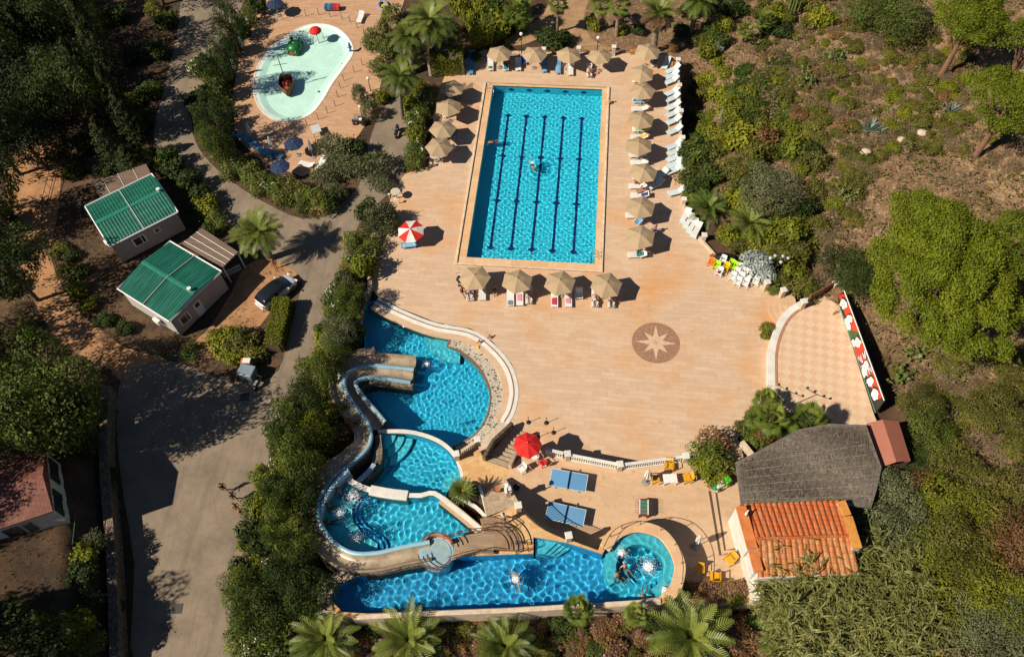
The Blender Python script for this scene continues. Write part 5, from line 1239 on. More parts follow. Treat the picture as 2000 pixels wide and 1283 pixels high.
# ---- pump on the west roof: white gull-like bird figure on the coping
t = thing('seagull', 'white seagull standing on the terracotta coping of the kitchen', 'bird', P(1457, 1004, 4.8), 1.0)
b = MB(); b.ball((0, 0, .18), (.22, .10, .10), n=10, k=6).ball((.2, 0, .3), (.08, .06, .07), n=8, k=5); b.build('body', m_whiteplastic, t, sm=True); MB().box((.3, 0, .29), (.09, .03, .03)).build('beak', m_yel, t); MB().box((-.22, 0, .2), (.2, .09, .03), 0, 0, ('Y', .3)).build('tail', M('gull_grey', (.3, .31, .33), .7), t)
for y in (-.04, .04): MB().tube([(0, y, 0), (0, y, .1)], .012).build('leg', m_yel, t)

# ================================================================ wading pool figures
t = thing('frog_slide', 'green frog shaped play figure in the wading pool', 'play figure', P(577, 99, -.25), ang(-.2, 1)); mf = M('frog_green', (.008, .14, .03), .4, .25, 2)
b = MB(); b.ball((0, 0, .55), (1.0, .95, .65), n=20, k=10).ball((.75, .5, .35), (.45, .3, .35)).ball((.75, -.5, .35), (.45, .3, .35)).ball((-.8, .6, .4), (.35, .35, .3)).ball((-.85, -.6, .4), (.35, .35, .3)); b.build('body', mf, t, sm=True)
for y in (-.45, .45): e = MB().ball((-.75, y, 1.15), .25, n=10, k=6).build('eye_bump', mf, t, sm=True); MB().ball((-.80, y, 1.36), .09, n=8, k=5).build('eye', m_whiteplastic, e)
MB().ball((.05, 0, 1.16), (.13, .13, .08), n=10, k=5).build('nozzle', m_whiteplastic, t); MB().box((1.05, 0, .35), (.25, .6, .3)).build('mouth', M('frog_mouth', (.30, .05, .03), .5), t, bevel=.05)
t = thing('mushroom_fountain', 'red mushroom fountain raining into the wading pool', 'fountain', P(622, 84, -.25)); MB().tube([(0, 0, 0), (0, 0, 1.7)], .09, 10).build('stem', m_whiteplastic, t); MB().lathe([(.72, 1.62), (.75, 1.7), (.6, 1.92), (.3, 2.06), (.05, 2.1)], n=24).build('cap', m_redc, t, sm=True)
b = MB(); rr = random.Random(8)
for k in range(26):
    a = rr.uniform(0, 6.28); b.tube([(.73 * math.cos(a), .73 * math.sin(a), 1.62), (.82 * math.cos(a), .82 * math.sin(a), .9), (.86 * math.cos(a), .86 * math.sin(a), .18)], [.006, .009, .012], 4)
b.build('falling_water', M('white_spray', (.8, .85, .86), .2, .05), t)
t = thing('pirate_ship', 'brown toy pirate ship with a tall thin mast in the wading pool', 'toy ship', P(563, 177, -.28), ang(.25, 1))
mh = M('ship_brown', (.16, .055, .02), .6, .25, 4); rows = []
for x, w, zk in ((-1.3, .55, .1), (-.9, .72, 0), (-.2, .78, 0), (.5, .66, 0), (1.0, .36, .1), (1.35, .04, .35)):
    rows.append([(x, -w, 1.0 + .18 * abs(x)), (x, -w * .9, .5), (x, -w * .45, zk), (x, 0, zk - .02), (x, w * .45, zk), (x, w * .9, .5), (x, w, 1.0 + .18 * abs(x))])
b = MB().grid(rows); b.add(rows[0], [tuple(range(7))]); o = b.build('hull', mh, t); o.modifiers.new('t', 'SOLIDIFY').thickness = .06
MB().sheet([(-1.2, -.6), (.9, -.45), (1.2, 0), (.9, .45), (-1.2, .6)], .72).build('deck', M('ship_deck', (.26, .11, .05), .7), t); MB().tube([(-.35, 0, .5), (-.35, 0, 4.2)], .05).build('mast', M('mast_dark', (.06, .045, .03), .7), t); MB().tube([(-.35, -.8, 3.4), (-.35, .8, 3.4)], .03).build('yard', bpy.data.materials['mast_dark'], t)
MB().box((-1.05, 0, 1.15), (.4, 1.1, .35)).build('stern_cabin', mh, t, bevel=.04); MB().ball((.25, .15, 1.05), (.2, .16, .32), n=10, k=6).build('figurine', m_redc, t); MB().ball((.0, -.25, 1.0), (.16, .16, .26), n=10, k=6).build('figurine', M('plum_figure', (.20, .05, .10), .6), t)
t = thing('dolphin_fountain', 'blue leaping dolphin figure on the edge of the wading pool', 'fountain', P(686, 103, 0), ang(-.5, -1)); mdn = M('dolphin_blue', (.03, .17, .42), .35, .1)
b = MB(); b.tube([(.25, 0, .1), (.1, 0, .35), (0, 0, .65), (.08, 0, .95), (.25, 0, 1.15), (.42, 0, 1.2)], [.05, .13, .19, .18, .11, .03], 10); b.build('body', mdn, t, sm=True); MB().box((-.12, 0, .8), (.2, .04, .16), 0, 0, ('Y', .6)).build('dorsal_fin', mdn, t); MB().box((.28, 0, .06), (.16, .45, .04)).build('tail_fin', mdn, t)
for y in (-.2, .2): MB().box((.12, y, .7), (.12, .22, .03)).build('flipper', mdn, t)
# low rope fence round the wading pool
def fpost():
    o = MB().tube([(0, 0, 0), (0, 0, .95)], .035).build('fence_post', m_iron); return o
fp = fpost(); tag(fp, '', 'fence post')
FP = [(528, 48), (552, 38), (575, 35), (598, 32), (623, 30), (645, 34), (668, 38), (684, 44), (698, 55), (712, 68), (716, 88), (718, 100), (708, 128), (692, 142), (672, 158), (665, 173), (660, 190), (655, 208), (640, 222), (622, 234), (600, 246), (576, 252), (548, 252), (524, 252), (502, 245), (484, 232), (470, 214), (462, 196)]
for k, (x, y) in enumerate(FP): put(fp, P(x, y), 0, 'thin dark fence post in the ring round the wading pool', 'posts round the wading pool', cat='fence post')
# coloured things at the top of the deck
t = thing('play_bench', 'bench of blue, green, purple and red panels above the wading pool', 'bench', P(650, 20), ang(1, .02))
for k, c in enumerate([(.02, .12, .30), (.02, .28, .26), (.14, .06, .22), (.55, .03, .04), (.60, .05, .04)]): MB().box((-.75 + .38 * k, 0, .45), (.36, .75, .5)).build('panel', M('panel_paint', c, .5), t, bevel=.03)
for x in (-.8, .8): MB().box((x, 0, .1), (.1, .6, .2)).build('leg', m_iron, t)
put(lw, at(704, 35), ang(.2, -1), 'white lounger alone at the top of the wading pool deck', g1)
t = thing('inflatable_boat', 'small grey and yellow inflatable boat at the top edge of the deck', 'inflatable', P(749, 14), ang(.3, 1)); b = MB(); b.tube([(.9 * math.cos(a), .55 * math.sin(a), .18) for a in np.linspace(0, 2 * math.pi, 22)], .18, 8); b.build('hull', M('grey_vinyl', (.20, .26, .34), .4), t, sm=True); MB().box((.2, 0, .3), (.5, .5, .1)).build('seat', m_ylw, t, bevel=.04)
t = thing('white_table', 'pale rectangular table in the shade between the wading pool and the olive shrub', 'table', P(617, 252, .7) * Vector((1, 1, 0)), ang(1, -.35)); MB().box((0, 0, .7), (1.0, 1.25, .05)).build('table_top', M('grey_white', (.55, .58, .60), .5), t, bevel=.02)
for x, y in ((-.4, -.5), (.4, -.5), (-.4, .5), (.4, .5)): MB().box((x, y, .34), (.06, .06, .68)).build('leg', m_iron, t)
t = thing('utility_cart', 'dark wire sided luggage cart below the small olive tree', 'cart', P(703, 240), ang(1, .1))
MB().box((0, 0, .45), (1.5, .9, .08)).build('bed', m_iron, t); MB().box((-.35, .05, .62), (.6, .5, .3)).build('crate', M('grey_crate', (.3, .27, .27), .7), t, bevel=.03); MB().box((.2, -.1, .6), (.35, .3, .2)).build('parcel', m_whiteplastic, t, bevel=.03)
for y in (-.44, .44):
    for h in (.62, .8): MB().tube([(-.75, y, h), (.75, y, h)], .018).build('side_rail', m_iron, t)
for x in (-.5, .5):
    for y in (-.46, .46): MB().tube([(x, y - .04, .2), (x, y + .04, .2)], .2, 12).build('wheel', m_iron, t)
MB().tube([(.75, 0, .45), (1.25, 0, .9)], .025).build('handle', m_iron, t)
# scooter
t = thing('scooter', 'black and chrome scooter parked at the foot of the tall palm', 'scooter', P(776, 262), ang(-.15, 1)); mk = M('gloss_black', (.015, .015, .018), .2, .1, coat=.5)
MB().ball((-.35, 0, .55), (.45, .2, .25), n=12, k=7).build('body', mk, t, sm=True); MB().box((-.3, 0, .82), (.7, .28, .1)).build('seat', M('seat_vinyl', (.03, .03, .03), .5), t, bevel=.04); MB().box((.5, 0, .65), (.1, .4, .7), 0, 0, ('Y', -.25), .7).build('front_shield', mk, t, bevel=.04); MB().box((.1, 0, .32), (.6, .3, .06)).build('footboard', mk, t)
hb = MB().tube([(.48, -.35, 1.02), (.5, 0, 1.05), (.48, .35, 1.02)], .02).build('handlebar', m_steel, t); MB().ball((.6, 0, .9), .1, n=8, k=5).build('headlight', m_steel, t)
for y in (-.33, .33): MB().ball((.46, y, 1.18), (.03, .08, .06), n=8, k=5).build('mirror', m_steel, hb)
for x in (-.6, .62): w = MB().tube([(x, -.06, .26), (x, .06, .26)], .26, 16).build('wheel', m_iron, t); MB().tube([(x, -.065, .26), (x, .065, .26)], .13, 12).build('rim', m_steel, w)
# bins by the verge
t = thing('waste_bin', 'grey blue lidded waste container at the verge of the junction', 'bin', P(489, 737), ang(1, .2)); MB().box((0, 0, .65), (1.25, 1.0, 1.15), 0, 0, None, 1.08).build('body', M('bin_blue_grey', (.16, .21, .25), .5, .15), t, bevel=.05); MB().box((0, 0, 1.28), (1.42, 1.15, .14)).build('lid', M('bin_lid', (.24, .30, .34), .4), t, bevel=.06)
t = thing('gas_box', 'small orange and white box behind the grey container', 'box', P(487, 718), ang(1, .05)); MB().box((0, 0, .6), (.9, .45, 1.2)).build('body', M('orange_paint', (.55, .16, .06), .6), t, bevel=.03); MB().box((.15, 0, 1.28), (.7, .5, .16)).build('lid', m_white, t, bevel=.03)
t = thing('moped', 'small dark moped with a pale seat at the road edge beside the container', 'moped', P(507, 752), ang(.5, -1)); MB().ball((0, 0, .5), (.55, .18, .22), n=10, k=6).build('body', mk, t); MB().box((-.2, 0, .76), (.5, .25, .08)).build('seat', M('grey_seat', (.25, .27, .32), .5), t, bevel=.03); MB().tube([(.42, -.3, .98), (.42, .3, .98)], .02).build('handlebar', m_steel, t)
for x in (-.5, .5): MB().tube([(x, -.05, .25), (x, .05, .25)], .25, 14).build('wheel', m_iron, t)
# manholes
for x, y, lab in [(478, 775, 'square manhole cover near the verge of the road junction'), (537, 785, 'square manhole cover close to the hedge'), (347, 1188, 'square manhole cover at the lower end of the road')]:
    o = MB().box((0, 0, 0), (.75, .75, .03), .15).build('manhole_cover', M('cast_iron', (.05, .045, .042), .7, .2)); o.location = P(x, y, -.03); tag(o, lab, 'manhole cover')
# stroller
t = thing('pushchair', 'black pushchair left of the bottom row of parasols', 'pushchair', P(898, 552), ang(.3, 1)); MB().ball((0, 0, .6), (.35, .26, .3), n=12, k=7).build('hood', M('black_cloth', (.012, .012, .014), .9), t); MB().box((.15, 0, .45), (.5, .4, .12)).build('seat', bpy.data.materials['black_cloth'], t, bevel=.04); MB().tube([(-.45, -.2, .95), (-.45, .2, .95)], .02).build('handle', m_iron, t)
for x, y in ((-.3, -.25), (-.3, .25), (.35, -.22), (.35, .22)): MB().tube([(x, y - .03, .12), (x, y + .03, .12)], .12, 10).build('wheel', m_iron, t)
o = MB().box((0, 0, .02), (.6, .5, .3), .3, 0, None, .7).build('beach_bag', M('coral_bag', (.62, .18, .12), .9), bevel=.08); o.location = at(1166, 140); tag(o, 'coral red beach bag beside the sunbather in the top row', 'bag')
o = MB().box((0, 0, .3), (.8, .45, .4), .1).build('wooden_crate', M('orange_crate', (.55, .22, .06), .7)); o.location = at(1237, 101); tag(o, 'small orange wooden crate beside the corner parasol', 'crate')

# ================================================================ car
def car():
    p0, p1 = P(513, 592, .5), P(566, 548, .5); c = (p0 + p1) / 2; d = p1 - p0; rz = math.atan2(d.y, d.x)
    t = thing('parked_car', 'silver white hatchback with a black glass roof parked beside the clipped hedge', 'car', (c.x, c.y, 0), rz)
    m_paint = M('silver_paint', (.74, .74, .73), .3, .03, 1, metal=.1, coat=.8)
    st = [(-2.12, .62, .35, .78), (-2.05, .80, .25, .95), (-1.6, .88, .2, 1.0), (-.6, .90, .2, .98), (.5, .90, .2, .96), (1.2, .89, .2, .94), (1.75, .84, .22, .82), (2.05, .68, .28, .70), (2.14, .45, .35, .58)]
    rows = [[(x, -w * .93, z0), (x, -w, z0 + .25), (x, -w, z1 - .12), (x, -w * .86, z1), (x, 0, z1 + .035), (x, w * .86, z1), (x, w, z1 - .12), (x, w, z0 + .25), (x, w * .93, z0)] for x, w, z0, z1 in st]
    b = MB().grid(rows, flip=True); b.add(rows[0], [tuple(range(9))]); b.add(rows[-1], [tuple(range(8, -1, -1))]); o = b.build('body', m_paint, t, sm=True); s_ = o.modifiers.new('s', 'SUBSURF'); s_.levels = s_.render_levels = 1
    m_gl = M('tinted_glass', (.012, .014, .018), .06, .05, coat=1.0)
    gs = [(-1.98, .66, .97, .98), (-1.72, .72, .97, 1.28), (-1.2, .73, .97, 1.46), (-.3, .73, .97, 1.50), (.4, .72, .95, 1.46), (.85, .71, .95, 1.28), (1.42, .70, .93, .97)]
    rows = [[(x, -w - .1, z0), (x, -w, z1 - .06), (x, -w * .8, z1), (x, 0, z1 + .03), (x, w * .8, z1), (x, w, z1 - .06), (x, w + .1, z0)] for x, w, z0, z1 in gs]
    b = MB().grid(rows, flip=True); o = b.build('glass_roof', m_gl, t, sm=True); s_ = o.modifiers.new('s', 'SUBSURF'); s_.levels = s_.render_levels = 1
    for y in (-.9, .9): MB().tube([(-1.75, y * .9, 1.0), (.95, y * .9, .99)], .03, 4).build('door_trim', m_steel, t)
    for x in (-1.35, 1.32):
        for y in (-.82, .82):
            w = MB().tube([(x, y - .1, .32), (x, y + .1, .32)], .33, 20).build('wheel', m_iron, t); MB().tube([(x, y - .105, .32), (x, y + .105, .32)], .21, 14).build('rim', m_steel, w)
    for y in (-.55, .55): MB().box((2.05, y, .66), (.16, .34, .12), -y * .6).build('headlight', m_whiteplastic, t, bevel=.03); MB().box((-2.08, y, .80), (.1, .40, .13), y * .3).build('tail_light', m_redp, t, bevel=.03)
    for y in (-1.0, 1.0): MB().box((.85, y, 1.0), (.14, .2, .13)).build('mirror', m_paint, t, bevel=.03)
    MB().box((-2.16, 0, .42), (.1, 1.2, .22)).build('bumper', m_paint, t, bevel=.04); MB().box((-2.17, 0, .68), (.02, .5, .11)).build('number_plate', m_line, t)
car()
# ================================================================ people
J0 = dict(pelvis=(0, 0, .95), spine=(0, 0, 1.12), chest=(.0, 0, 1.30), neck=(0, 0, 1.46), jaw=(.03, 0, 1.54), head=(.01, 0, 1.64),
          hipL=(0, .09, .92), kneeL=(.02, .10, .50), ankL=(-.01, .10, .09), toeL=(.15, .12, .03), shL=(0, .17, 1.40), elL=(-.03, .24, 1.12), wrL=(.06, .25, .88), palmL=(.09, .25, .80),
          hipR=(0, -.09, .92), kneeR=(.02, -.10, .50), ankR=(-.01, -.10, .09), toeR=(.15, -.12, .03), shR=(0, -.17, 1.40), elR=(-.03, -.24, 1.12), wrR=(.06, -.25, .88), palmR=(.09, -.25, .80))
RAD = dict(pelvis=.125, spine=.115, chest=.135, neck=.055, jaw=.075, head=.095, hip=.085, knee=.058, ank=.038, toe=.03, sh=.06, el=.042, wr=.028, palm=.034)
EDG = [('pelvis', 'spine'), ('spine', 'chest'), ('chest', 'neck'), ('neck', 'jaw'), ('jaw', 'head')] + [e for s in 'LR' for e in (('pelvis', 'hip' + s), ('hip' + s, 'knee' + s), ('knee' + s, 'ank' + s), ('ank' + s, 'toe' + s), ('chest', 'sh' + s), ('sh' + s, 'el' + s), ('el' + s, 'wr' + s), ('wr' + s, 'palm' + s))]
def pose(**kw):
    j = {k: Vector(v) for k, v in J0.items()}
    for k, v in kw.items(): j[k] = Vector(v)
    return j
def rot_about(j, keys, pivot, axis, a):
    Mx = Matrix.Rotation(a, 3, axis); p = j[pivot].copy()
    for k in keys: j[k] = p + Mx @ (j[k] - p)
UP = ['spine', 'chest', 'neck', 'jaw', 'head', 'shL', 'elL', 'wrL', 'palmL', 'shR', 'elR', 'wrR', 'palmR']
def lay(j, dz, front=1):   # turn a standing figure to lie with the head along +x
    return {k: Vector((v.z - .95, -v.y * front, v.x * front + dz)) for k, v in j.items()}
POSES = {}
POSES['stand'] = pose()
POSES['walk'] = pose(kneeL=(.18, .10, .52), ankL=(.22, .10, .10), toeL=(.37, .11, .05), kneeR=(-.02, -.10, .50), ankR=(-.28, -.10, .16), toeR=(-.18, -.11, .03), elL=(-.14, .23, 1.14), wrL=(-.06, .25, .92), palmL=(-.03, .25, .84), elR=(.06, -.23, 1.13), wrR=(.22, -.22, .98), palmR=(.29, -.21, .95))
POSES['supine'] = lay(pose(elL=(.0, .30, 1.16), wrL=(.02, .28, .92), palmL=(.02, .27, .84), elR=(.0, -.30, 1.16), wrR=(.02, -.28, .92), palmR=(.02, -.27, .84), toeL=(.08, .14, .03), toeR=(.08, -.14, .03)), .12)
j = {k: v.copy() for k, v in POSES['supine'].items()}; rot_about(j, UP, 'pelvis', 'Y', -R(32)); j['kneeL'].z += .22; j['kneeL'].x += .04; j['ankL'].x += .12
POSES['recline'] = j
j = lay(pose(elL=(.06, .32, 1.30), wrL=(.08, .20, 1.50), palmL=(.08, .13, 1.56), elR=(.06, -.32, 1.30), wrR=(.08, -.20, 1.50), palmR=(.08, -.13, 1.56)), .12, -1); POSES['prone'] = j
j = pose(); 
for s, q in (('L', 1), ('R', -1)):
    j['hip' + s] = Vector((.02, .09 * q, .93)); j['knee' + s] = Vector((.44, .14 * q, .95)); j['ank' + s] = Vector((.46, .13 * q, .55)); j['toe' + s] = Vector((.60, .14 * q, .50)); j['el' + s] = Vector((.05, .25 * q, 1.16)); j['wr' + s] = Vector((.26, .18 * q, 1.08)); j['palm' + s] = Vector((.34, .16 * q, 1.05))
for k in j: j[k] = j[k] - Vector((0, 0, .48))
POSES['sit'] = j
j = lay(pose(elL=(.10, .30, 1.52), wrL=(.16, .22, 1.76), palmL=(.17, .20, 1.84), elR=(.04, -.30, 1.22), wrR=(.12, -.34, 1.0), palmR=(.14, -.34, .92), kneeL=(.10, .14, .50), ankL=(-.05, .16, .10), toeL=(-.12, .17, -.04), kneeR=(-.02, -.14, .50), ankR=(-.12, -.16, .10), toeR=(-.2, -.17, -.04)), -.02, -1); POSES['swim'] = j
j = {k: v.copy() for k, v in POSES['sit'].items()}; rot_about(j, UP, 'pelvis', 'Y', -R(24))
for s, q in (('L', 1), ('R', -1)): j['ank' + s] = Vector((.78, .16 * q, .30)); j['toe' + s] = Vector((.88, .18 * q, .36)); j['knee' + s] = Vector((.42, .16 * q, .42)); j['el' + s] = Vector((-.22, .36 * q, .66)); j['wr' + s] = Vector((-.06, .46 * q, .50)); j['palm' + s] = Vector((.0, .50 * q, .48))
POSES['bathe'] = j
_bm_cache = {}
def skin_mesh(names, edges, J, rad, extra, key):
    if key in _bm_cache: return _bm_cache[key]
    idx = {n: i for i, n in enumerate(names)}; vs = [tuple(J[n]) for n in names]; es = [(idx[a], idx[b]) for a, b in edges]; rr_ = [rad(n) for n in names]
    for p, a, r_ in extra: es.append((idx[a] if isinstance(a, str) else a, len(vs))); vs.append(tuple(p)); rr_.append(r_)
    me = bpy.data.meshes.new('tmp'); me.from_pydata(vs, es, []); o = bpy.data.objects.new('tmp', me); COL.objects.link(o)
    o.modifiers.new('s', 'SKIN'); u = o.modifiers.new('u', 'SUBSURF'); u.levels = 1
    for i, sv in enumerate(me.skin_vertices[0].data): sv.radius = (rr_[i], rr_[i]); sv.use_root = i == 0
    bpy.context.view_layer.update(); dg = bpy.context.evaluated_depsgraph_get()
    out = bpy.data.meshes.new_from_object(o.evaluated_get(dg)); bpy.data.objects.remove(o); bpy.data.meshes.remove(me)
    out.polygons.foreach_set('use_smooth', [True] * len(out.polygons)); _bm_cache[key] = out
    return out
def rbase(n): return RAD[n[:-1] if n[-1] in 'LR' else n]
def body_mesh(pn):
    J = POSES[pn]; names = list(J0.keys()); extra = []; base = len(names)
    for s, q in (('L', 1), ('R', -1)):
        w, p = J['wr' + s], J['palm' + s]; d = (p - w).normalized(); side = Vector((0, 0, 1)).cross(d)
        side = side.normalized() if side.length > .1 else Vector((1, 0, 0)); nn = d.cross(side)
        for k, ln in ((-1.5, .065), (-.5, .078), (.5, .074), (1.5, .058)):
            r0 = p + d * .035 + side * (.017 * k); i0 = base + len(extra)
            extra.append((r0, 'palm' + s, .011)); extra.append((r0 + d * ln * .5 + nn * .006, i0, .009)); extra.append((r0 + d * ln + nn * .022, i0 + 1, .008))
        i0 = base + len(extra); extra.append((w + d * .035 + side * .036, 'palm' + s, .012)); extra.append((w + d * .075 + side * .058, i0, .010))
    J2 = J['jaw']; f = (J['jaw'] - J['neck']); h = J['head']; fw = (J['toeL'] - J['ankL']); up = (h - J2).normalized(); fw = (fw - up * fw.dot(up)); fw = fw.normalized() if fw.length > .02 else Vector((1, 0, 0))
    extra.append((h.lerp(J2, .5) + fw * .105, 'head', .014))
    return skin_mesh(names, EDG, J, rbase, extra, 'body_' + pn)
def cloth_mesh(pn, kind):
    J = dict(POSES[pn])
    for s in 'LR':
        J['th' + s] = J['hip' + s].lerp(J['knee' + s], .55 if kind != 'swimsuit' else .12); J['ua' + s] = J['sh' + s].lerp(J['el' + s], .55)
    J['waist'] = J['pelvis'].lerp(J['spine'], .35)
    if kind == 'trunks': names = ['pelvis', 'waist', 'hipL', 'thL', 'hipR', 'thR']; es = [('pelvis', 'waist'), ('pelvis', 'hipL'), ('hipL', 'thL'), ('pelvis', 'hipR'), ('hipR', 'thR')]
    elif kind == 'swimsuit': names = ['spine', 'pelvis', 'chest', 'hipL', 'thL', 'hipR', 'thR']; es = [('spine', 'pelvis'), ('spine', 'chest'), ('pelvis', 'hipL'), ('hipL', 'thL'), ('pelvis', 'hipR'), ('hipR', 'thR')]
    else: names = ['chest', 'spine', 'pelvis', 'shL', 'uaL', 'shR', 'uaR']; es = [('chest', 'spine'), ('spine', 'pelvis'), ('chest', 'shL'), ('shL', 'uaL'), ('chest', 'shR'), ('shR', 'uaR')]
    rd = dict(pelvis=.138, waist=.132, spine=.130, chest=.148, hipL=.097, hipR=.097, thL=.09, thR=.09, shL=.073, shR=.073, uaL=.07, uaR=.07)
    return skin_mesh(names, es, J, lambda n: rd[n], [], 'cloth_' + pn + kind)
SK = [M('skin_light', (.52, .30, .20), .5, .08), M('skin_tan', (.38, .19, .105), .5, .08), M('skin_brown', (.22, .105, .055), .5, .08)]
HA = dict(dark=M('dark_hair', (.018, .012, .009), .6), brown=M('brown_hair', (.09, .045, .02), .6), fair=M('fair_hair', (.42, .27, .12), .6), grey=M('grey_hair', (.4, .38, .36), .6))
CL = {}
def cmat(c):
    if c not in CL: CL[c] = M('cloth_' + c, dict(black=(.015, .015, .018), red=(.52, .03, .03), blue=(.03, .10, .35), navy=(.015, .025, .08), white=(.7, .68, .65), yellow=(.70, .45, .03), orange=(.65, .18, .04), teal=(.03, .30, .30), purple=(.16, .05, .26), pink=(.6, .2, .3), grey=(.12, .12, .13), green=(.05, .25, .08))[c], .85, .12)
    return CL[c]
m_eye = M('eye_dark', (.02, .015, .012), .4)
def person(pn, x, y, z, d, label, skin=1, clothes=(('trunks', 'navy'),), hair='dark', s=1.0, loc=None):
    t = thing('person', label, 'person', loc or Vector((P(x, y, z + .2).x, P(x, y, z + .2).y, z)), ang(d[0], d[1], x, y)); t.scale = (s,) * 3
    def link(nm, me, mat, smooth_=True):
        me = me.copy(); me.materials.clear(); me.materials.append(mat); o = bpy.data.objects.new(nm, me); COL.objects.link(o); o.parent = t; caustic(o); return o
    link('body', body_mesh(pn), SK[skin])
    for kind, c in clothes: link({'trunks': 'swim_trunks', 'swimsuit': 'swimsuit', 'shirt': 'shirt'}[kind], cloth_mesh(pn, kind), cmat(c))
    J = POSES[pn]; up = (J['head'] - J['jaw']).normalized(); fw = J['toeL'] - J['ankL']; fw = fw - up * fw.dot(up); fw = fw.normalized() if fw.length > .02 else Vector((1, 0, 0)); sd = up.cross(fw)
    if pn in ('supine', 'recline'): fw = Vector((0, 0, 1)) - up * up.z; fw.normalize(); sd = up.cross(fw)
    if pn in ('prone', 'swim'): fw = -(Vector((0, 0, 1)) - up * up.z).normalized(); sd = up.cross(fw)
    h = J['head']; b = MB(); R3 = Matrix((fw, sd, up)).transposed(); vs = []; n, k = 14, 7
    for i in range(k + 1):
        th = math.pi * .58 * i / k
        for q in range(n):
            a = 2 * math.pi * q / n; p_ = Vector((math.sin(th) * math.cos(a) * .098 - .018, math.sin(th) * math.sin(a) * .092, math.cos(th) * .098 + .018))
            if math.cos(a) > .3 and i > 4: p_ *= .85
            vs.append(h + R3 @ p_)
    b.add(vs, [(i * n + q, i * n + (q + 1) % n, (i + 1) * n + (q + 1) % n, (i + 1) * n + q) for i in range(k) for q in range(n)])
    o = b.build('hair', HA[hair], t, sm=True)
    b = MB()
    for sg in (-1, 1): b.ball(h + R3 @ Vector((.088, .034 * sg, -.03)), .012, n=6, k=4)
    b.build('eyes', m_eye, t); m_ = MB(); m_.ball(h + R3 @ Vector((.085, 0, -.095)), (.012, .026, .008), n=6, k=4); m_.build('mouth', SK[0] if skin else cmat('pink'), t)
    return t
zl = .36
person('recline', 1151, 139, zl, N_, 'dark haired sunbather in black on the white lounger at the right of the top row', 1, (('swimsuit', 'black'),), 'dark')
person('sit', 990, 126, -.05, (1, .4), 'person in red seated beside the teal towel in the top row', 1, (('trunks', 'red'), ('shirt', 'red')), 'brown')
person('supine', 1313, 126, .05, (.3, -1), 'sunbather in orange by the wall at the top right corner', 1, (('swimsuit', 'orange'),), 'dark')
person('sit', 1189, 206, -.42, (-1, .1), 'bather in pink sitting on the right edge of the lap pool', 0, (('swimsuit', 'pink'),), 'brown')
person('recline', 1252, 352, zl, E_, 'tanned sunbather with a yellow wrap under the fifth right parasol', 1, (('trunks', 'yellow'),), 'dark')
person('sit', 1240, 360, 0, (1, .1), 'sunbather in red sitting at the foot of a lounger right of the pool', 1, (('swimsuit', 'red'),), 'dark')
person('sit', 1252, 377, 0, (-1, .2), 'sunbather in orange trunks sitting on the lounger below the group', 1, (('trunks', 'orange'),), 'brown')
person('sit', 1264, 364, 0, (-.8, .6), 'sunbather in pale pink on the tilted lounger right of the group', 0, (('swimsuit', 'pink'),), 'fair')
person('sit', 1280, 453, 0, (-1, .1), 'seated person in purple with a pink wrap beside the lowest right parasol', 2, (('trunks', 'purple'), ('shirt', 'purple')), 'dark')
person('sit', 1249, 492, .0, (-.4, 1), 'person in dark teal crouching by the lowest lounger right of the pool', 2, (('trunks', 'black'), ('shirt', 'teal')), 'dark')
person('recline', 916, 570, zl, N_, 'sunbather in blue trunks on the leftmost bottom row lounger', 1, (('trunks', 'blue'),), 'dark')
person('sit', 903, 572, 0, (.7, .7), 'tanned person sitting on the ground side of the leftmost bottom lounger', 2, (('trunks', 'red'),), 'dark')
person('sit', 966, 568, .0, (.2, 1), 'person in black between the bottom row parasols', 1, (('swimsuit', 'black'),), 'brown')
person('recline', 1033, 577, zl, N_, 'sunbather in pale purple on the right lounger of the second bottom parasol', 0, (('swimsuit', 'purple'),), 'brown')
person('recline', 1162, 583, zl, N_, 'sunbather in white on the left lounger under the rightmost bottom parasol', 1, (('trunks', 'white'),), 'dark')
person('recline', 1194, 584, zl, N_, 'sunbather in black on the right lounger under the rightmost bottom parasol', 2, (('swimsuit', 'black'),), 'dark')
person('sit', 890, 190, -.02, (1, .2), 'person with a blue towel beside the top left hedge parasol', 1, (('trunks', 'blue'),), 'brown')
person('swim', 1040, 322, -.14, (.5, 1), 'swimmer in dark trunks in the middle of the lap pool', 1, (('trunks', 'black'),), 'dark')
person('swim', 962, 275, -.14, (-1, .1), 'swimmer at the left wall of the lap pool', 1, (('trunks', 'navy'),), 'dark')
person('swim', 1007, 1131, Z4 - .04, (-.2, -1), 'swimmer in red splashing in the long bottom pool', 0, (('trunks', 'red'),), 'brown')
person('bathe', 1208, 1128, Z4 - .75, (.7, .6), 'bather in dark trunks standing in the whirlpool bay', 1, (('trunks', 'black'),), 'dark')
person('bathe', 1221, 1112, Z4 - .75, (.6, .9), 'pale haired bather in the whirlpool bay beside the dark haired one', 0, (('swimsuit', 'grey'),), 'grey')
person('bathe', 1256, 1164, Z4 - .6, (.2, -1), 'bather leaning on the outer rim at the bottom of the whirlpool bay', 1, (('trunks', 'white'),), 'dark')
person('bathe', 668, 966, Z3 - .72, (.8, .6), 'bather lying on the bubbling shelf nearest the spillway', 0, (('trunks', 'blue'),), 'brown')
person('bathe', 650, 993, Z3 - .72, (1, .2), 'dark haired bather lying in the middle of the bubbling shelf', 1, (('swimsuit', 'black'),), 'dark')
person('bathe', 648, 1024, Z3 - .72, (1, -.2), 'bather in dark red lying on the lower part of the bubbling shelf', 2, (('swimsuit', 'red'),), 'dark')
person('sit', 937, 672, -.45, (-.7, 1), 'child in yellow sitting on the pebble beach', 1, (('swimsuit', 'yellow'),), 'dark', .75)
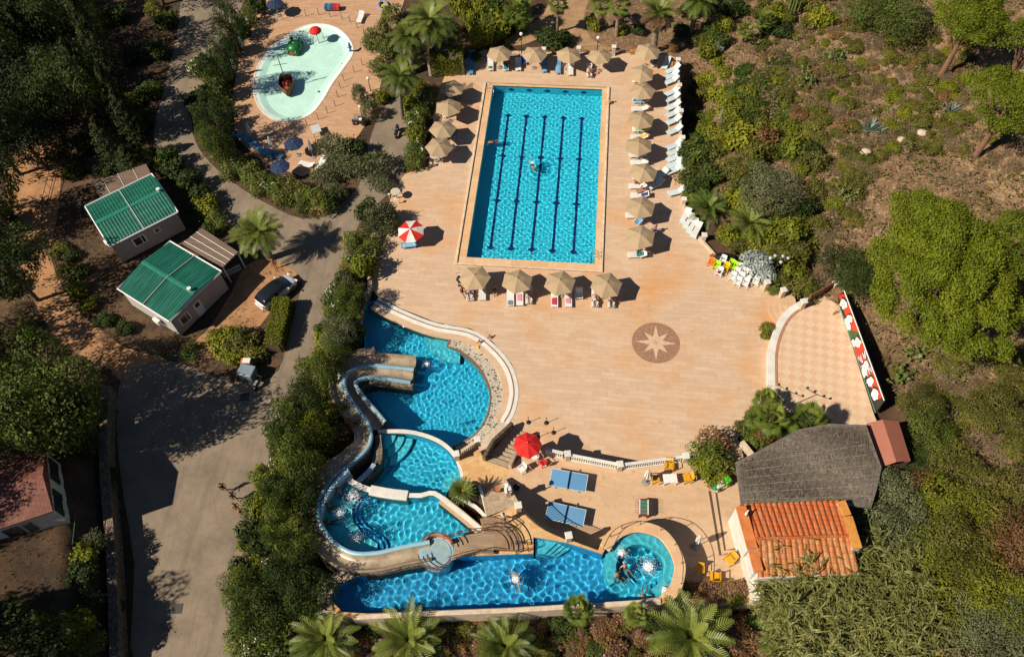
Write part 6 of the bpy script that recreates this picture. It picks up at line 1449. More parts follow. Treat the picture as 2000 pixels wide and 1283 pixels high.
person('sit', 957, 662, -.42, (-.5, 1), 'child in green sitting on the white lagoon coping', 1, (('trunks', 'green'),), 'brown', .75)
person('walk', 985, 1016, 3.5, (-.5, 1), 'bather with a pale shirt walking over the upper deck', 1, (('trunks', 'navy'), ('shirt', 'white')), 'dark')
person('walk', 441, 958, -.03, (.8, 1), 'walker in a dark shirt on the road, nearest the shadow edge', 1, (('trunks', 'navy'), ('shirt', 'black')), 'dark')
person('walk', 460, 975, -.03, (.8, 1), 'walker in grey shirt and black shorts in the middle of the road group', 1, (('trunks', 'black'), ('shirt', 'grey')), 'brown')
person('walk', 466, 996, -.03, (.7, 1), 'bare shouldered walker in orange at the front of the road group', 1, (('swimsuit', 'orange'),), 'brown')
person('walk', 472, 1004, -.03, (.7, 1), 'child walking at the front of the road group', 1, (('trunks', 'white'),), 'fair', .65)
person('stand', 538, 522, -.03, (.3, 1), 'person in a red shirt standing beside the date palm', 1, (('trunks', 'grey'), ('shirt', 'red')), 'dark')
o = MB().ball((0, 0, .15), (.16, .16, .15), n=12, k=7).build('beach_ball', m_ylw, sm=True); o.location = P(934, 680, -.15) ; tag(o, 'yellow ball on the pebble beach beside the child', 'ball')
# foam over the jets and splashes
m_foam, nt, bs = new_mat('white_foam'); nt.nodes.clear(); o_ = nt.nodes.new('ShaderNodeOutputMaterial'); df = nt.nodes.new('ShaderNodeBsdfDiffuse'); df.inputs['Color'].default_value = (.85, .9, .92, 1); nt.links.new(df.outputs[0], o_.inputs[0])
def foam(x, y, z, r, n, label, seed):
    rg_ = random.Random(seed); b = MB(); c = P(x, y, z)
    for _ in range(n * 3):
        a = rg_.uniform(0, 6.28); q = r * abs(rg_.gauss(0, .42)); s_ = rg_.uniform(.012, .034) * (1.5 if q < r * .35 else .75)
        b.ball((c.x + q * math.cos(a), c.y + q * math.sin(a), z + .02 + .05 * max(0, 1 - q / r) * rg_.random()), (s_, s_, s_ * .5), n=6, k=3)
    o = b.build('foam', m_foam, sm=True); tag(o, label, 'foam', kind='stuff')
foam(1266, 1106, Z4, 1.0, 260, 'white bubbling jet in the whirlpool bay', 1); foam(1214, 1079, Z4, .7, 130, 'small bubbling jet near the whirlpool entry', 2); foam(1007, 1131, Z4, .7, 110, 'splash round the swimmer in the long pool', 3)
foam(690, 968, Z3, 1.3, 240, 'foam over the bubbling shelf by the spillway', 4); foam(665, 1005, Z3, .9, 110, 'foam round the middle bather of the shelf', 5); foam(693, 1052, Z3, 1.0, 150, 'foam patch at the lower end of the shelf', 6); foam(834, 711, -.22, .5, 60, 'splash below the slide exit', 7); foam(1300, 1152, Z4, .8, 70, 'thin foam along the lower rim of the whirlpool', 8); foam(1040, 318, -.1, .5, 40, 'splash behind the lap pool swimmer', 9)
# float line in the lagoon
t = thing('float_line', 'line of white floats across the top of the lagoon', 'rope'); a, b_ = P(718, 644, -.2), P(832, 634, -.2)
MB().tube([a, a.lerp(b_, .5) + Vector((0, .15, 0)), b_], .02, 5).build('rope', m_blue, t)
for k in range(9): MB().ball(a.lerp(b_, .62 + .04 * k), (.12, .12, .09), n=8, k=5).build('float', m_whiteplastic, t, sm=True)
# ================================================================ plants
RNG = np.random.default_rng(77)
def unit(v): return v / np.maximum(np.linalg.norm(v, axis=-1, keepdims=True), 1e-9)
def quads(C, Nn, size, asp, rng, axis=None):
    """leaf quads: centres C, normals Nn; axis: leaf long direction (optional)"""
    n = len(C); Nn = unit(Nn); t = rng.normal(size=(n, 3)) if axis is None else axis
    t = unit(t - Nn * np.sum(t * Nn, 1, keepdims=True)); b = np.cross(Nn, t); s = np.broadcast_to(np.asarray(size, float), (n,))[:, None]
    t = t * s * .5; b = b * s * asp * .5
    return np.stack([C - t, C + b * .9 - t * .1, C + t, C - b * .9 - t * .1], 1)
def leaf_mesh(name, Q, tint, mats, midx=None):
    n = len(Q); me = bpy.data.meshes.new(name); me.vertices.add(n * 4); me.vertices.foreach_set('co', Q.reshape(-1).astype(np.float32))
    me.loops.add(n * 4); me.loops.foreach_set('vertex_index', np.arange(n * 4, dtype=np.int32)); me.polygons.add(n)
    me.polygons.foreach_set('loop_start', np.arange(0, n * 4, 4, dtype=np.int32)); me.polygons.foreach_set('loop_total', np.full(n, 4, np.int32))
    for m in (mats if isinstance(mats, (list, tuple)) else [mats]): me.materials.append(m)
    if midx is not None: me.polygons.foreach_set('material_index', np.asarray(midx, np.int32))
    me.update(calc_edges=True)
    a = me.attributes.new('tint', 'FLOAT', 'POINT'); a.data.foreach_set('value', np.repeat(np.clip(tint, 0, 1), 4).astype(np.float32))
    return me
def obj_of(name, me, parent=None):
    o = bpy.data.objects.new(name, me); COL.objects.link(o); o.parent = parent; return o
def lobes_cloud(lobes, n, rng, up=.25, depth=.25):
    L = np.array([[*c, *(r if hasattr(r, '__len__') else (r, r, r))] for c, r in lobes], float)
    w = (L[:, 3] * L[:, 4] + L[:, 3] * L[:, 5]); w /= w.sum(); k = rng.choice(len(L), n, p=w)
    d = unit(rng.normal(size=(n, 3)) + np.array([0, 0, up])); f = 1 - depth * rng.random(n) ** 1.5
    C = L[k, :3] + d * L[k, 3:] * f[:, None]
    keep = C[:, 2] > .02
    for i, l in enumerate(L):                       # drop leaves buried deep inside another lobe
        q = np.linalg.norm((C - l[:3]) / l[3:], axis=1); keep &= ~((q < .62) & (k != i))
    return C[keep], unit(d / L[k, 3:] * L[k, 3:].mean())[keep], k[keep]
def shrub_mesh(name, mat, seed, n=1500, rad=1.0, h=1.0, nl=9, leaf=.20, asp=.55, fl=None, flat=0.0, spiky=0.0, depth=.3):
    rng = np.random.default_rng(seed); lobes = [((0, 0, h * .5), (rad * .62, rad * .62, h * .5))]
    for i in range(nl):
        a = rng.uniform(0, 6.28); r = rad * rng.uniform(.25, .72); s = rng.uniform(.28, .48)
        lobes.append(((r * math.cos(a), r * math.sin(a), h * rng.uniform(.35, .80) * (1 - .25 * r / rad)), (rad * s, rad * s, h * s * rng.uniform(.7, 1.0))))
    C, D, k = lobes_cloud(lobes, n, rng, .45, depth)
    C = C + rng.normal(size=C.shape) * leaf * .35
    Nn = D * 1.1 + rng.normal(size=D.shape) * .5 + np.array([0, 0, .45])
    axis = D + rng.normal(size=D.shape) * .5 + np.array([0, 0, .4]) if spiky else None
    Q = quads(C, rng.normal(size=D.shape) if spiky else Nn, leaf * rng.uniform(.6, 1.35, len(C)), asp, rng, axis)
    lt = rng.uniform(.2, .8, len(lobes)); tint = lt[k] * .6 + rng.random(len(C)) * .5
    mats = [mat]; midx = np.zeros(len(Q), int)
    if fl:
        fm, dens = fl; mats.append(fm); g = rng.choice(len(lobes), max(2, int(len(lobes) * .55)), replace=False)
        midx = ((rng.random(len(Q)) < dens) & np.isin(k, g) & (D[:, 2] > -.1)).astype(int)
    return leaf_mesh(name, Q, tint, mats, midx)
# leaf colours (albedo)
m_ole = leafmat('oleander_leaf', [(.036, .058, .010), (.105, .14, .020), (.22, .25, .045)])
m_wood_l = leafmat('shaded_wood_leaf', [(.006, .014, .004), (.018, .034, .007), (.05, .07, .014)])  # greens lowered below the evergreen leaf, putting the woods' shade into colour
m_dark = leafmat('dark_evergreen_leaf', [(.012, .028, .007), (.040, .066, .012), (.10, .13, .022)])
m_olive = leafmat('olive_leaf', [(.065, .076, .030), (.13, .145, .062), (.22, .23, .11)], trans=.2)
m_lime_l = leafmat('yellow_green_leaf', [(.075, .092, .008), (.18, .20, .014), (.32, .30, .024)])
m_pine = leafmat('pine_needles', [(.055, .080, .004), (.130, .165, .008), (.235, .265, .015)], trans=.25)
m_dry = leafmat('dry_twigs', [(.11, .075, .042), (.22, .155, .085), (.34, .26, .15)], trans=.15)
m_brownleaf = leafmat('rusty_leaf', [(.08, .040, .016), (.20, .105, .038), (.34, .20, .075)], trans=.2)
m_grey_l = leafmat('silver_leaf', [(.16, .19, .16), (.32, .36, .33), (.50, .53, .50)], trans=.15)
m_palm = leafmat('date_palm_frond', [(.035, .065, .012), (.11, .16, .026), (.27, .30, .060)], rough=.45, spec=.4)
m_fan = leafmat('fan_palm_leaf', [(.040, .075, .012), (.11, .165, .022), (.25, .28, .05)], rough=.45, spec=.4)
m_deadfrond = leafmat('dead_frond', [(.13, .075, .036), (.28, .17, .088), (.42, .28, .16)], trans=.15)
m_reed = leafmat('giant_reed_leaf', [(.09, .10, .022), (.22, .225, .062), (.42, .40, .16)])
m_agave_l = leafmat('agave_leaf', [(.10, .16, .13), (.19, .27, .22), (.30, .36, .28)], trans=.1)
m_cact = leafmat('cactus_pad', [(.07, .10, .025), (.14, .17, .045), (.24, .25, .08)], trans=.05)
m_ivy = leafmat('ground_cover_leaf', [(.020, .045, .006), (.050, .095, .010), (.10, .16, .016)])
m_maq = leafmat('maquis_leaf', [(.050, .056, .010), (.13, .128, .022), (.26, .225, .045)])
f_pink = M('pink_flower', (.62, .12, .20), .6); f_white = M('white_flower', (.78, .76, .68), .6); f_mag = M('magenta_flower', (.45, .03, .32), .6); f_lil = M('lilac_flower', (.40, .22, .34), .6); f_orange = M('orange_fruit', (.75, .26, .03), .6); f_salmon = M('salmon_flower', (.50, .17, .12), .6)
m_bark = M('brown_bark', (.12, .075, .045), .95, .3, 4, bump=.6); m_greybark = M('grey_bark', (.24, .18, .13), .95, .3, 4, bump=.6); m_pinebark = M('pine_bark', (.22, .115, .065), .95, .3, 3, bump=.7)
SH = {}
def kind(k, name, label, *a, **kw): SH[k] = ([shrub_mesh(name, a[0], 100 + 7 * i + len(SH) * 31, *a[1:], **kw) for i in range(2)], name, label)
kind('ole', 'oleander_bush', 'green oleander bush', m_ole, 1500, leaf=.20, asp=.32)
kind('olep', 'oleander_bush', 'pink flowered oleander', m_ole, 1700, leaf=.19, asp=.34, fl=(f_salmon, .16))
kind('olew', 'oleander_bush', 'white flowered oleander', m_ole, 1700, leaf=.19, asp=.34, fl=(f_white, .16))
kind('dark', 'evergreen_shrub', 'dark evergreen shrub', m_dark, 1500, leaf=.21)
kind('olive', 'olive_shrub', 'grey olive shrub', m_olive, 2600, leaf=.17, asp=.28, spiky=1)
kind('lime', 'broadleaf_shrub', 'yellowish shrub', m_lime_l, 1400, leaf=.23, nl=11)
kind('maq', 'hillside_shrub', 'olive hillside shrub', m_maq, 1700, leaf=.18)
kind('dry', 'dry_scrub', 'dry twiggy scrub', m_dry, 1500, leaf=.20, asp=.16, spiky=1, depth=.6, h=.75)
kind('rust', 'rusty_shrub', 'rusty shrub', m_brownleaf, 1500, leaf=.18, asp=.5)
kind('silver', 'silver_bush', 'silvery leaved bush', m_grey_l, 1500, leaf=.19)
kind('bou', 'bougainvillea', 'magenta bougainvillea', m_maq, 1500, leaf=.17, fl=(f_mag, .22))
kind('boul', 'bougainvillea', 'faded bougainvillea', m_brownleaf, 1500, leaf=.16, fl=(f_lil, .14))
PLACED = []
def compass(x, y):
    lm = [((1070, 340), 'lap pool'), ((590, 140), 'wading pool'), ((840, 720), 'lagoon'), ((800, 1000), 'bubbling pool'), ((1000, 1130), 'bottom pool'), ((1250, 1105), 'whirlpool'), ((1600, 700), 'stage'), ((1690, 690), 'mural'), ((1570, 920), 'thatched roof'), ((1570, 1050), 'tiled kitchen'), ((255, 410), 'farther cabin'), ((335, 550), 'nearer cabin'), ((540, 570), 'parked car'), ((60, 960), 'red house'), ((1850, 500), 'big pine'), ((505, 455), 'roadside palm'), ((350, 900), 'road junction'), ((1735, 865), 'brown shed'), ((1281, 669), 'star mosaic'), ((1440, 540), 'white chairs'), ((1700, 250), 'blue agave')]
    (lx, ly), nm = min(lm, key=lambda q: (q[0][0] - x) ** 2 + (q[0][1] - y) ** 2)
    v = 'above' if y < ly - 40 else 'below' if y > ly + 40 else ''; h = 'left of' if x < lx - 40 else 'right of' if x > lx + 40 else ''
    if v and h: return '%s and %s the %s' % (v, h, nm), nm
    return '%s the %s' % (v or h or 'beside', nm), nm
SIZES = [(.9, 'small'), (1.5, 'medium'), (99, 'large')]
LABN = {}
def uniq(base):
    LABN[base] = LABN.get(base, 0) + 1; n = LABN[base]
    return base if n == 1 else None
ORDS = ['second', 'third', 'fourth', 'fifth', 'sixth', 'seventh', 'eighth', 'ninth', 'tenth', 'eleventh', 'twelfth', 'thirteenth', 'fourteenth', 'fifteenth', 'sixteenth', 'seventeenth', 'eighteenth', 'nineteenth', 'twentieth'] + [t_ + '-' + o_ for t_ in ('twenty', 'thirty', 'forty') for o_ in ('first', 'second', 'third', 'fourth', 'fifth', 'sixth', 'seventh', 'eighth', 'ninth', 'tenth')]
PEND = {}
def label_plant(o, base, x, y): PEND.setdefault(base, []).append((y, x, o))
def finish_labels():
    for base, L in PEND.items():
        L.sort(key=lambda q: (q[0], q[1]))
        for i, (y, x, o) in enumerate(L):
            o['label'] = base if len(L) == 1 else ('topmost ' + base if i == 0 else 'lowest ' + base if i == len(L) - 1 else '%s %s from the top' % (ORDS[min(i - 1, 47)], base))
def shrub(k, x, y, r, h=None, z=None, rz=None):
    ms, name, lab = SH[k]; h = h or r * 1.1; rg_ = random.Random(int(x * 13 + y * 7)); p = G(x, y, h * .45)
    o = obj_of(name, ms[rg_.randrange(2)]); o.location = (p.x, p.y, (p.z if z is None else z) - .05); o.rotation_euler = (0, 0, rg_.uniform(0, 6.28)); o.scale = (r * rg_.uniform(.92, 1.08), r * rg_.uniform(.92, 1.08), h)
    w, _ = compass(x, y); sz = [s for lim, s in SIZES if r <= lim][0]
    o['category'] = 'shrub'; o['group'] = {'dry': 'dry scrub on the hillside', 'maq': 'hillside shrubs'}.get(k, lab.split(' with')[0] + ' plants'); label_plant(o, '%s %s %s' % (sz, lab, w), x, y)
    return o
# ---- palms
def frond_quads(length, droop, lift, rng, n=21, leafl=.55, wl=.085, vee=.6, name=None):
    """one feather frond along +x; returns quads"""
    t = np.linspace(0, 1, n); a = lift - droop * t ** 1.3; dx = np.cos(a); dz = np.sin(a)
    X = np.concatenate([[0], np.cumsum((dx[1:] + dx[:-1]) / 2)]) * length / (n - 1); Zz = np.concatenate([[0], np.cumsum((dz[1:] + dz[:-1]) / 2)]) * length / (n - 1)
    Q = []
    for i in range(1, n):
        p = np.array([X[i], 0, Zz[i]]); T = np.array([dx[i], 0, dz[i]]); U = np.array([-dz[i], 0, dx[i]])
        l = leafl * (math.sin(math.pi * min(1, .12 + .9 * t[i])) ** .6) * rng.uniform(.85, 1.1)
        for s in (-1, 1):
            d = T * .65 + np.array([0, s, 0]) * .75 + U * vee * .45 - np.array([0, 0, .25 * t[i]]); d /= np.linalg.norm(d); w = T * wl
            Q.append([p - w * .5, p + w * .5, p + d * l + w * .25, p + d * l * .8 - w * .5])
    for i in range(n - 1):
        w = .03 * (1 - t[i]) + .008; Q.append([[X[i], -w, Zz[i]], [X[i], w, Zz[i]], [X[i + 1], w, Zz[i + 1]], [X[i + 1], -w, Zz[i + 1]]])
    return np.array(Q)
def rotz(Q, a):
    c, s = math.cos(a), math.sin(a); return Q @ np.array([[c, s, 0], [-s, c, 0], [0, 0, 1]])
def palm_crown(seed, n=52, length=2.6, up=1.2, low=-.35, leafl=.6, dead=0, dl=(-1.0, -.6), **kw):
    rng = np.random.default_rng(seed); Q = []; T = []; Mi = []
    for i in range(n + dead):
        f = i / max(1, n - 1); isd = i >= n
        lift = up + (low - up) * min(1, f) ** .85 + rng.normal() * .08 if not isd else rng.uniform(*dl)
        q = frond_quads(length * rng.uniform(.85, 1.08) * (.75 if f < .12 else 1) * (.8 if isd else 1), rng.uniform(.7, 1.15) if not isd else .5, lift, rng, leafl=leafl, **kw)
        q = rotz(q, i * 2.39996 + rng.normal() * .12); Q.append(q); T.append(np.clip(.30 + .40 * (1 - f) + rng.normal() * .1 + rng.random(len(q)) * .25, 0, 1)); Mi.append(np.full(len(q), 1 if isd else 0))
    return leaf_mesh('crown', np.concatenate(Q), np.concatenate(T), [m_palm, m_deadfrond], np.concatenate(Mi))
def fan_crown(seed, n=26, length=1.0, fan=.62, dead=0):
    rng = np.random.default_rng(seed); Q = []; T = []; Mi = []
    for i in range(n + dead):
        f = i / max(1, n - 1); isd = i >= n; lift = 1.3 - 1.75 * min(1, f) + rng.normal() * .1 if not isd else rng.uniform(-1.3, -.8)
        d = np.array([math.cos(lift), 0, math.sin(lift)]); e = d * length * rng.uniform(.6, 1); q = [[[0, -.02, 0], [0, .02, 0], e + [0, .015, 0], e - [0, .015, 0]]]
        nrm = np.array([-math.sin(lift), 0, math.cos(lift)]); K = 15
        for k in range(K):
            a = -1.9 + 3.8 * k / (K - 1); v = d * math.cos(a) + np.array([0, 1, 0]) * math.sin(a); v = v - nrm * .10 - np.array([0, 0, .22]) * abs(a) * .4; v /= np.linalg.norm(v); w = np.cross(nrm, v) * .048; L = fan * (1 - .12 * abs(a)) * rng.uniform(.9, 1.08)
            q.append([e - w * .2, e + v * L * .55 + w, e + v * L, e + v * L * .55 - w])
        q = rotz(np.array(q), i * 2.39996 + rng.normal() * .1); Q.append(q); T.append(np.clip(.35 + .4 * (1 - f) + rng.random(len(q)) * .25, 0, 1)); Mi.append(np.full(len(q), 1 if isd else 0))
    return leaf_mesh('crown', np.concatenate(Q), np.concatenate(T), [m_fan, m_deadfrond], np.concatenate(Mi))
def trunk_mb(h, r0, r1, bend=(0, 0), rough=True, n=12):
    k = max(4, int(h / .35)); pts = []; rr_ = []
    for i in range(k + 1):
        f = i / k; pts.append((bend[0] * f * f, bend[1] * f * f, h * f - .1)); rr_.append((r0 + (r1 - r0) * f) * (1.10 if rough and i % 2 else 1))
    return MB().tube(pts, rr_, n)
PC = [palm_crown(s) for s in (1, 2)]; PCD = palm_crown(3, 46, 2.8, 1.1, -.5, dead=26); PCS = palm_crown(9, 22, 2.6, 1.35, .55, dead=80, dl=(-.75, .05)); PCU = [palm_crown(s, 30, 2.5, 1.35, .25, .5, vee=1.0) for s in (5, 6)]
FC = [fan_crown(1), fan_crown(2, dead=8)]
def palm(x, y, crown, h, label, s=1.0, r=.22, cat='palm tree', name='date_palm', bend=(0, 0), fruit=False, bark=None, base=None):
    """x, y: heart of the crown in the photograph, h: trunk height"""
    p = G(x, y, h) if base is None else Vector(base); t = thing(name, label, cat, p, random.Random(int(x)).uniform(0, 6.28) if bend == (0, 0) else 0)
    o = obj_of('crown', crown, t); o.location = (bend[0], bend[1], h - .1); o.scale = (s, s, s)
    trunk_mb(h, r * 1.25, r, bend).build('trunk', bark or m_greybark, t)
    if fruit:
        b = MB(); rg_ = random.Random(3)
        for k in range(9):
            a = rg_.uniform(0, 6.28); b.tube([(0, 0, 0), (.35 * math.cos(a), .35 * math.sin(a), .25), (.75 * math.cos(a), .75 * math.sin(a), .1)], .02, 4)
            for q in range(9): b.ball((.7 * math.cos(a) + rg_.gauss(0, .1), .7 * math.sin(a) + rg_.gauss(0, .1), .1 + rg_.gauss(0, .08)), .055, n=6, k=4)
        f = b.build('fruit_stalks', f_orange, t); f.location = (0, 0, h - .1)
    return t
palm(503, 452, PC[0], 4.2, 'full date palm with orange fruit stalks above the parked car', 1.05, .32, fruit=True)
palm(772, 156, PCD, 5.4, 'tall date palm with a long bare trunk right of the wading pool', .92, .20, bend=(.4, .6))
palm(838, 40, PC[1], 6.0, 'broad shaggy date palm left of the top row, beside the clipped arbour', 1.25, .3)
palm(795, 70, PCD, 5.2, 'ragged date palm between the wading pool and the broad shaggy palm', .95, .24)
palm(1286, 26, PCS, 5.2, 'drooping palm with a brown skirt of dead fronds at the top', 1.0, .3)
palm(1090, 4, FC[1], 4.2, 'slim fan palm on the sandy garden path', 1.1, .13, name='fan_palm'); palm(1172, 6, FC[1], 3.8, 'fan palm right of the sandy path with a dark trunk', 1.2, .17, name='fan_palm', bark=m_bark)
palm(1210, 5, FC[1], 4.6, 'fan palm at the top edge left of the drooping palm', 1.3, .2, name='fan_palm'); palm(1362, 0, PCD, 5.0, 'date palm cut off by the top edge right of the drooping palm', .95, .25); palm(1010, 25, FC[0], 3.0, 'grey green fan palm among the shrubs above the first top parasol', 1.5, .16, name='fan_palm')
palm(1382, 408, PCU[0], 1.6, 'young date palm behind the stacked pale loungers', .95, .26); palm(1462, 438, PCU[1], 1.8, 'young date palm right of the stacked loungers above the coloured chairs', 1.05, .26)
for k, (x, y, s) in enumerate([(636, 1250, 1.12), (797, 1252, 1.25), (985, 1262, 1.05), (1345, 1245, 1.45), (1548, 1268, 1.25)]):
    palm(x, y, PCU[k % 2], 1.6, 'upright young date palm in the bottom row, %s from the left' % ORD[k], s, .26)
for x, y, s, h, lab in [(1508, 815, 1.15, 2.8, 'fan palm in the middle of the bed above the thatched roof'), (1580, 822, 1.25, 2.8, 'fan palm on the right of the bed above the thatched roof'), (1497, 782, .9, 1.6, 'small fan palm at the top of the bed above the thatched roof'), (1484, 818, .95, 1.8, 'fan palm on the left of the bed above the thatched roof'), (570, 803, .8, 2.0, 'small fan palm in the hedge left of the slides, upper of two'), (556, 836, .7, 1.8, 'small fan palm in the hedge left of the slides, lower of two'), (532, 1046, .75, 1.9, 'dwarf fan palm with a leaning trunk in the bottom left bed'), (580, 1062, .8, 2.0, 'dwarf fan palm beside the lower bend of the slide'), (1128, 1190, .85, 3.0, 'fan palm leaning over the bottom rim of the long pool'), (1243, 1199, .7, 2.9, 'small fan palm at the bottom rim below the whirlpool'), (1456, 60, .8, 1.6, 'dwarf fan palm at the top right garden, left of a taller one'), (1496, 40, .9, 2.2, 'dwarf fan palm at the top right garden on a stout trunk')]:
    palm(x, y, FC[0], h, lab, s, .12, name='fan_palm', bark=m_bark)
# cycad by the stairs
rng = np.random.default_rng(9); Q = []; T = []
for i in range(70):
    f = i / 69; q = frond_quads(1.25, .75, 1.25 - 1.25 * f + rng.normal() * .05, rng, 12, .16, .06, .3); q = rotz(q, i * 2.39996); Q.append(q); T.append(.35 + .4 * (1 - f) + rng.random(len(q)) * .2)
t = thing('cycad', 'dark green cycad rosette in a white planter beside the shaded stairs', 'cycad', P(905, 962, 2.7) * Vector((1, 1, 0)) + Vector((0, 0, 2.0))); o = obj_of('crown', leaf_mesh('crown', np.concatenate(Q), np.concatenate(T), [m_palm]), t); o.location = (0, 0, 1.0); trunk_mb(1.05, .3, .26).build('trunk', m_bark, t); MB().ball((0, 0, 1.12), (.16, .16, .2), n=8, k=5).build('cone', m_clay, t)
t = thing('planter', 'white curved planter wall round the cycad beside the shaded stairs', 'planter'); pl = PP([(872, 962), (905, 985), (930, 1000), (951, 1010), (936, 952), (915, 938), (885, 942)], 2.2)
MB().prism(pl, 1.0, 2.1).build('soil', M('planter_soil', (.10, .06, .035), .95, .3, 3), t); MB().wall(PP(smooth([(890, 968), (905, 976), (930, 990), (951, 1009), (944, 975), (936, 948)], 3), 2.4), .22, 1.0, 2.5).build('planter_wall', m_white, t)
o = MB().wall(PP([(862, 975), (900, 1005), (945, 1043)], 2.9), .7, 0, 2.95).build('channel_slab', m_terrace); tag(o, 'sloping tan slab beside the right rim of the bubbling pool', 'slab')

# ---- trees
def limbs(t, h, spread, n, seed, r0, bark, z0=.35):
    rg_ = random.Random(seed); b = MB(); b.tube([(0, 0, -.3), (.05, 0, h * .3), (.12, .06, h * .62)], [r0, r0 * .8, r0 * .6], 10)
    for k in range(n):
        a = 6.28 * k / n + rg_.uniform(-.4, .4); s = spread * rg_.uniform(.5, .85); zz = h * rg_.uniform(.68, .95)
        b.tube([(.08, .04, h * rg_.uniform(z0, .6)), (s * .45 * math.cos(a), s * .45 * math.sin(a), h * .66), (s * math.cos(a), s * math.sin(a), zz)], [r0 * .45, r0 * .3, r0 * .1], 7)
    b.build('trunk', bark, t)
def pine_crown(seed, rad, thick, nclump, n):
    rng = np.random.default_rng(seed); lobes = []; ph = rng.uniform(0, 6.28, 4); pts = []
    while len(pts) < nclump:
        a = rng.uniform(0, 6.28); r = math.sqrt(rng.random()); e = 1 + .10 * math.sin(3 * a + ph[0]) + .07 * math.sin(5 * a + ph[1]); q = (r * e * rad * math.cos(a), r * e * rad * math.sin(a), r)
        if all((q[0] - p[0]) ** 2 + (q[1] - p[1]) ** 2 > 1.0 for p in pts) or rng.random() < .03: pts.append(q)
    for x, y, r in pts:
        s = rng.uniform(.75, 1.15); lobes.append(((x, y, thick * (1 - r ** 2.3) + rng.uniform(-.6, .55) + .5 * math.sin(.8 * x + ph[2]) * math.sin(.9 * y + ph[3])), (s, s, s * .72)))
    C, D, k = lobes_cloud(lobes, n, rng, .7, .38); keep = D[:, 2] > -.45; C, D, k = C[keep], D[keep], k[keep]; C = C + rng.normal(size=C.shape) * .10
    Q = quads(C, D + rng.normal(size=D.shape) * .7, .21 * rng.uniform(.6, 1.3, len(C)), .5, rng, D + rng.normal(size=D.shape) * .45 + np.array([0, 0, .35])); lt = rng.uniform(.15, .75, len(lobes))
    return leaf_mesh('crown', Q, lt[k] * .6 + rng.random(len(Q)) * .4, [m_pine])
def pine(x, y, rad, h, thick, label, seed, nc, n, sy=1.0, bark=m_pinebark):
    p = G(x, y, h); t = thing('umbrella_pine', label, 'tree', p); o = obj_of('crown', pine_crown(seed, rad, thick, nc, n), t); o.location = (0, 0, h - thick * .75); o.scale = (1, sy, 1); limbs(t, h, rad, 9, seed, .32, bark, .25); return t
pine(1862, 505, 5.4, 9.0, 3.8, 'huge bright green umbrella pine right of the mural', 1, 95, 105000, 1.42)
pine(1985, 178, 3.5, 8.0, 2.0, 'bright umbrella pine at the right edge above the huge one', 2, 40, 32000); pine(2035, 470, 3.0, 8.5, 1.8, 'umbrella pine crown at the right edge overlapping the huge one', 3, 34, 26000); pine(1905, 18, 3.0, 8.0, 1.8, 'grey green umbrella pine in the top right corner', 4, 42, 32000); pine(2030, 60, 2.4, 8, 1.6, 'umbrella pine cut by the top right corner', 6, 20, 9000)
def tree_crown(seed, rad, h, mat, n=11000, nl=26, leaf=.22, asp=.55, col=None, flat=.6):
    rng = np.random.default_rng(seed); lobes = []
    for i in range(nl):
        a = rng.uniform(0, 6.28); r = rad * math.sqrt(rng.random()) * .72; s = rad * rng.uniform(.24, .42); lobes.append(((r * math.cos(a), r * math.sin(a), h * (.25 + .5 * rng.random() * (1 - .5 * r / rad))), (s, s, s * .85)))
    C, D, k = lobes_cloud(lobes, n, rng, .4, .3); C = C + rng.normal(size=C.shape) * leaf * .4
    Q = quads(C, D * 1.1 + rng.normal(size=D.shape) * .5 + np.array([0, 0, .4]), leaf * rng.uniform(.6, 1.35, len(C)), asp, rng); lt = rng.uniform(.1, .8, nl)
    return leaf_mesh('crown', Q, lt[k] * .6 + rng.random(len(Q)) * .45, [mat])
TC = {}
def tree(x, y, rad, h, matk, label, seed=1, n=11000, crown_h=None, name='broadleaf_tree', bark=m_bark, base=None, leaf=.22):
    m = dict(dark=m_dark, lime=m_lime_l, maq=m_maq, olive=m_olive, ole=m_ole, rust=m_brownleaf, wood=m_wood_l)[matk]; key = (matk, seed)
    if key not in TC: TC[key] = tree_crown(seed * 17 + len(matk), 4.0, 4.0, m, n, leaf=leaf)
    p = G(x, y, h * .7) if base is None else Vector((base[0], base[1], float(terr(base[0], base[1])))); t = thing(name, label, 'tree', p, random.Random(int(x + y)).uniform(0, 6.28)); ch = crown_h or h * .75
    o = obj_of('crown', TC[key], t); o.scale = (rad / 4, rad / 4, ch / 4); o.location = (0, 0, h - ch); limbs(t, h * .9, rad * .8, 6, seed, .16 + .015 * rad, bark); return t
# cypress
def cypress_mesh(seed, h, r):
    rng = np.random.default_rng(seed); n = 5200; f = rng.random(n) ** .8; a = rng.uniform(0, 6.28, n); bump = 1 + .25 * np.sin(a * 3 + f * 26 + seed) + .2 * np.sin(a * 5 - f * 41)
    rr_ = r * (np.sin(np.pi * np.clip(.12 + .86 * f, 0, 1)) ** .75) * (1 - .35 * f) * bump * rng.uniform(.72, 1.05, n); C = np.stack([rr_ * np.cos(a), rr_ * np.sin(a), .4 + f * (h - .4)], -1)
    D = np.stack([np.cos(a), np.sin(a), np.full(n, .5)], -1); Q = quads(C, D + rng.normal(size=D.shape) * .6, .34 * rng.uniform(.6, 1.2, n), .45, rng, np.stack([np.cos(a) * .5, np.sin(a) * .5, np.ones(n)], -1))
    return leaf_mesh('crown', Q, np.clip(.5 * bump - .1, 0, 1) * .6 + rng.random(n) * .4, [m_cyp])
m_cyp = leafmat('cypress_foliage', [(.012, .024, .006), (.042, .056, .012), (.10, .105, .024)])
CY = [cypress_mesh(1, 12, 1.5), cypress_mesh(2, 12, 1.7)]
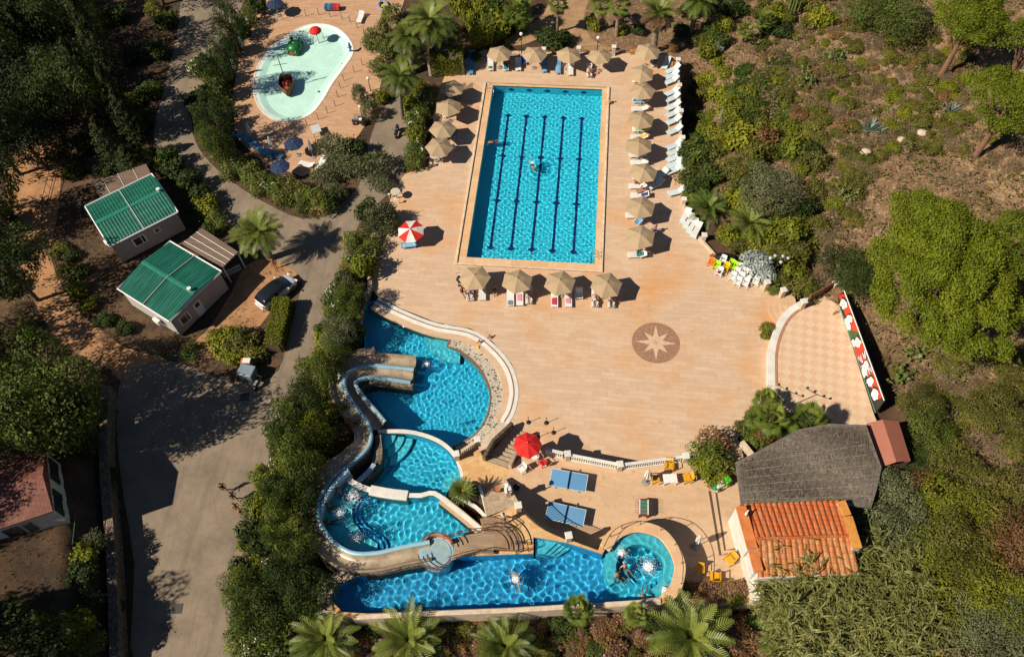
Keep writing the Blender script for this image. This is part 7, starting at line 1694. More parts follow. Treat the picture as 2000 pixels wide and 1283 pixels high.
def cypress(bx, by, h, label, k=0, s=1.0, base=None):
    p = G(bx, by) if base is None else Vector((base[0], base[1], float(terr(base[0], base[1])))); t = thing('cypress_tree', label, 'tree', p); o = obj_of('crown', CY[k], t); o.scale = (s, s, h / 12); MB().tube([(0, 0, -.2), (0, 0, h * .7)], [.22, .06], 8).build('trunk', m_bark, t); return t
# ================================================================ planting
def fill(poly, kinds, step, rr_, seed, hf=(.9, 1.3), skip=()):
    rg_ = random.Random(seed); xs = [p[0] for p in poly]; ys = [p[1] for p in poly]; y = min(ys); row = 0
    names = [k for k, w in kinds for _ in range(w)]
    while y < max(ys):
        x = min(xs) + (row % 2) * step * .5
        while x < max(xs):
            px_, py_ = x + rg_.uniform(-.35, .35) * step, y + rg_.uniform(-.35, .35) * step
            if bool(inside(np.array([px_]), np.array([py_]), poly)[0]) and not any((px_ - a) ** 2 + (py_ - b) ** 2 < c * c for a, b, c in skip):
                r = rg_.uniform(*rr_); shrub(rg_.choice(names), px_, py_, r, r * rg_.uniform(*hf))
            x += step
        y += step * .82; row += 1
# hedge band between the road and the pools
fill([(750, 396), (776, 425), (752, 446), (728, 478), (718, 540), (706, 620), (690, 676), (662, 700), (648, 730), (640, 760), (655, 800), (688, 830), (700, 868), (672, 886), (630, 922), (596, 965), (584, 1010), (596, 1060), (610, 1100), (604, 1150), (596, 1210), (560, 1300), (480, 1300), (462, 1180), (478, 1060), (506, 950), (545, 850), (585, 760), (615, 690), (645, 600), (674, 520), (700, 440), (722, 402)],
     [('ole', 5), ('olep', 3), ('olew', 1), ('dark', 2), ('olive', 2), ('lime', 3)], 30, (.95, 1.6), 1, (1.2, 1.7))
shrub('rust', 684, 845, 1.5, 2.6); shrub('lime', 655, 815, 1.3, 2.4); shrub('olew', 655, 585, 1.5, 2.6); shrub('olep', 690, 470, 1.3, 2.2); shrub('olep', 515, 935, 1.3, 2.2); shrub('olive', 752, 425, 1.9, 2.8); shrub('olive', 680, 560, 1.5, 2.2)
# oleander hedge along the wading pool deck
for k, (x, y) in enumerate([(428, 300), (448, 315), (470, 330), (492, 340), (515, 352), (538, 362), (560, 372), (582, 380), (606, 386), (628, 388), (455, 335), (500, 362), (545, 380), (595, 398), (625, 400)]): shrub(['olew', 'olep', 'olep', 'ole', 'olep'][k % 5], x, y, 1.45, 1.9)
for x, y, r in [(655, 290, 2.3), (680, 318, 1.9), (640, 340, 1.8), (732, 325, 2.3), (745, 360, 1.5), (660, 375, 1.5)]: shrub('olive', x, y, r, r * 1.15)
shrub('dark', 690, 290, 1.6, 2.2); shrub('dark', 640, 395, 1.4, 1.8); shrub('olive', 700, 185, 1.2, 2.6); shrub('olive', 720, 215, 1.3, 2.2); shrub('lime', 742, 190, 1.0, 1.4)
# tall dark hedge left of the wading pool
for k, (x, y) in enumerate([(500, 10), (485, 35), (470, 60), (455, 90), (442, 120), (432, 150), (430, 180), (432, 210), (438, 240), (440, 270), (415, 150), (400, 190), (398, 225), (405, 255), (425, 285), (385, 205)]): shrub(['dark', 'ole', 'dark'][k % 3], x, y, 1.5, 2.6)
shrub('olew', 388, 135, 1.6, 3.0)
# right of the tall palm
for k, (x, y) in enumerate([(822, 175), (830, 200), (822, 222), (815, 245), (812, 268), (812, 292), (808, 315), (835, 185), (800, 205), (806, 235)]): shrub(['lime', 'olew', 'ole', 'olep'][k % 4], x, y, 1.25, 2.0)
for x, y in [(745, 60), (755, 95), (765, 30), (800, 120), (790, 95), (850, 80), (880, 60), (740, 130), (728, 80)]: shrub('ole', x, y, 1.5, 2.2)
fill([(880, 10), (1050, -10), (1030, 40), (985, 72), (930, 88), (900, 80)], [('dark', 3), ('lime', 2), ('ole', 2)], 34, (1.3, 1.9), 2, (1.4, 2.0))
for k, (x, y, r) in enumerate([(1080, 80, 2.0), (1062, 70, 1.3), (1100, 76, 1.2), (985, 95, .8), (930, 112, .8)]): shrub('dark', x, y, r, r * 1.0)
for x, y, k, r in [(1160, 45, 'lime', 1.2), (1215, 60, 'lime', .8), (1248, 60, 'dark', 1.0), (1410, 50, 'lime', 1.3), (1385, 60, 'dark', 1.2), (1398, 92, 'silver', .9), (1330, 60, 'dark', 1.3), (1345, 20, 'dark', 1.6), (1440, 20, 'dark', 1.5), (1420, 10, 'dark', 1.8), (1380, 10, 'dark', 1.8), (1320, 90, 'rust', 1.0), (1350, 75, 'rust', .8)]: shrub(k, x, y, r, r * 1.2)
# green belt right of the plaza
for x, y, k, r, h in [(1365, 290, 'ole', 1.9, 2.6), (1345, 300, 'dark', 1.3, 2.0), (1395, 270, 'lime', 1.5, 2.2), (1345, 345, 'ole', 1.4, 2.0), (1360, 370, 'dark', 1.6, 2.0), (1350, 385, 'lime', 1.0, 1.4), (1390, 345, 'dark', 1.5, 1.8), (1425, 335, 'maq', 1.7, 1.8), (1455, 270, 'lime', 2.0, 2.8), (1495, 275, 'rust', 1.8, 2.4), (1480, 300, 'maq', 1.9, 2.2), (1530, 250, 'ivyb', 1.8, 1.4), (1560, 290, 'lime', 1.9, 2.4), (1575, 300, 'dark', 1.5, 2.0), (1450, 360, 'maq', 1.8, 1.8), (1440, 390, 'lime', 1.5, 1.6), (1420, 460, 'lime', 1.4, 1.4), (1440, 480, 'maq', 1.3, 1.3), (1480, 470, 'lime', 1.5, 1.6), (1515, 455, 'lime', 1.8, 2.2), (1545, 450, 'lime', 1.6, 2.4), (1560, 490, 'maq', 1.9, 2.2), (1525, 490, 'maq', 1.7, 1.8), (1500, 500, 'maq', 1.5, 1.6), (1476, 512, 'silver', 1.8, 1.9), (1492, 535, 'silver', 1.5, 1.6), (1460, 505, 'maq', 1.1, 1.2), (1550, 525, 'lime', 1.5, 1.8), (1530, 545, 'maq', 1.3, 1.4), (1560, 560, 'maq', 1.4, 1.3), (1510, 562, 'ole', .9, .9), (1580, 545, 'dry', 1.3, 1.2), (1612, 540, 'dry', 1.4, 1.3), (1590, 570, 'ivyb', 1.2, .9), (1402, 90, 'silver', .9, 1.0), (1445, 190, 'maq', 1.3, 1.2), (1425, 225, 'silver', 1.2, 1.2), (1390, 225, 'lime', .9, .9), (1380, 170, 'maq', .7, .8), (1460, 215, 'maq', 1.3, 1.2)]:
    shrub('ole' if k == 'ivyb' else k, x, y, r, h)
fill([(1338, 130), (1400, 105), (1445, 165), (1560, 245), (1605, 330), (1592, 430), (1500, 445), (1420, 330), (1345, 285)], [('ole', 4), ('dark', 3), ('lime', 3), ('maq', 3)], 29, (.9, 1.5), 21, (.9, 1.4), [(1508, 368, 50)])
fill([(1470, 80), (1620, 40), (1880, 60), (1895, 270), (1720, 310), (1690, 390), (1640, 440), (1590, 380), (1600, 290), (1545, 230), (1500, 150)], [('dry', 5), ('maq', 6), ('rust', 1), ('lime', 1)], 23, (.55, 1.25), 3, (.55, .9), [(1700, 250, 28), (1610, 330, 35), (1760, 310, 25)])
fill([(1590, 300), (1720, 310), (1690, 420), (1650, 460), (1590, 500), (1580, 430)], [('dry', 5), ('maq', 3)], 24, (.6, 1.2), 5, (.5, .8))
fill([(1735, 700), (1880, 700), (2000, 650), (2010, 900), (1890, 880), (1800, 790)], [('dry', 5), ('maq', 3)], 28, (.6, 1.2), 6, (.5, .8))
fill([(1440, -20), (1640, -20), (1620, 40), (1480, 90)], [('lime', 2), ('maq', 3), ('dark', 1)], 34, (.9, 1.6), 7, (.9, 1.3))
fill([(1780, 230), (1990, 230), (1990, 330), (1780, 300)], [('dry', 5), ('maq', 3)], 28, (.6, 1.2), 8, (.5, .8))
# green ground cover running down the slope
def ground_cover():
    rng = np.random.default_rng(4); pts = []
    for x, y, r in [(1490, 170, 26), (1500, 200, 28), (1515, 235, 34), (1500, 250, 26), (1480, 255, 26), (1530, 245, 26), (1545, 265, 30), (1470, 270, 24), (1520, 130, 18), (1440, 170, 16), (1450, 140, 14), (1535, 300, 22)]:
        for _ in range(1000):
            a = rng.uniform(0, 6.28); q = r * math.sqrt(rng.random()); pts.append((x + q * math.cos(a) * 1.2, y + q * math.sin(a)))
    C = np.array([P(px_, py_, 1.2) for px_, py_ in pts]); C[:, 2] = terr(C[:, 0], C[:, 1]) + rng.random(len(C)) ** 2 * .75 * (.5 + .5 * np.sin(C[:, 0] * 2.1) * np.cos(C[:, 1] * 1.7)) + .05
    Q = quads(C, rng.normal(size=C.shape) * .6 + np.array([0, 0, 1]), .22 * rng.uniform(.6, 1.3, len(C)), .7, rng)
    o = obj_of('ground_cover', leaf_mesh('ground_cover', Q, rng.random(len(Q)) * .8 + .1, [m_ivy])); tag(o, 'bright green ground cover running down the slope right of the lap pool', 'ground cover', kind='stuff')
ground_cover()
# dry grass on the slope
def dry_grass():
    rng = np.random.default_rng(6); n = 42000; X = rng.uniform(12, 62, n); Y = rng.uniform(-35, 48, n); xb = np.interp(Y, _tby, _tbx); ok = (X > xb + .6)
    den = .5 + np.sin(X * .7 + 1.3 * np.sin(Y * .5)) + np.sin(Y * .83 + X * .3); ok &= den + rng.normal(size=n) * .8 > -.1; X, Y = X[ok], Y[ok]; Z = terr(X, Y)
    C = np.stack([X, Y, Z + .14], -1); ax = rng.normal(size=C.shape) * .8 + np.array([0, 0, .6]); Q = quads(C, rng.normal(size=C.shape), .42 * rng.uniform(.5, 1.3, len(C)), .14, rng, ax)
    o = obj_of('dry_grass', leaf_mesh('dry_grass', Q, rng.random(len(Q)), [m_dry])); tag(o, 'dry straw coloured grass scattered over the hillside', 'grass', kind='stuff')
dry_grass()
def undergrowth():
    rng = np.random.default_rng(26); n = 165000; X = rng.uniform(12, 64, n); Y = rng.uniform(-36, 50, n); xb = np.interp(Y, _tby, _tbx); d = X - xb
    hgt = np.sin(X * 1.3 + 1.5 * np.sin(Y * .9)) * np.sin(Y * 1.15 + 1.2 * np.sin(X * .8)) + .5 * np.sin(X * 2.9 + Y) * np.sin(Y * 3.1 - X); ok = (d > 1) & (hgt + rng.normal(size=n) * .25 > -.60); X, Y, hgt = X[ok], Y[ok], hgt[ok]; Z = terr(X, Y) + np.clip(hgt + .25, .10, 1.4) * .85 * np.sqrt(rng.random(len(X)))
    C = np.stack([X, Y, Z], -1); Q = quads(C, rng.normal(size=C.shape) * .6 + np.array([0, 0, .9]), .30 * rng.uniform(.5, 1.3, len(C)), .4, rng); mi = (np.sin(X * .9 + 2) * np.sin(Y * .8 + X * .4) + rng.normal(size=len(X)) * .35 > .1).astype(int)
    o = obj_of('undergrowth', leaf_mesh('undergrowth', Q, rng.random(len(Q)) * .5 + .3 * np.clip(hgt, 0, 1), [m_dry, m_maq], mi)); tag(o, 'low olive and brown undergrowth covering the hillside', 'undergrowth', kind='stuff')
undergrowth()
def litter():
    rng = np.random.default_rng(16); n = 16000; X = rng.uniform(-48, -14, n); Y = rng.uniform(-40, 30, n); ok = inside(X, Y, PP(KIDS_DECK)) | inside(X, Y, PLAZA) | inside(X, Y, PP(smooth(ROAD, 3, True))) | inside(X, Y, PP(smooth(DIRT, 3, True))); X, Y = X[~ok], Y[~ok]
    C = np.stack([X, Y, terr(X, Y) + .1], -1); Q = quads(C, rng.normal(size=C.shape), .36 * rng.uniform(.5, 1.2, len(C)), .2, rng, rng.normal(size=C.shape) * .8 + np.array([0, 0, .6]))
    o = obj_of('weeds', leaf_mesh('weeds', Q, rng.random(len(Q)) * .6, [m_maq])); tag(o, 'olive brown weeds beside the road and cabins', 'weeds', kind='stuff')
litter()
# trees of the slope and the bottom right
for x, y, rad, h, mk, lab, sd in [(1508, 368, 3.3, 4.2, 'olive', 'round grey green evergreen oak right of the young palms', 1), (1655, 512, 3.0, 4.5, 'dark', 'dense dark evergreen tree between the wooden gate and the huge pine', 2), (1690, 545, 2.0, 3.6, 'dark', 'smaller dark evergreen at the foot of the huge pine', 1), (1742, 25, 4.5, 4.5, 'ole', 'wide deep green tree at the top edge above the hillside', 1), (1690, 10, 3.0, 3.8, 'ole', 'green tree at the top edge left of the wide deep green one', 2), (1800, 795, 2.3, 3.4, 'maq', 'leafy tree right of the brown shed, upper one', 1), (1822, 850, 2.6, 3.6, 'ole', 'leafy tree right of the brown shed, lower one', 3), (1862, 905, 2.6, 3.6, 'maq', 'leafy tree below the bare earth at the lower right', 2), (1955, 800, 2.8, 3.6, 'maq', 'bushy tree near the right edge beside bare earth', 1), (1990, 740, 2.0, 3.0, 'maq', 'small bushy tree at the right edge below the pine', 2), (1745, 985, 3.0, 4.6, 'olive', 'grey olive tree overhanging the right end of the brushwood roof', 2), (1730, 945, 2.2, 4.2, 'olive', 'olive tree between the brown shed and the brushwood roof', 1), (1795, 950, 2.0, 3.4, 'rust', 'yellow brown tree beside the grey olive tree', 1), (1755, 1050, 2.6, 4.0, 'olive', 'olive tree behind the ochre parapet of the kitchen', 1), (1870, 990, 3.2, 4.2, 'lime', 'yellow green tree in the lower right wood, upper middle', 1), (1950, 960, 3.0, 4.2, 'maq', 'olive brown tree in the lower right wood, upper right', 2), (1900, 1060, 3.4, 4.4, 'maq', 'olive brown tree in the lower right wood, centre', 1), (1980, 1060, 3.0, 4.0, 'rust', 'rusty tree in the lower right wood at the right edge', 2), (1830, 1075, 2.6, 3.8, 'lime', 'yellow green tree in the lower right wood beside the reeds', 1), (1950, 1150, 3.2, 4.2, 'lime', 'yellow green tree low in the right wood at the right edge', 2), (1860, 1160, 2.8, 3.8, 'lime', 'yellow green tree low in the right wood next to the reeds', 2), (1840, 1235, 3.0, 3.8, 'rust', 'yellow brown tree at the bottom beside the reeds', 2), (1920, 1240, 3.0, 3.8, 'olive', 'grey green tree at the bottom right, left of the corner', 1), (1990, 1230, 3.0, 4.0, 'olive', 'grey green tree in the bottom right corner', 2), (1790, 890, 1.8, 3.0, 'dark', 'small dark tree below the brown shed', 2), (1910, 30, 2.5, 3.5, 'maq', 'olive brown bushy tree under the top right pine', 1)]:
    tree(x, y, rad, h, mk, lab, sd)
# giant reeds
def reed_mesh(seed):
    rng = np.random.default_rng(seed); Q = []; T = []
    for _ in range(26):
        bx, by = rng.normal(0, .45, 2); h = rng.uniform(2.4, 4.2); lean = rng.normal(0, .12, 2); tt = rng.random()
        for k in range(5):
            z0, z1 = h * k / 5, h * (k + 1) / 5; w = .02; p0 = np.array([bx + lean[0] * z0, by + lean[1] * z0, z0]); p1 = np.array([bx + lean[0] * z1, by + lean[1] * z1, z1]); Q.append([p0 + [w, 0, 0], p0 - [w, 0, 0], p1 - [w, 0, 0], p1 + [w, 0, 0]]); T.append(.9)
        for k in range(24):
            z = h * rng.uniform(.35, 1.0); p = np.array([bx + lean[0] * z, by + lean[1] * z, z]); a = rng.uniform(0, 6.28); L = rng.uniform(.45, .85); d = np.array([math.cos(a), math.sin(a), rng.uniform(.2, 1.0)]); d /= np.linalg.norm(d); m = p + d * L * .5; e = p + d * L * .9 - np.array([0, 0, .28 * L]); s = np.cross(d, [0, 0, 1.0]); s = s / np.linalg.norm(s) * .032
            Q.append([p - s * .6, p + s * .6, m + s, m - s]); Q.append([m - s, m + s, e + s * .2, e - s * .2]); T += [tt * .5 + rng.random() * .5] * 2
    return leaf_mesh('giant_reed', np.array(Q), np.array(T), [m_reed])
RM = [reed_mesh(s) for s in (1, 2, 3)]
rg_ = random.Random(12); y = 1082
while y < 1300:
    x = 1500
    while x < 1815:
        px_, py_ = x + rg_.uniform(-9, 9), y + rg_.uniform(-9, 9)
        if bool(inside(np.array([px_]), np.array([py_]), [(1502, 1150), (1530, 1100), (1590, 1075), (1700, 1082), (1785, 1090), (1812, 1180), (1800, 1300), (1580, 1300), (1515, 1230)])[0]):
            p = G(px_, py_, 2.4); o = obj_of('giant_reed', RM[rg_.randrange(3)]); o.location = p; o.rotation_euler = (0, 0, rg_.uniform(0, 6.28)); q_ = rg_.uniform(1.1, 1.5); o.scale = (q_, q_, q_ * rg_.uniform(.65, .85)); o['category'] = 'reed'; o['group'] = 'giant reeds below the tiled kitchen'; o['label'] = 'clump of pale green giant reed in the thicket below the tiled kitchen'
        x += 31
    y += 27
# bottom bed
fill([(640, 1222), (1150, 1205), (1480, 1195), (1500, 1300), (600, 1300)], [('boul', 4), ('maq', 3), ('rust', 1), ('dark', 2)], 36, (.7, 1.2), 9, (.6, .95))
for x, y, k, r in [(1122, 1228, 'bou', .8), (1138, 1236, 'bou', .7), (1125, 1262, 'bou', .7), (1330, 1158, 'ole', .7), (1352, 1160, 'boul', .8), (1375, 1158, 'boul', .9), (1398, 1162, 'bou', .8), (1420, 1160, 'boul', .9), (1445, 1158, 'boul', .8), (1466, 1150, 'dark', .8), (1390, 1175, 'boul', .9), (1430, 1178, 'maq', .9)]: shrub(k, x, y, r, r * .8, z=1.3 if y < 1185 and x > 1300 else None)
# bed above the thatched roof, bushes on the plaza
for x, y, k, r, h, z in [(1492, 854, 'rust', 1.1, 1.8, .2), (1465, 850, 'ole', 1.1, 1.5, .1), (1478, 868, 'ole', 1.1, 1.4, .3), (1510, 850, 'ole', 1.0, 1.4, .3), (1455, 832, 'maq', .9, 1.1, 0), (1470, 812, 'maq', .9, 1.0, 0), (1530, 830, 'ole', 1.1, 1.4, .4), (1548, 842, 'dark', 1.0, 1.2, .5), (1600, 830, 'dark', .8, 1.2, .5), (1385, 905, 'ole', 1.9, 2.2, 1.0), (1372, 925, 'lime', 1.3, 1.5, 1.4), (1405, 925, 'maq', 1.4, 1.5, 1.4), (1390, 870, 'boul', 1.5, 2.0, .4), (1365, 905, 'ole', 1.2, 1.6, 1.2), (1390, 945, 'lime', 1.1, 1.0, 1.5), (1499, 640, 'maq', .7, .9, 0), (1495, 655, 'lime', .5, .7, 0), (1497, 765, 'dry', .5, .5, 0), (1497, 780, 'maq', .5, .6, 0)]: shrub(k, x, y, r, h, z)
# cabins, verge, left woods
for x, y, k, r, h in [(405, 405, 'lime', 1.4, 1.8), (420, 432, 'ole', 1.5, 1.8), (390, 385, 'dark', 1.5, 2.0), (370, 360, 'dark', 1.6, 2.2), (345, 335, 'dark', 1.6, 2.2), (325, 315, 'dark', 1.5, 2.2), (385, 420, 'dark', 1.3, 1.6), (405, 455, 'dark', 1.1, 1.4), (372, 684, 'ole', 1.1, 1.1), (440, 668, 'lime', 1.6, 1.6), (470, 665, 'maq', 1.7, 1.8), (455, 690, 'lime', 1.4, 1.2), (495, 690, 'maq', 1.3, 1.3), (425, 655, 'maq', 1.1, 1.1), (330, 668, 'dry', 1.0, .9), (312, 680, 'dry', .9, .8), (150, 565, 'lime', 1.2, 1.0), (175, 595, 'lime', 1.0, .9), (130, 530, 'maq', 1.3, 1.2), (115, 490, 'maq', 1.2, 1.1), (140, 500, 'dark', 1.0, 1.0), (160, 530, 'dark', 1.0, .9), (120, 320, 'dry', 1.2, 1.3), (140, 335, 'maq', 1.2, 1.2), (105, 305, 'maq', 1.1, 1.0), (205, 625, 'dark', 1.1, 1.0), (245, 640, 'dark', 1.1, 1.0), (210, 660, 'dry', 1.0, .8), (165, 1085, 'lime', 1.3, 1.5), (175, 1060, 'olive', 1.2, 1.4), (155, 1115, 'dark', 1.3, 1.3), (170, 1170, 'dark', 1.3, 1.2), (150, 1225, 'lime', 1.4, 1.6), (110, 1240, 'ole', 1.5, 1.8), (170, 1265, 'ole', 1.3, 1.4), (60, 1240, 'dark', 1.8, 2.4), (20, 1210, 'dark', 1.8, 2.4), (90, 1275, 'dark', 1.6, 2.0), (205, 1180, 'dark', 1.1, .9), (30, 600, 'dry', 1.3, 1.2), (15, 650, 'dry', 1.3, 1.1), (50, 640, 'maq', 1.2, 1.0), (15, 560, 'dark', 1.4, 1.4), (10, 500, 'dark', 1.5, 1.6), (12, 430, 'dark', 1.5, 1.8), (180, 800, 'dark', 1.6, 1.6), (170, 860, 'dark', 1.5, 1.4), (190, 930, 'dark', 1.4, 1.0), (260, 300, 'dark', 1.6, 1.8), (285, 310, 'maq', 1.3, 1.2), (170, 280, 'dark', 1.6, 1.8), (210, 330, 'dark', 1.4, 1.4), (235, 30, 'dark', 1.7, 1.8), (205, 35, 'lime', 1.5, 1.6), (260, 110, 'dark', 1.7, 1.6), (290, 180, 'dark', 1.7, 1.6), (250, 200, 'maq', 1.6, 1.4), (280, 240, 'dark', 1.6, 1.6), (330, 40, 'dark', 1.7, 1.6), (310, 100, 'dark', 1.7, 1.6), (300, 20, 'maq', 1.6, 1.5)]: shrub(k, x, y, r, h)
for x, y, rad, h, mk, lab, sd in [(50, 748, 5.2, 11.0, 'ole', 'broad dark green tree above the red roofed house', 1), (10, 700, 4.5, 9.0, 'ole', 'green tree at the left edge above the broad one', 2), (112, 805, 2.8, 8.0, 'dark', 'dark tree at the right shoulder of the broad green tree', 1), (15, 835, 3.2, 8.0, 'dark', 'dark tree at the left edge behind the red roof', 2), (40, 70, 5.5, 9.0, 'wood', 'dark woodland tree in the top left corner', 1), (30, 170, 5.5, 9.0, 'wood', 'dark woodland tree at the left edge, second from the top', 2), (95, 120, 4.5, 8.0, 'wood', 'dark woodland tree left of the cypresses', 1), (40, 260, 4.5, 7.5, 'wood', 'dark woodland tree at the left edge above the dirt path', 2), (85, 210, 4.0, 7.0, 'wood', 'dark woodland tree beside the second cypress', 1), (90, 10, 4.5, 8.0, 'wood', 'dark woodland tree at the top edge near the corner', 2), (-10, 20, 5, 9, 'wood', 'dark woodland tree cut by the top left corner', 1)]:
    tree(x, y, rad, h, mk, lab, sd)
for tx, ty, h, k, s, lab in [(117, 72, 12, 0, .9, 'tall leaning cypress with a sharp lit tip in the left woods'), (186, 127, 9.5, 1, .9, 'cypress right of the tallest one in the left woods'), (128, -20, 13, 1, 1.0, 'cypress cut off by the top edge in the left woods'), (178, 228, 7.0, 0, .9, 'lower cypress above the farther green cabin'), (215, 172, 7.5, 0, .9, 'stout cypress in the middle of the left woods'), (235, 285, 4.5, 1, .9, 'short cypress nearest the farther green cabin'), (10, 10, 11, 0, 1.0, 'cypress tip lit at the extreme top left corner')]:
    p = P(tx, ty, h); cypress(0, 0, h, lab, k, s, base=(p.x, p.y))
# clipped hedges and the arbour
def clipped(name, label, pts, w, h, n, mat, seed, fl=None, z0=0, cat='hedge', posts=False):
    rng = np.random.default_rng(seed); L = np.array([tuple(P(x, y, z0 + h * .7))[:2] for x, y in pts]); seg = np.linalg.norm(np.diff(L, axis=0), axis=1); s = rng.random(n) * seg.sum(); cs = np.concatenate([[0], np.cumsum(seg)]); i = np.clip(np.searchsorted(cs, s) - 1, 0, len(seg) - 1)
    f = (s - cs[i]) / seg[i]; c = L[i] + (L[i + 1] - L[i]) * f[:, None]; d = (L[i + 1] - L[i]) / seg[i][:, None]; nr = np.stack([-d[:, 1], d[:, 0]], 1); face = rng.random(n); u = rng.uniform(-.5, .5, n); v = rng.random(n)
    top = face < .55; side = np.sign(rng.random(n) - .5); off = np.where(top, u, side * .5) * w; zz = np.where(top, h, h * v) + rng.normal(0, .05, n); zz += .10 * np.sin(s * 2.3) ; C = np.concatenate([c + nr * (off + rng.normal(0, .05, n))[:, None], (zz + z0)[:, None]], 1)
    Nn = np.where(top[:, None], np.array([0, 0, 1.0]), np.concatenate([nr * side[:, None], np.zeros((n, 1))], 1)) + rng.normal(size=(n, 3)) * .6; Q = quads(C, Nn, .18 * rng.uniform(.6, 1.3, n), .6, rng); mats = [mat]; mi = np.zeros(n, int)
    if fl: mats.append(fl); mi = (top & (rng.random(n) < .3) & (np.sin(C[:, 0] * 1.9) * np.sin(C[:, 1] * 2.3) > .2)).astype(int)
    t = thing(name, label, cat); obj_of('foliage', leaf_mesh('foliage', Q, rng.random(n) * .7 + .15, mats, mi), t); b = MB(); b.wall([tuple(q) for q in L], w * .72, z0 + (h * .75 if posts else 0), z0 + h - .12); b.build('inner_twigs', m_bark, t)
    if posts:
        for q in (L[0], L[-1]): MB().box((q[0], q[1] - w * .4, h * .45), (.25, .25, h * .9)).build('post', m_cream, t)
    return t
clipped('clipped_hedge', 'square clipped green hedge between the parked car and the road', [(553, 585), (545, 625), (533, 676)], 1.5, 1.5, 5200, m_lime_l, 1)
clipped('clipped_hedge', 'curving clipped dark hedge in the bottom left bed, outer one', [(488, 1118), (498, 1160), (525, 1205), (560, 1245)], 1.0, 1.5, 4200, m_ole, 2); clipped('clipped_hedge', 'curving clipped dark hedge in the bottom left bed, inner one', [(518, 1112), (535, 1150), (565, 1185)], .9, 1.4, 3000, m_ole, 3)
clipped('clipped_arbour', 'square clipped arbour with lilac flowers at the top left corner of the plaza', [(840, 112), (905, 108)], 2.9, 2.4, 6500, m_lime_l, 4, f_lil, cat='arbour', posts=True)
clipped('clipped_hedge', 'low green hedge strip at the kerb left of the slope bed', [(1340, 280), (1342, 340), (1346, 390)], 1.0, .9, 2200, m_ole, 5)
# agaves and prickly pears
def agave(x, y, r, label, m=m_agave_l, seed=1):
    rng = np.random.default_rng(seed); p = G(x, y, .3); Q = []
    for i in range(26):
        lift = 1.2 - 1.15 * i / 25; d = np.array([math.cos(lift), 0, math.sin(lift)]); L = r * rng.uniform(.8, 1.1); m_ = d * L * .5; e = d * L + np.array([0, 0, .08]); w = .085 * r
        q = np.array([[[0, -w * .6, 0], [0, w * .6, 0], m_ + [0, w, 0], m_ + [0, -w, 0]], [m_ + [0, -w, 0], m_ + [0, w, 0], e + [0, .004, 0], e + [0, -.004, 0]]]); Q.append(rotz(q, i * 2.4))
    o = obj_of('agave', leaf_mesh('agave', np.concatenate(Q), rng.random(52), [m])); o.location = p; tag(o, label, 'agave')
agave(1700, 250, 1.3, 'large blue agave rosette in the middle of the slope'); agave(1858, 216, 1.3, 'silver agave beside the upper right pine', seed=2); agave(1640, 150, 1.0, 'green agave among the dry scrub at the top of the slope', m_cact, 3); agave(1722, 256, .8, 'small agave right of the large blue one', seed=4); agave(1850, 722, .9, 'pale agave on bare earth under the huge pine', seed=5); agave(1478, 86, .9, 'yellow green agave beside the dwarf palms', m_cact, 6); agave(1465, 128, .9, 'bright rosette plant at the left of the slope', m_fan, 7); agave(1500, 122, .9, 'rosette plant with broad leaves right of the bright one', m_cact, 8)
def cactus(x, y, n, label, seed):
    rg = random.Random(seed); p = G(x, y, .5); b = MB()
    for k in range(n):
        c = Vector((rg.gauss(0, .55), rg.gauss(0, .55), .2 + abs(rg.gauss(0, .45)))); b.add([c + Matrix.Rotation(rg.uniform(0, 6.28), 3, 'Z') @ Matrix.Rotation(rg.uniform(-.7, .7), 3, 'X') @ Vector((.20 * math.cos(a), 0, .28 * math.sin(a))) for a in np.linspace(0, 5.76, 9)], [tuple(range(9))])
    o = b.build('prickly_pear', m_cact); a = o.data.attributes.new('tint', 'FLOAT', 'POINT'); a.data.foreach_set('value', [rg.random() for _ in o.data.vertices]); o.location = p; tag(o, label, 'cactus')
cactus(1573, 152, 60, 'prickly pear clump left of the green agave', 1); cactus(1655, 380, 110, 'broad prickly pear patch left of the huge pine', 2); cactus(1632, 110, 60, 'prickly pear near the top of the slope', 3); cactus(1765, 735, 50, 'prickly pear on the bare earth behind the mural', 4); cactus(1790, 690, 30, 'small prickly pear under the edge of the huge pine', 5)
def tall_cactus():
    t = thing('tree_cactus', 'many armed tall cactus at the top edge left of the slope', 'cactus', G(1545, 30)); b = MB(); rg = random.Random(2)
    for k in range(9): a = 6.28 * k / 9; r = rg.uniform(.15, .7); b.tube([(0, 0, 0), (r * math.cos(a), r * math.sin(a), .9), (r * 1.1 * math.cos(a), r * 1.1 * math.sin(a), rg.uniform(2.2, 3.4))], [.12, .11, .07], 7)
    o = b.build('stems', m_cact, t); at_ = o.data.attributes.new('tint', 'FLOAT', 'POINT'); at_.data.foreach_set('value', [.5] * len(o.data.vertices))
tall_cactus()
# boulders on the slope
for x, y, r, lab in [(1800, 262, .6, 'pale boulder in the straw right of the blue agave'), (1760, 275, .5, 'small pale boulder below the blue agave'), (1690, 300, .6, 'pale rock at the lower edge of the dry slope'), (1330, 90, .5, 'grey boulder beside the corner parasol')]:
    o = MB().ball((0, 0, r * .3), (r, r * .8, r * .5), n=10, k=6).build('boulder', m_cream, sm=True); o.location = G(x, y); tag(o, lab, 'boulder')
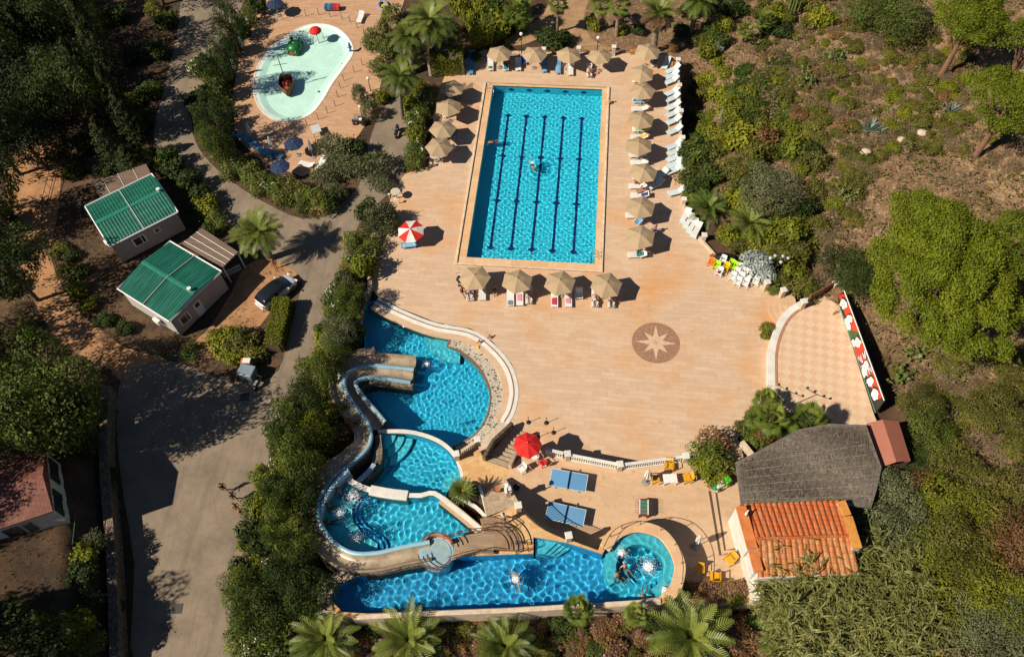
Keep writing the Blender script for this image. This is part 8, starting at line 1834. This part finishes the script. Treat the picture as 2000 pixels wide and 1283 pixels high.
# stone bank below the red roofed house
t = thing('retaining_wall', 'rough stone bank along the left side of the road junction', 'wall'); ln = smooth([tuple(P(x, y, .8)) for x, y in [(212, 760), (208, 850), (212, 950), (222, 1060), (228, 1180), (232, 1300)]], 5); MB().wall([(p[0], p[1]) for p in ln], .7, -.3, 1.5).build('wall_body', m_darkstone, t)
bar_fence([(160, 1010), (152, 1080), (135, 1160), (118, 1230)], 2.0, 1.0, 'thin green fence on the bank below the red roofed house', M('green_fence', (.05, .13, .09), .6), .6)
bar_fence([(118, 300), (92, 400), (84, 450), (110, 530)], 0, 1.0, 'thin wire fence along the right side of the dirt path', m_iron, 1.5)
bar_fence([(290, 682), (330, 702), (420, 700)], 0, .8, 'low pale green rail fence below the nearer green cabin', bpy.data.materials['green_fence'], 1.2)
# tall trees west of the frame whose shade falls over the road and the cabins
# tall evergreens inside the hedge band: they shade the slides and the west half of the pools
for x, y, rad, h, mk, lab, sd in [(590, 775, 2.2, 7.0, 'dark', 'tall dark evergreen in the hedge level with the slide exits', 1), (566, 850, 2.3, 7.5, 'dark', 'tall dark evergreen in the hedge left of the rusty shrub', 2), (610, 835, 2.0, 6.5, 'lime', 'tall yellow green tree in the hedge beside the slide bend', 1), (575, 905, 2.3, 7.5, 'ole', 'tall green tree in the hedge left of the bubbling pool', 3), (540, 950, 2.0, 6.5, 'dark', 'tall evergreen in the hedge beside the walkers', 1), (585, 955, 2.0, 7.2, 'dark', 'tall dark evergreen in the hedge against the upper slide curve', 2), (588, 1045, 1.9, 6.8, 'ole', 'tall green tree against the lower slide curve', 3), (560, 1010, 2.2, 6.5, 'ole', 'tall green tree in the hedge left of the slide curve', 1), (560, 1090, 2.4, 7.0, 'dark', 'tall dark tree in the bottom left bed above the clipped hedges', 2), (590, 1150, 2.4, 6.5, 'dark', 'dark tree in the bottom left bed beside the stone pool wall', 1), (500, 1190, 2.6, 6.0, 'dark', 'dark tree at the road edge in the bottom left bed', 2), (470, 1150, 2.0, 5.0, 'ole', 'green tree at the road edge beside the clipped hedges', 1), (640, 700, 1.8, 5.0, 'ole', 'tall green tree in the hedge above the upper slide', 3), (655, 640, 1.8, 4.5, 'olive', 'grey green tree in the hedge beside the top of the lagoon', 2), (685, 575, 1.7, 4.2, 'ole', 'green tree in the hedge at the top tip of the lagoon', 1),
                                   (412, 215, 2.3, 8.0, 'dark', 'tall dark tree in the hedge left of the wading pool, lowest', 1), (418, 110, 2.3, 8.0, 'dark', 'tall dark tree in the hedge left of the wading pool, middle', 2), (440, 35, 2.2, 8.0, 'dark', 'tall dark tree in the hedge left of the wading pool, topmost', 1), (420, 265, 2.0, 6.5, 'ole', 'tall green tree at the lower end of the dark hedge', 1)]: tree(x, y, rad, h, mk, lab, sd)
OFF = [(-90, -6, 9, 26), (-89, 8, 9, 26), (-88, 22, 9, 26), (-90, 36, 9, 26), (-94, 50, 9, 26), (-84, 52, 8, 20), (-77, 22, 7, 18), (-70, 10, 6, 16), (-92, 66, 8, 20), (-24, -47, 4.5, 14), (-18, -50, 4.5, 14), (-13, -49, 4, 13), (-29, -50, 4, 12), (-50, 14, 4.5, 12), (-47, -8, 4.0, 10), (-55, 26, 5, 13), (-62, 42, 6, 14), (-50, 38, 5, 12), (-48, 46, 5, 12), (-44, -20, 4.5, 9), (-44, -32, 4.5, 9), (-62, 20, 5.5, 13), (-56, 8, 5, 12), (-60, -4, 5.5, 13), (-52, -16, 5, 12), (-47, -27, 5, 12), (-50, -36, 5, 13), (-42, -44, 4.5, 11), (-66, 32, 6, 14), (-53, 0, 4.5, 11)]
for i, (x, y, rad, h) in enumerate(OFF): tree(0, 0, rad, h, 'dark', 'tall dark tree outside the picture beyond the woods, %s of its line' % ORDS[i], 1 + i % 2, base=(x, y))
m_brush = leafmat('grey_twigs', [(.05, .04, .03), (.145, .118, .09), (.28, .235, .185)], trans=.05)
def thatch_brush():
    rng = np.random.default_rng(5); poly = offset(ccw([P(x, y, 3.9).to_2d() for x, y in rp]), .3); a = np.array([tuple(p) for p in poly]); n = 7000; X = rng.uniform(a[:, 0].min(), a[:, 0].max(), n); Y = rng.uniform(a[:, 1].min(), a[:, 1].max(), n); ok = inside(X, Y, poly); X, Y = X[ok], Y[ok]; Z = 3.91 + rng.random(len(X)) * .03 
    C = np.stack([X, Y, Z], -1); th = np.where(rng.random(len(X)) < .6, 1.25, .3) + rng.normal(size=len(X)) * .35; Q = quads(C, np.array([0, 0, 1.0]) + rng.normal(size=C.shape) * .2, rng.uniform(.25, .75, len(X)), .09, rng, np.stack([np.cos(th), np.sin(th), rng.normal(size=len(X)) * .03], -1))
    o = obj_of('loose_brush', leaf_mesh('loose_brush', Q, rng.random(len(Q)) * .55 + .2 + .25 * np.sin(X * .5 + Y * .8), [m_brush]), bpy.data.objects['thatched_pavilion']); o['kind'] = 'stuff'
thatch_brush()
finish_labels()
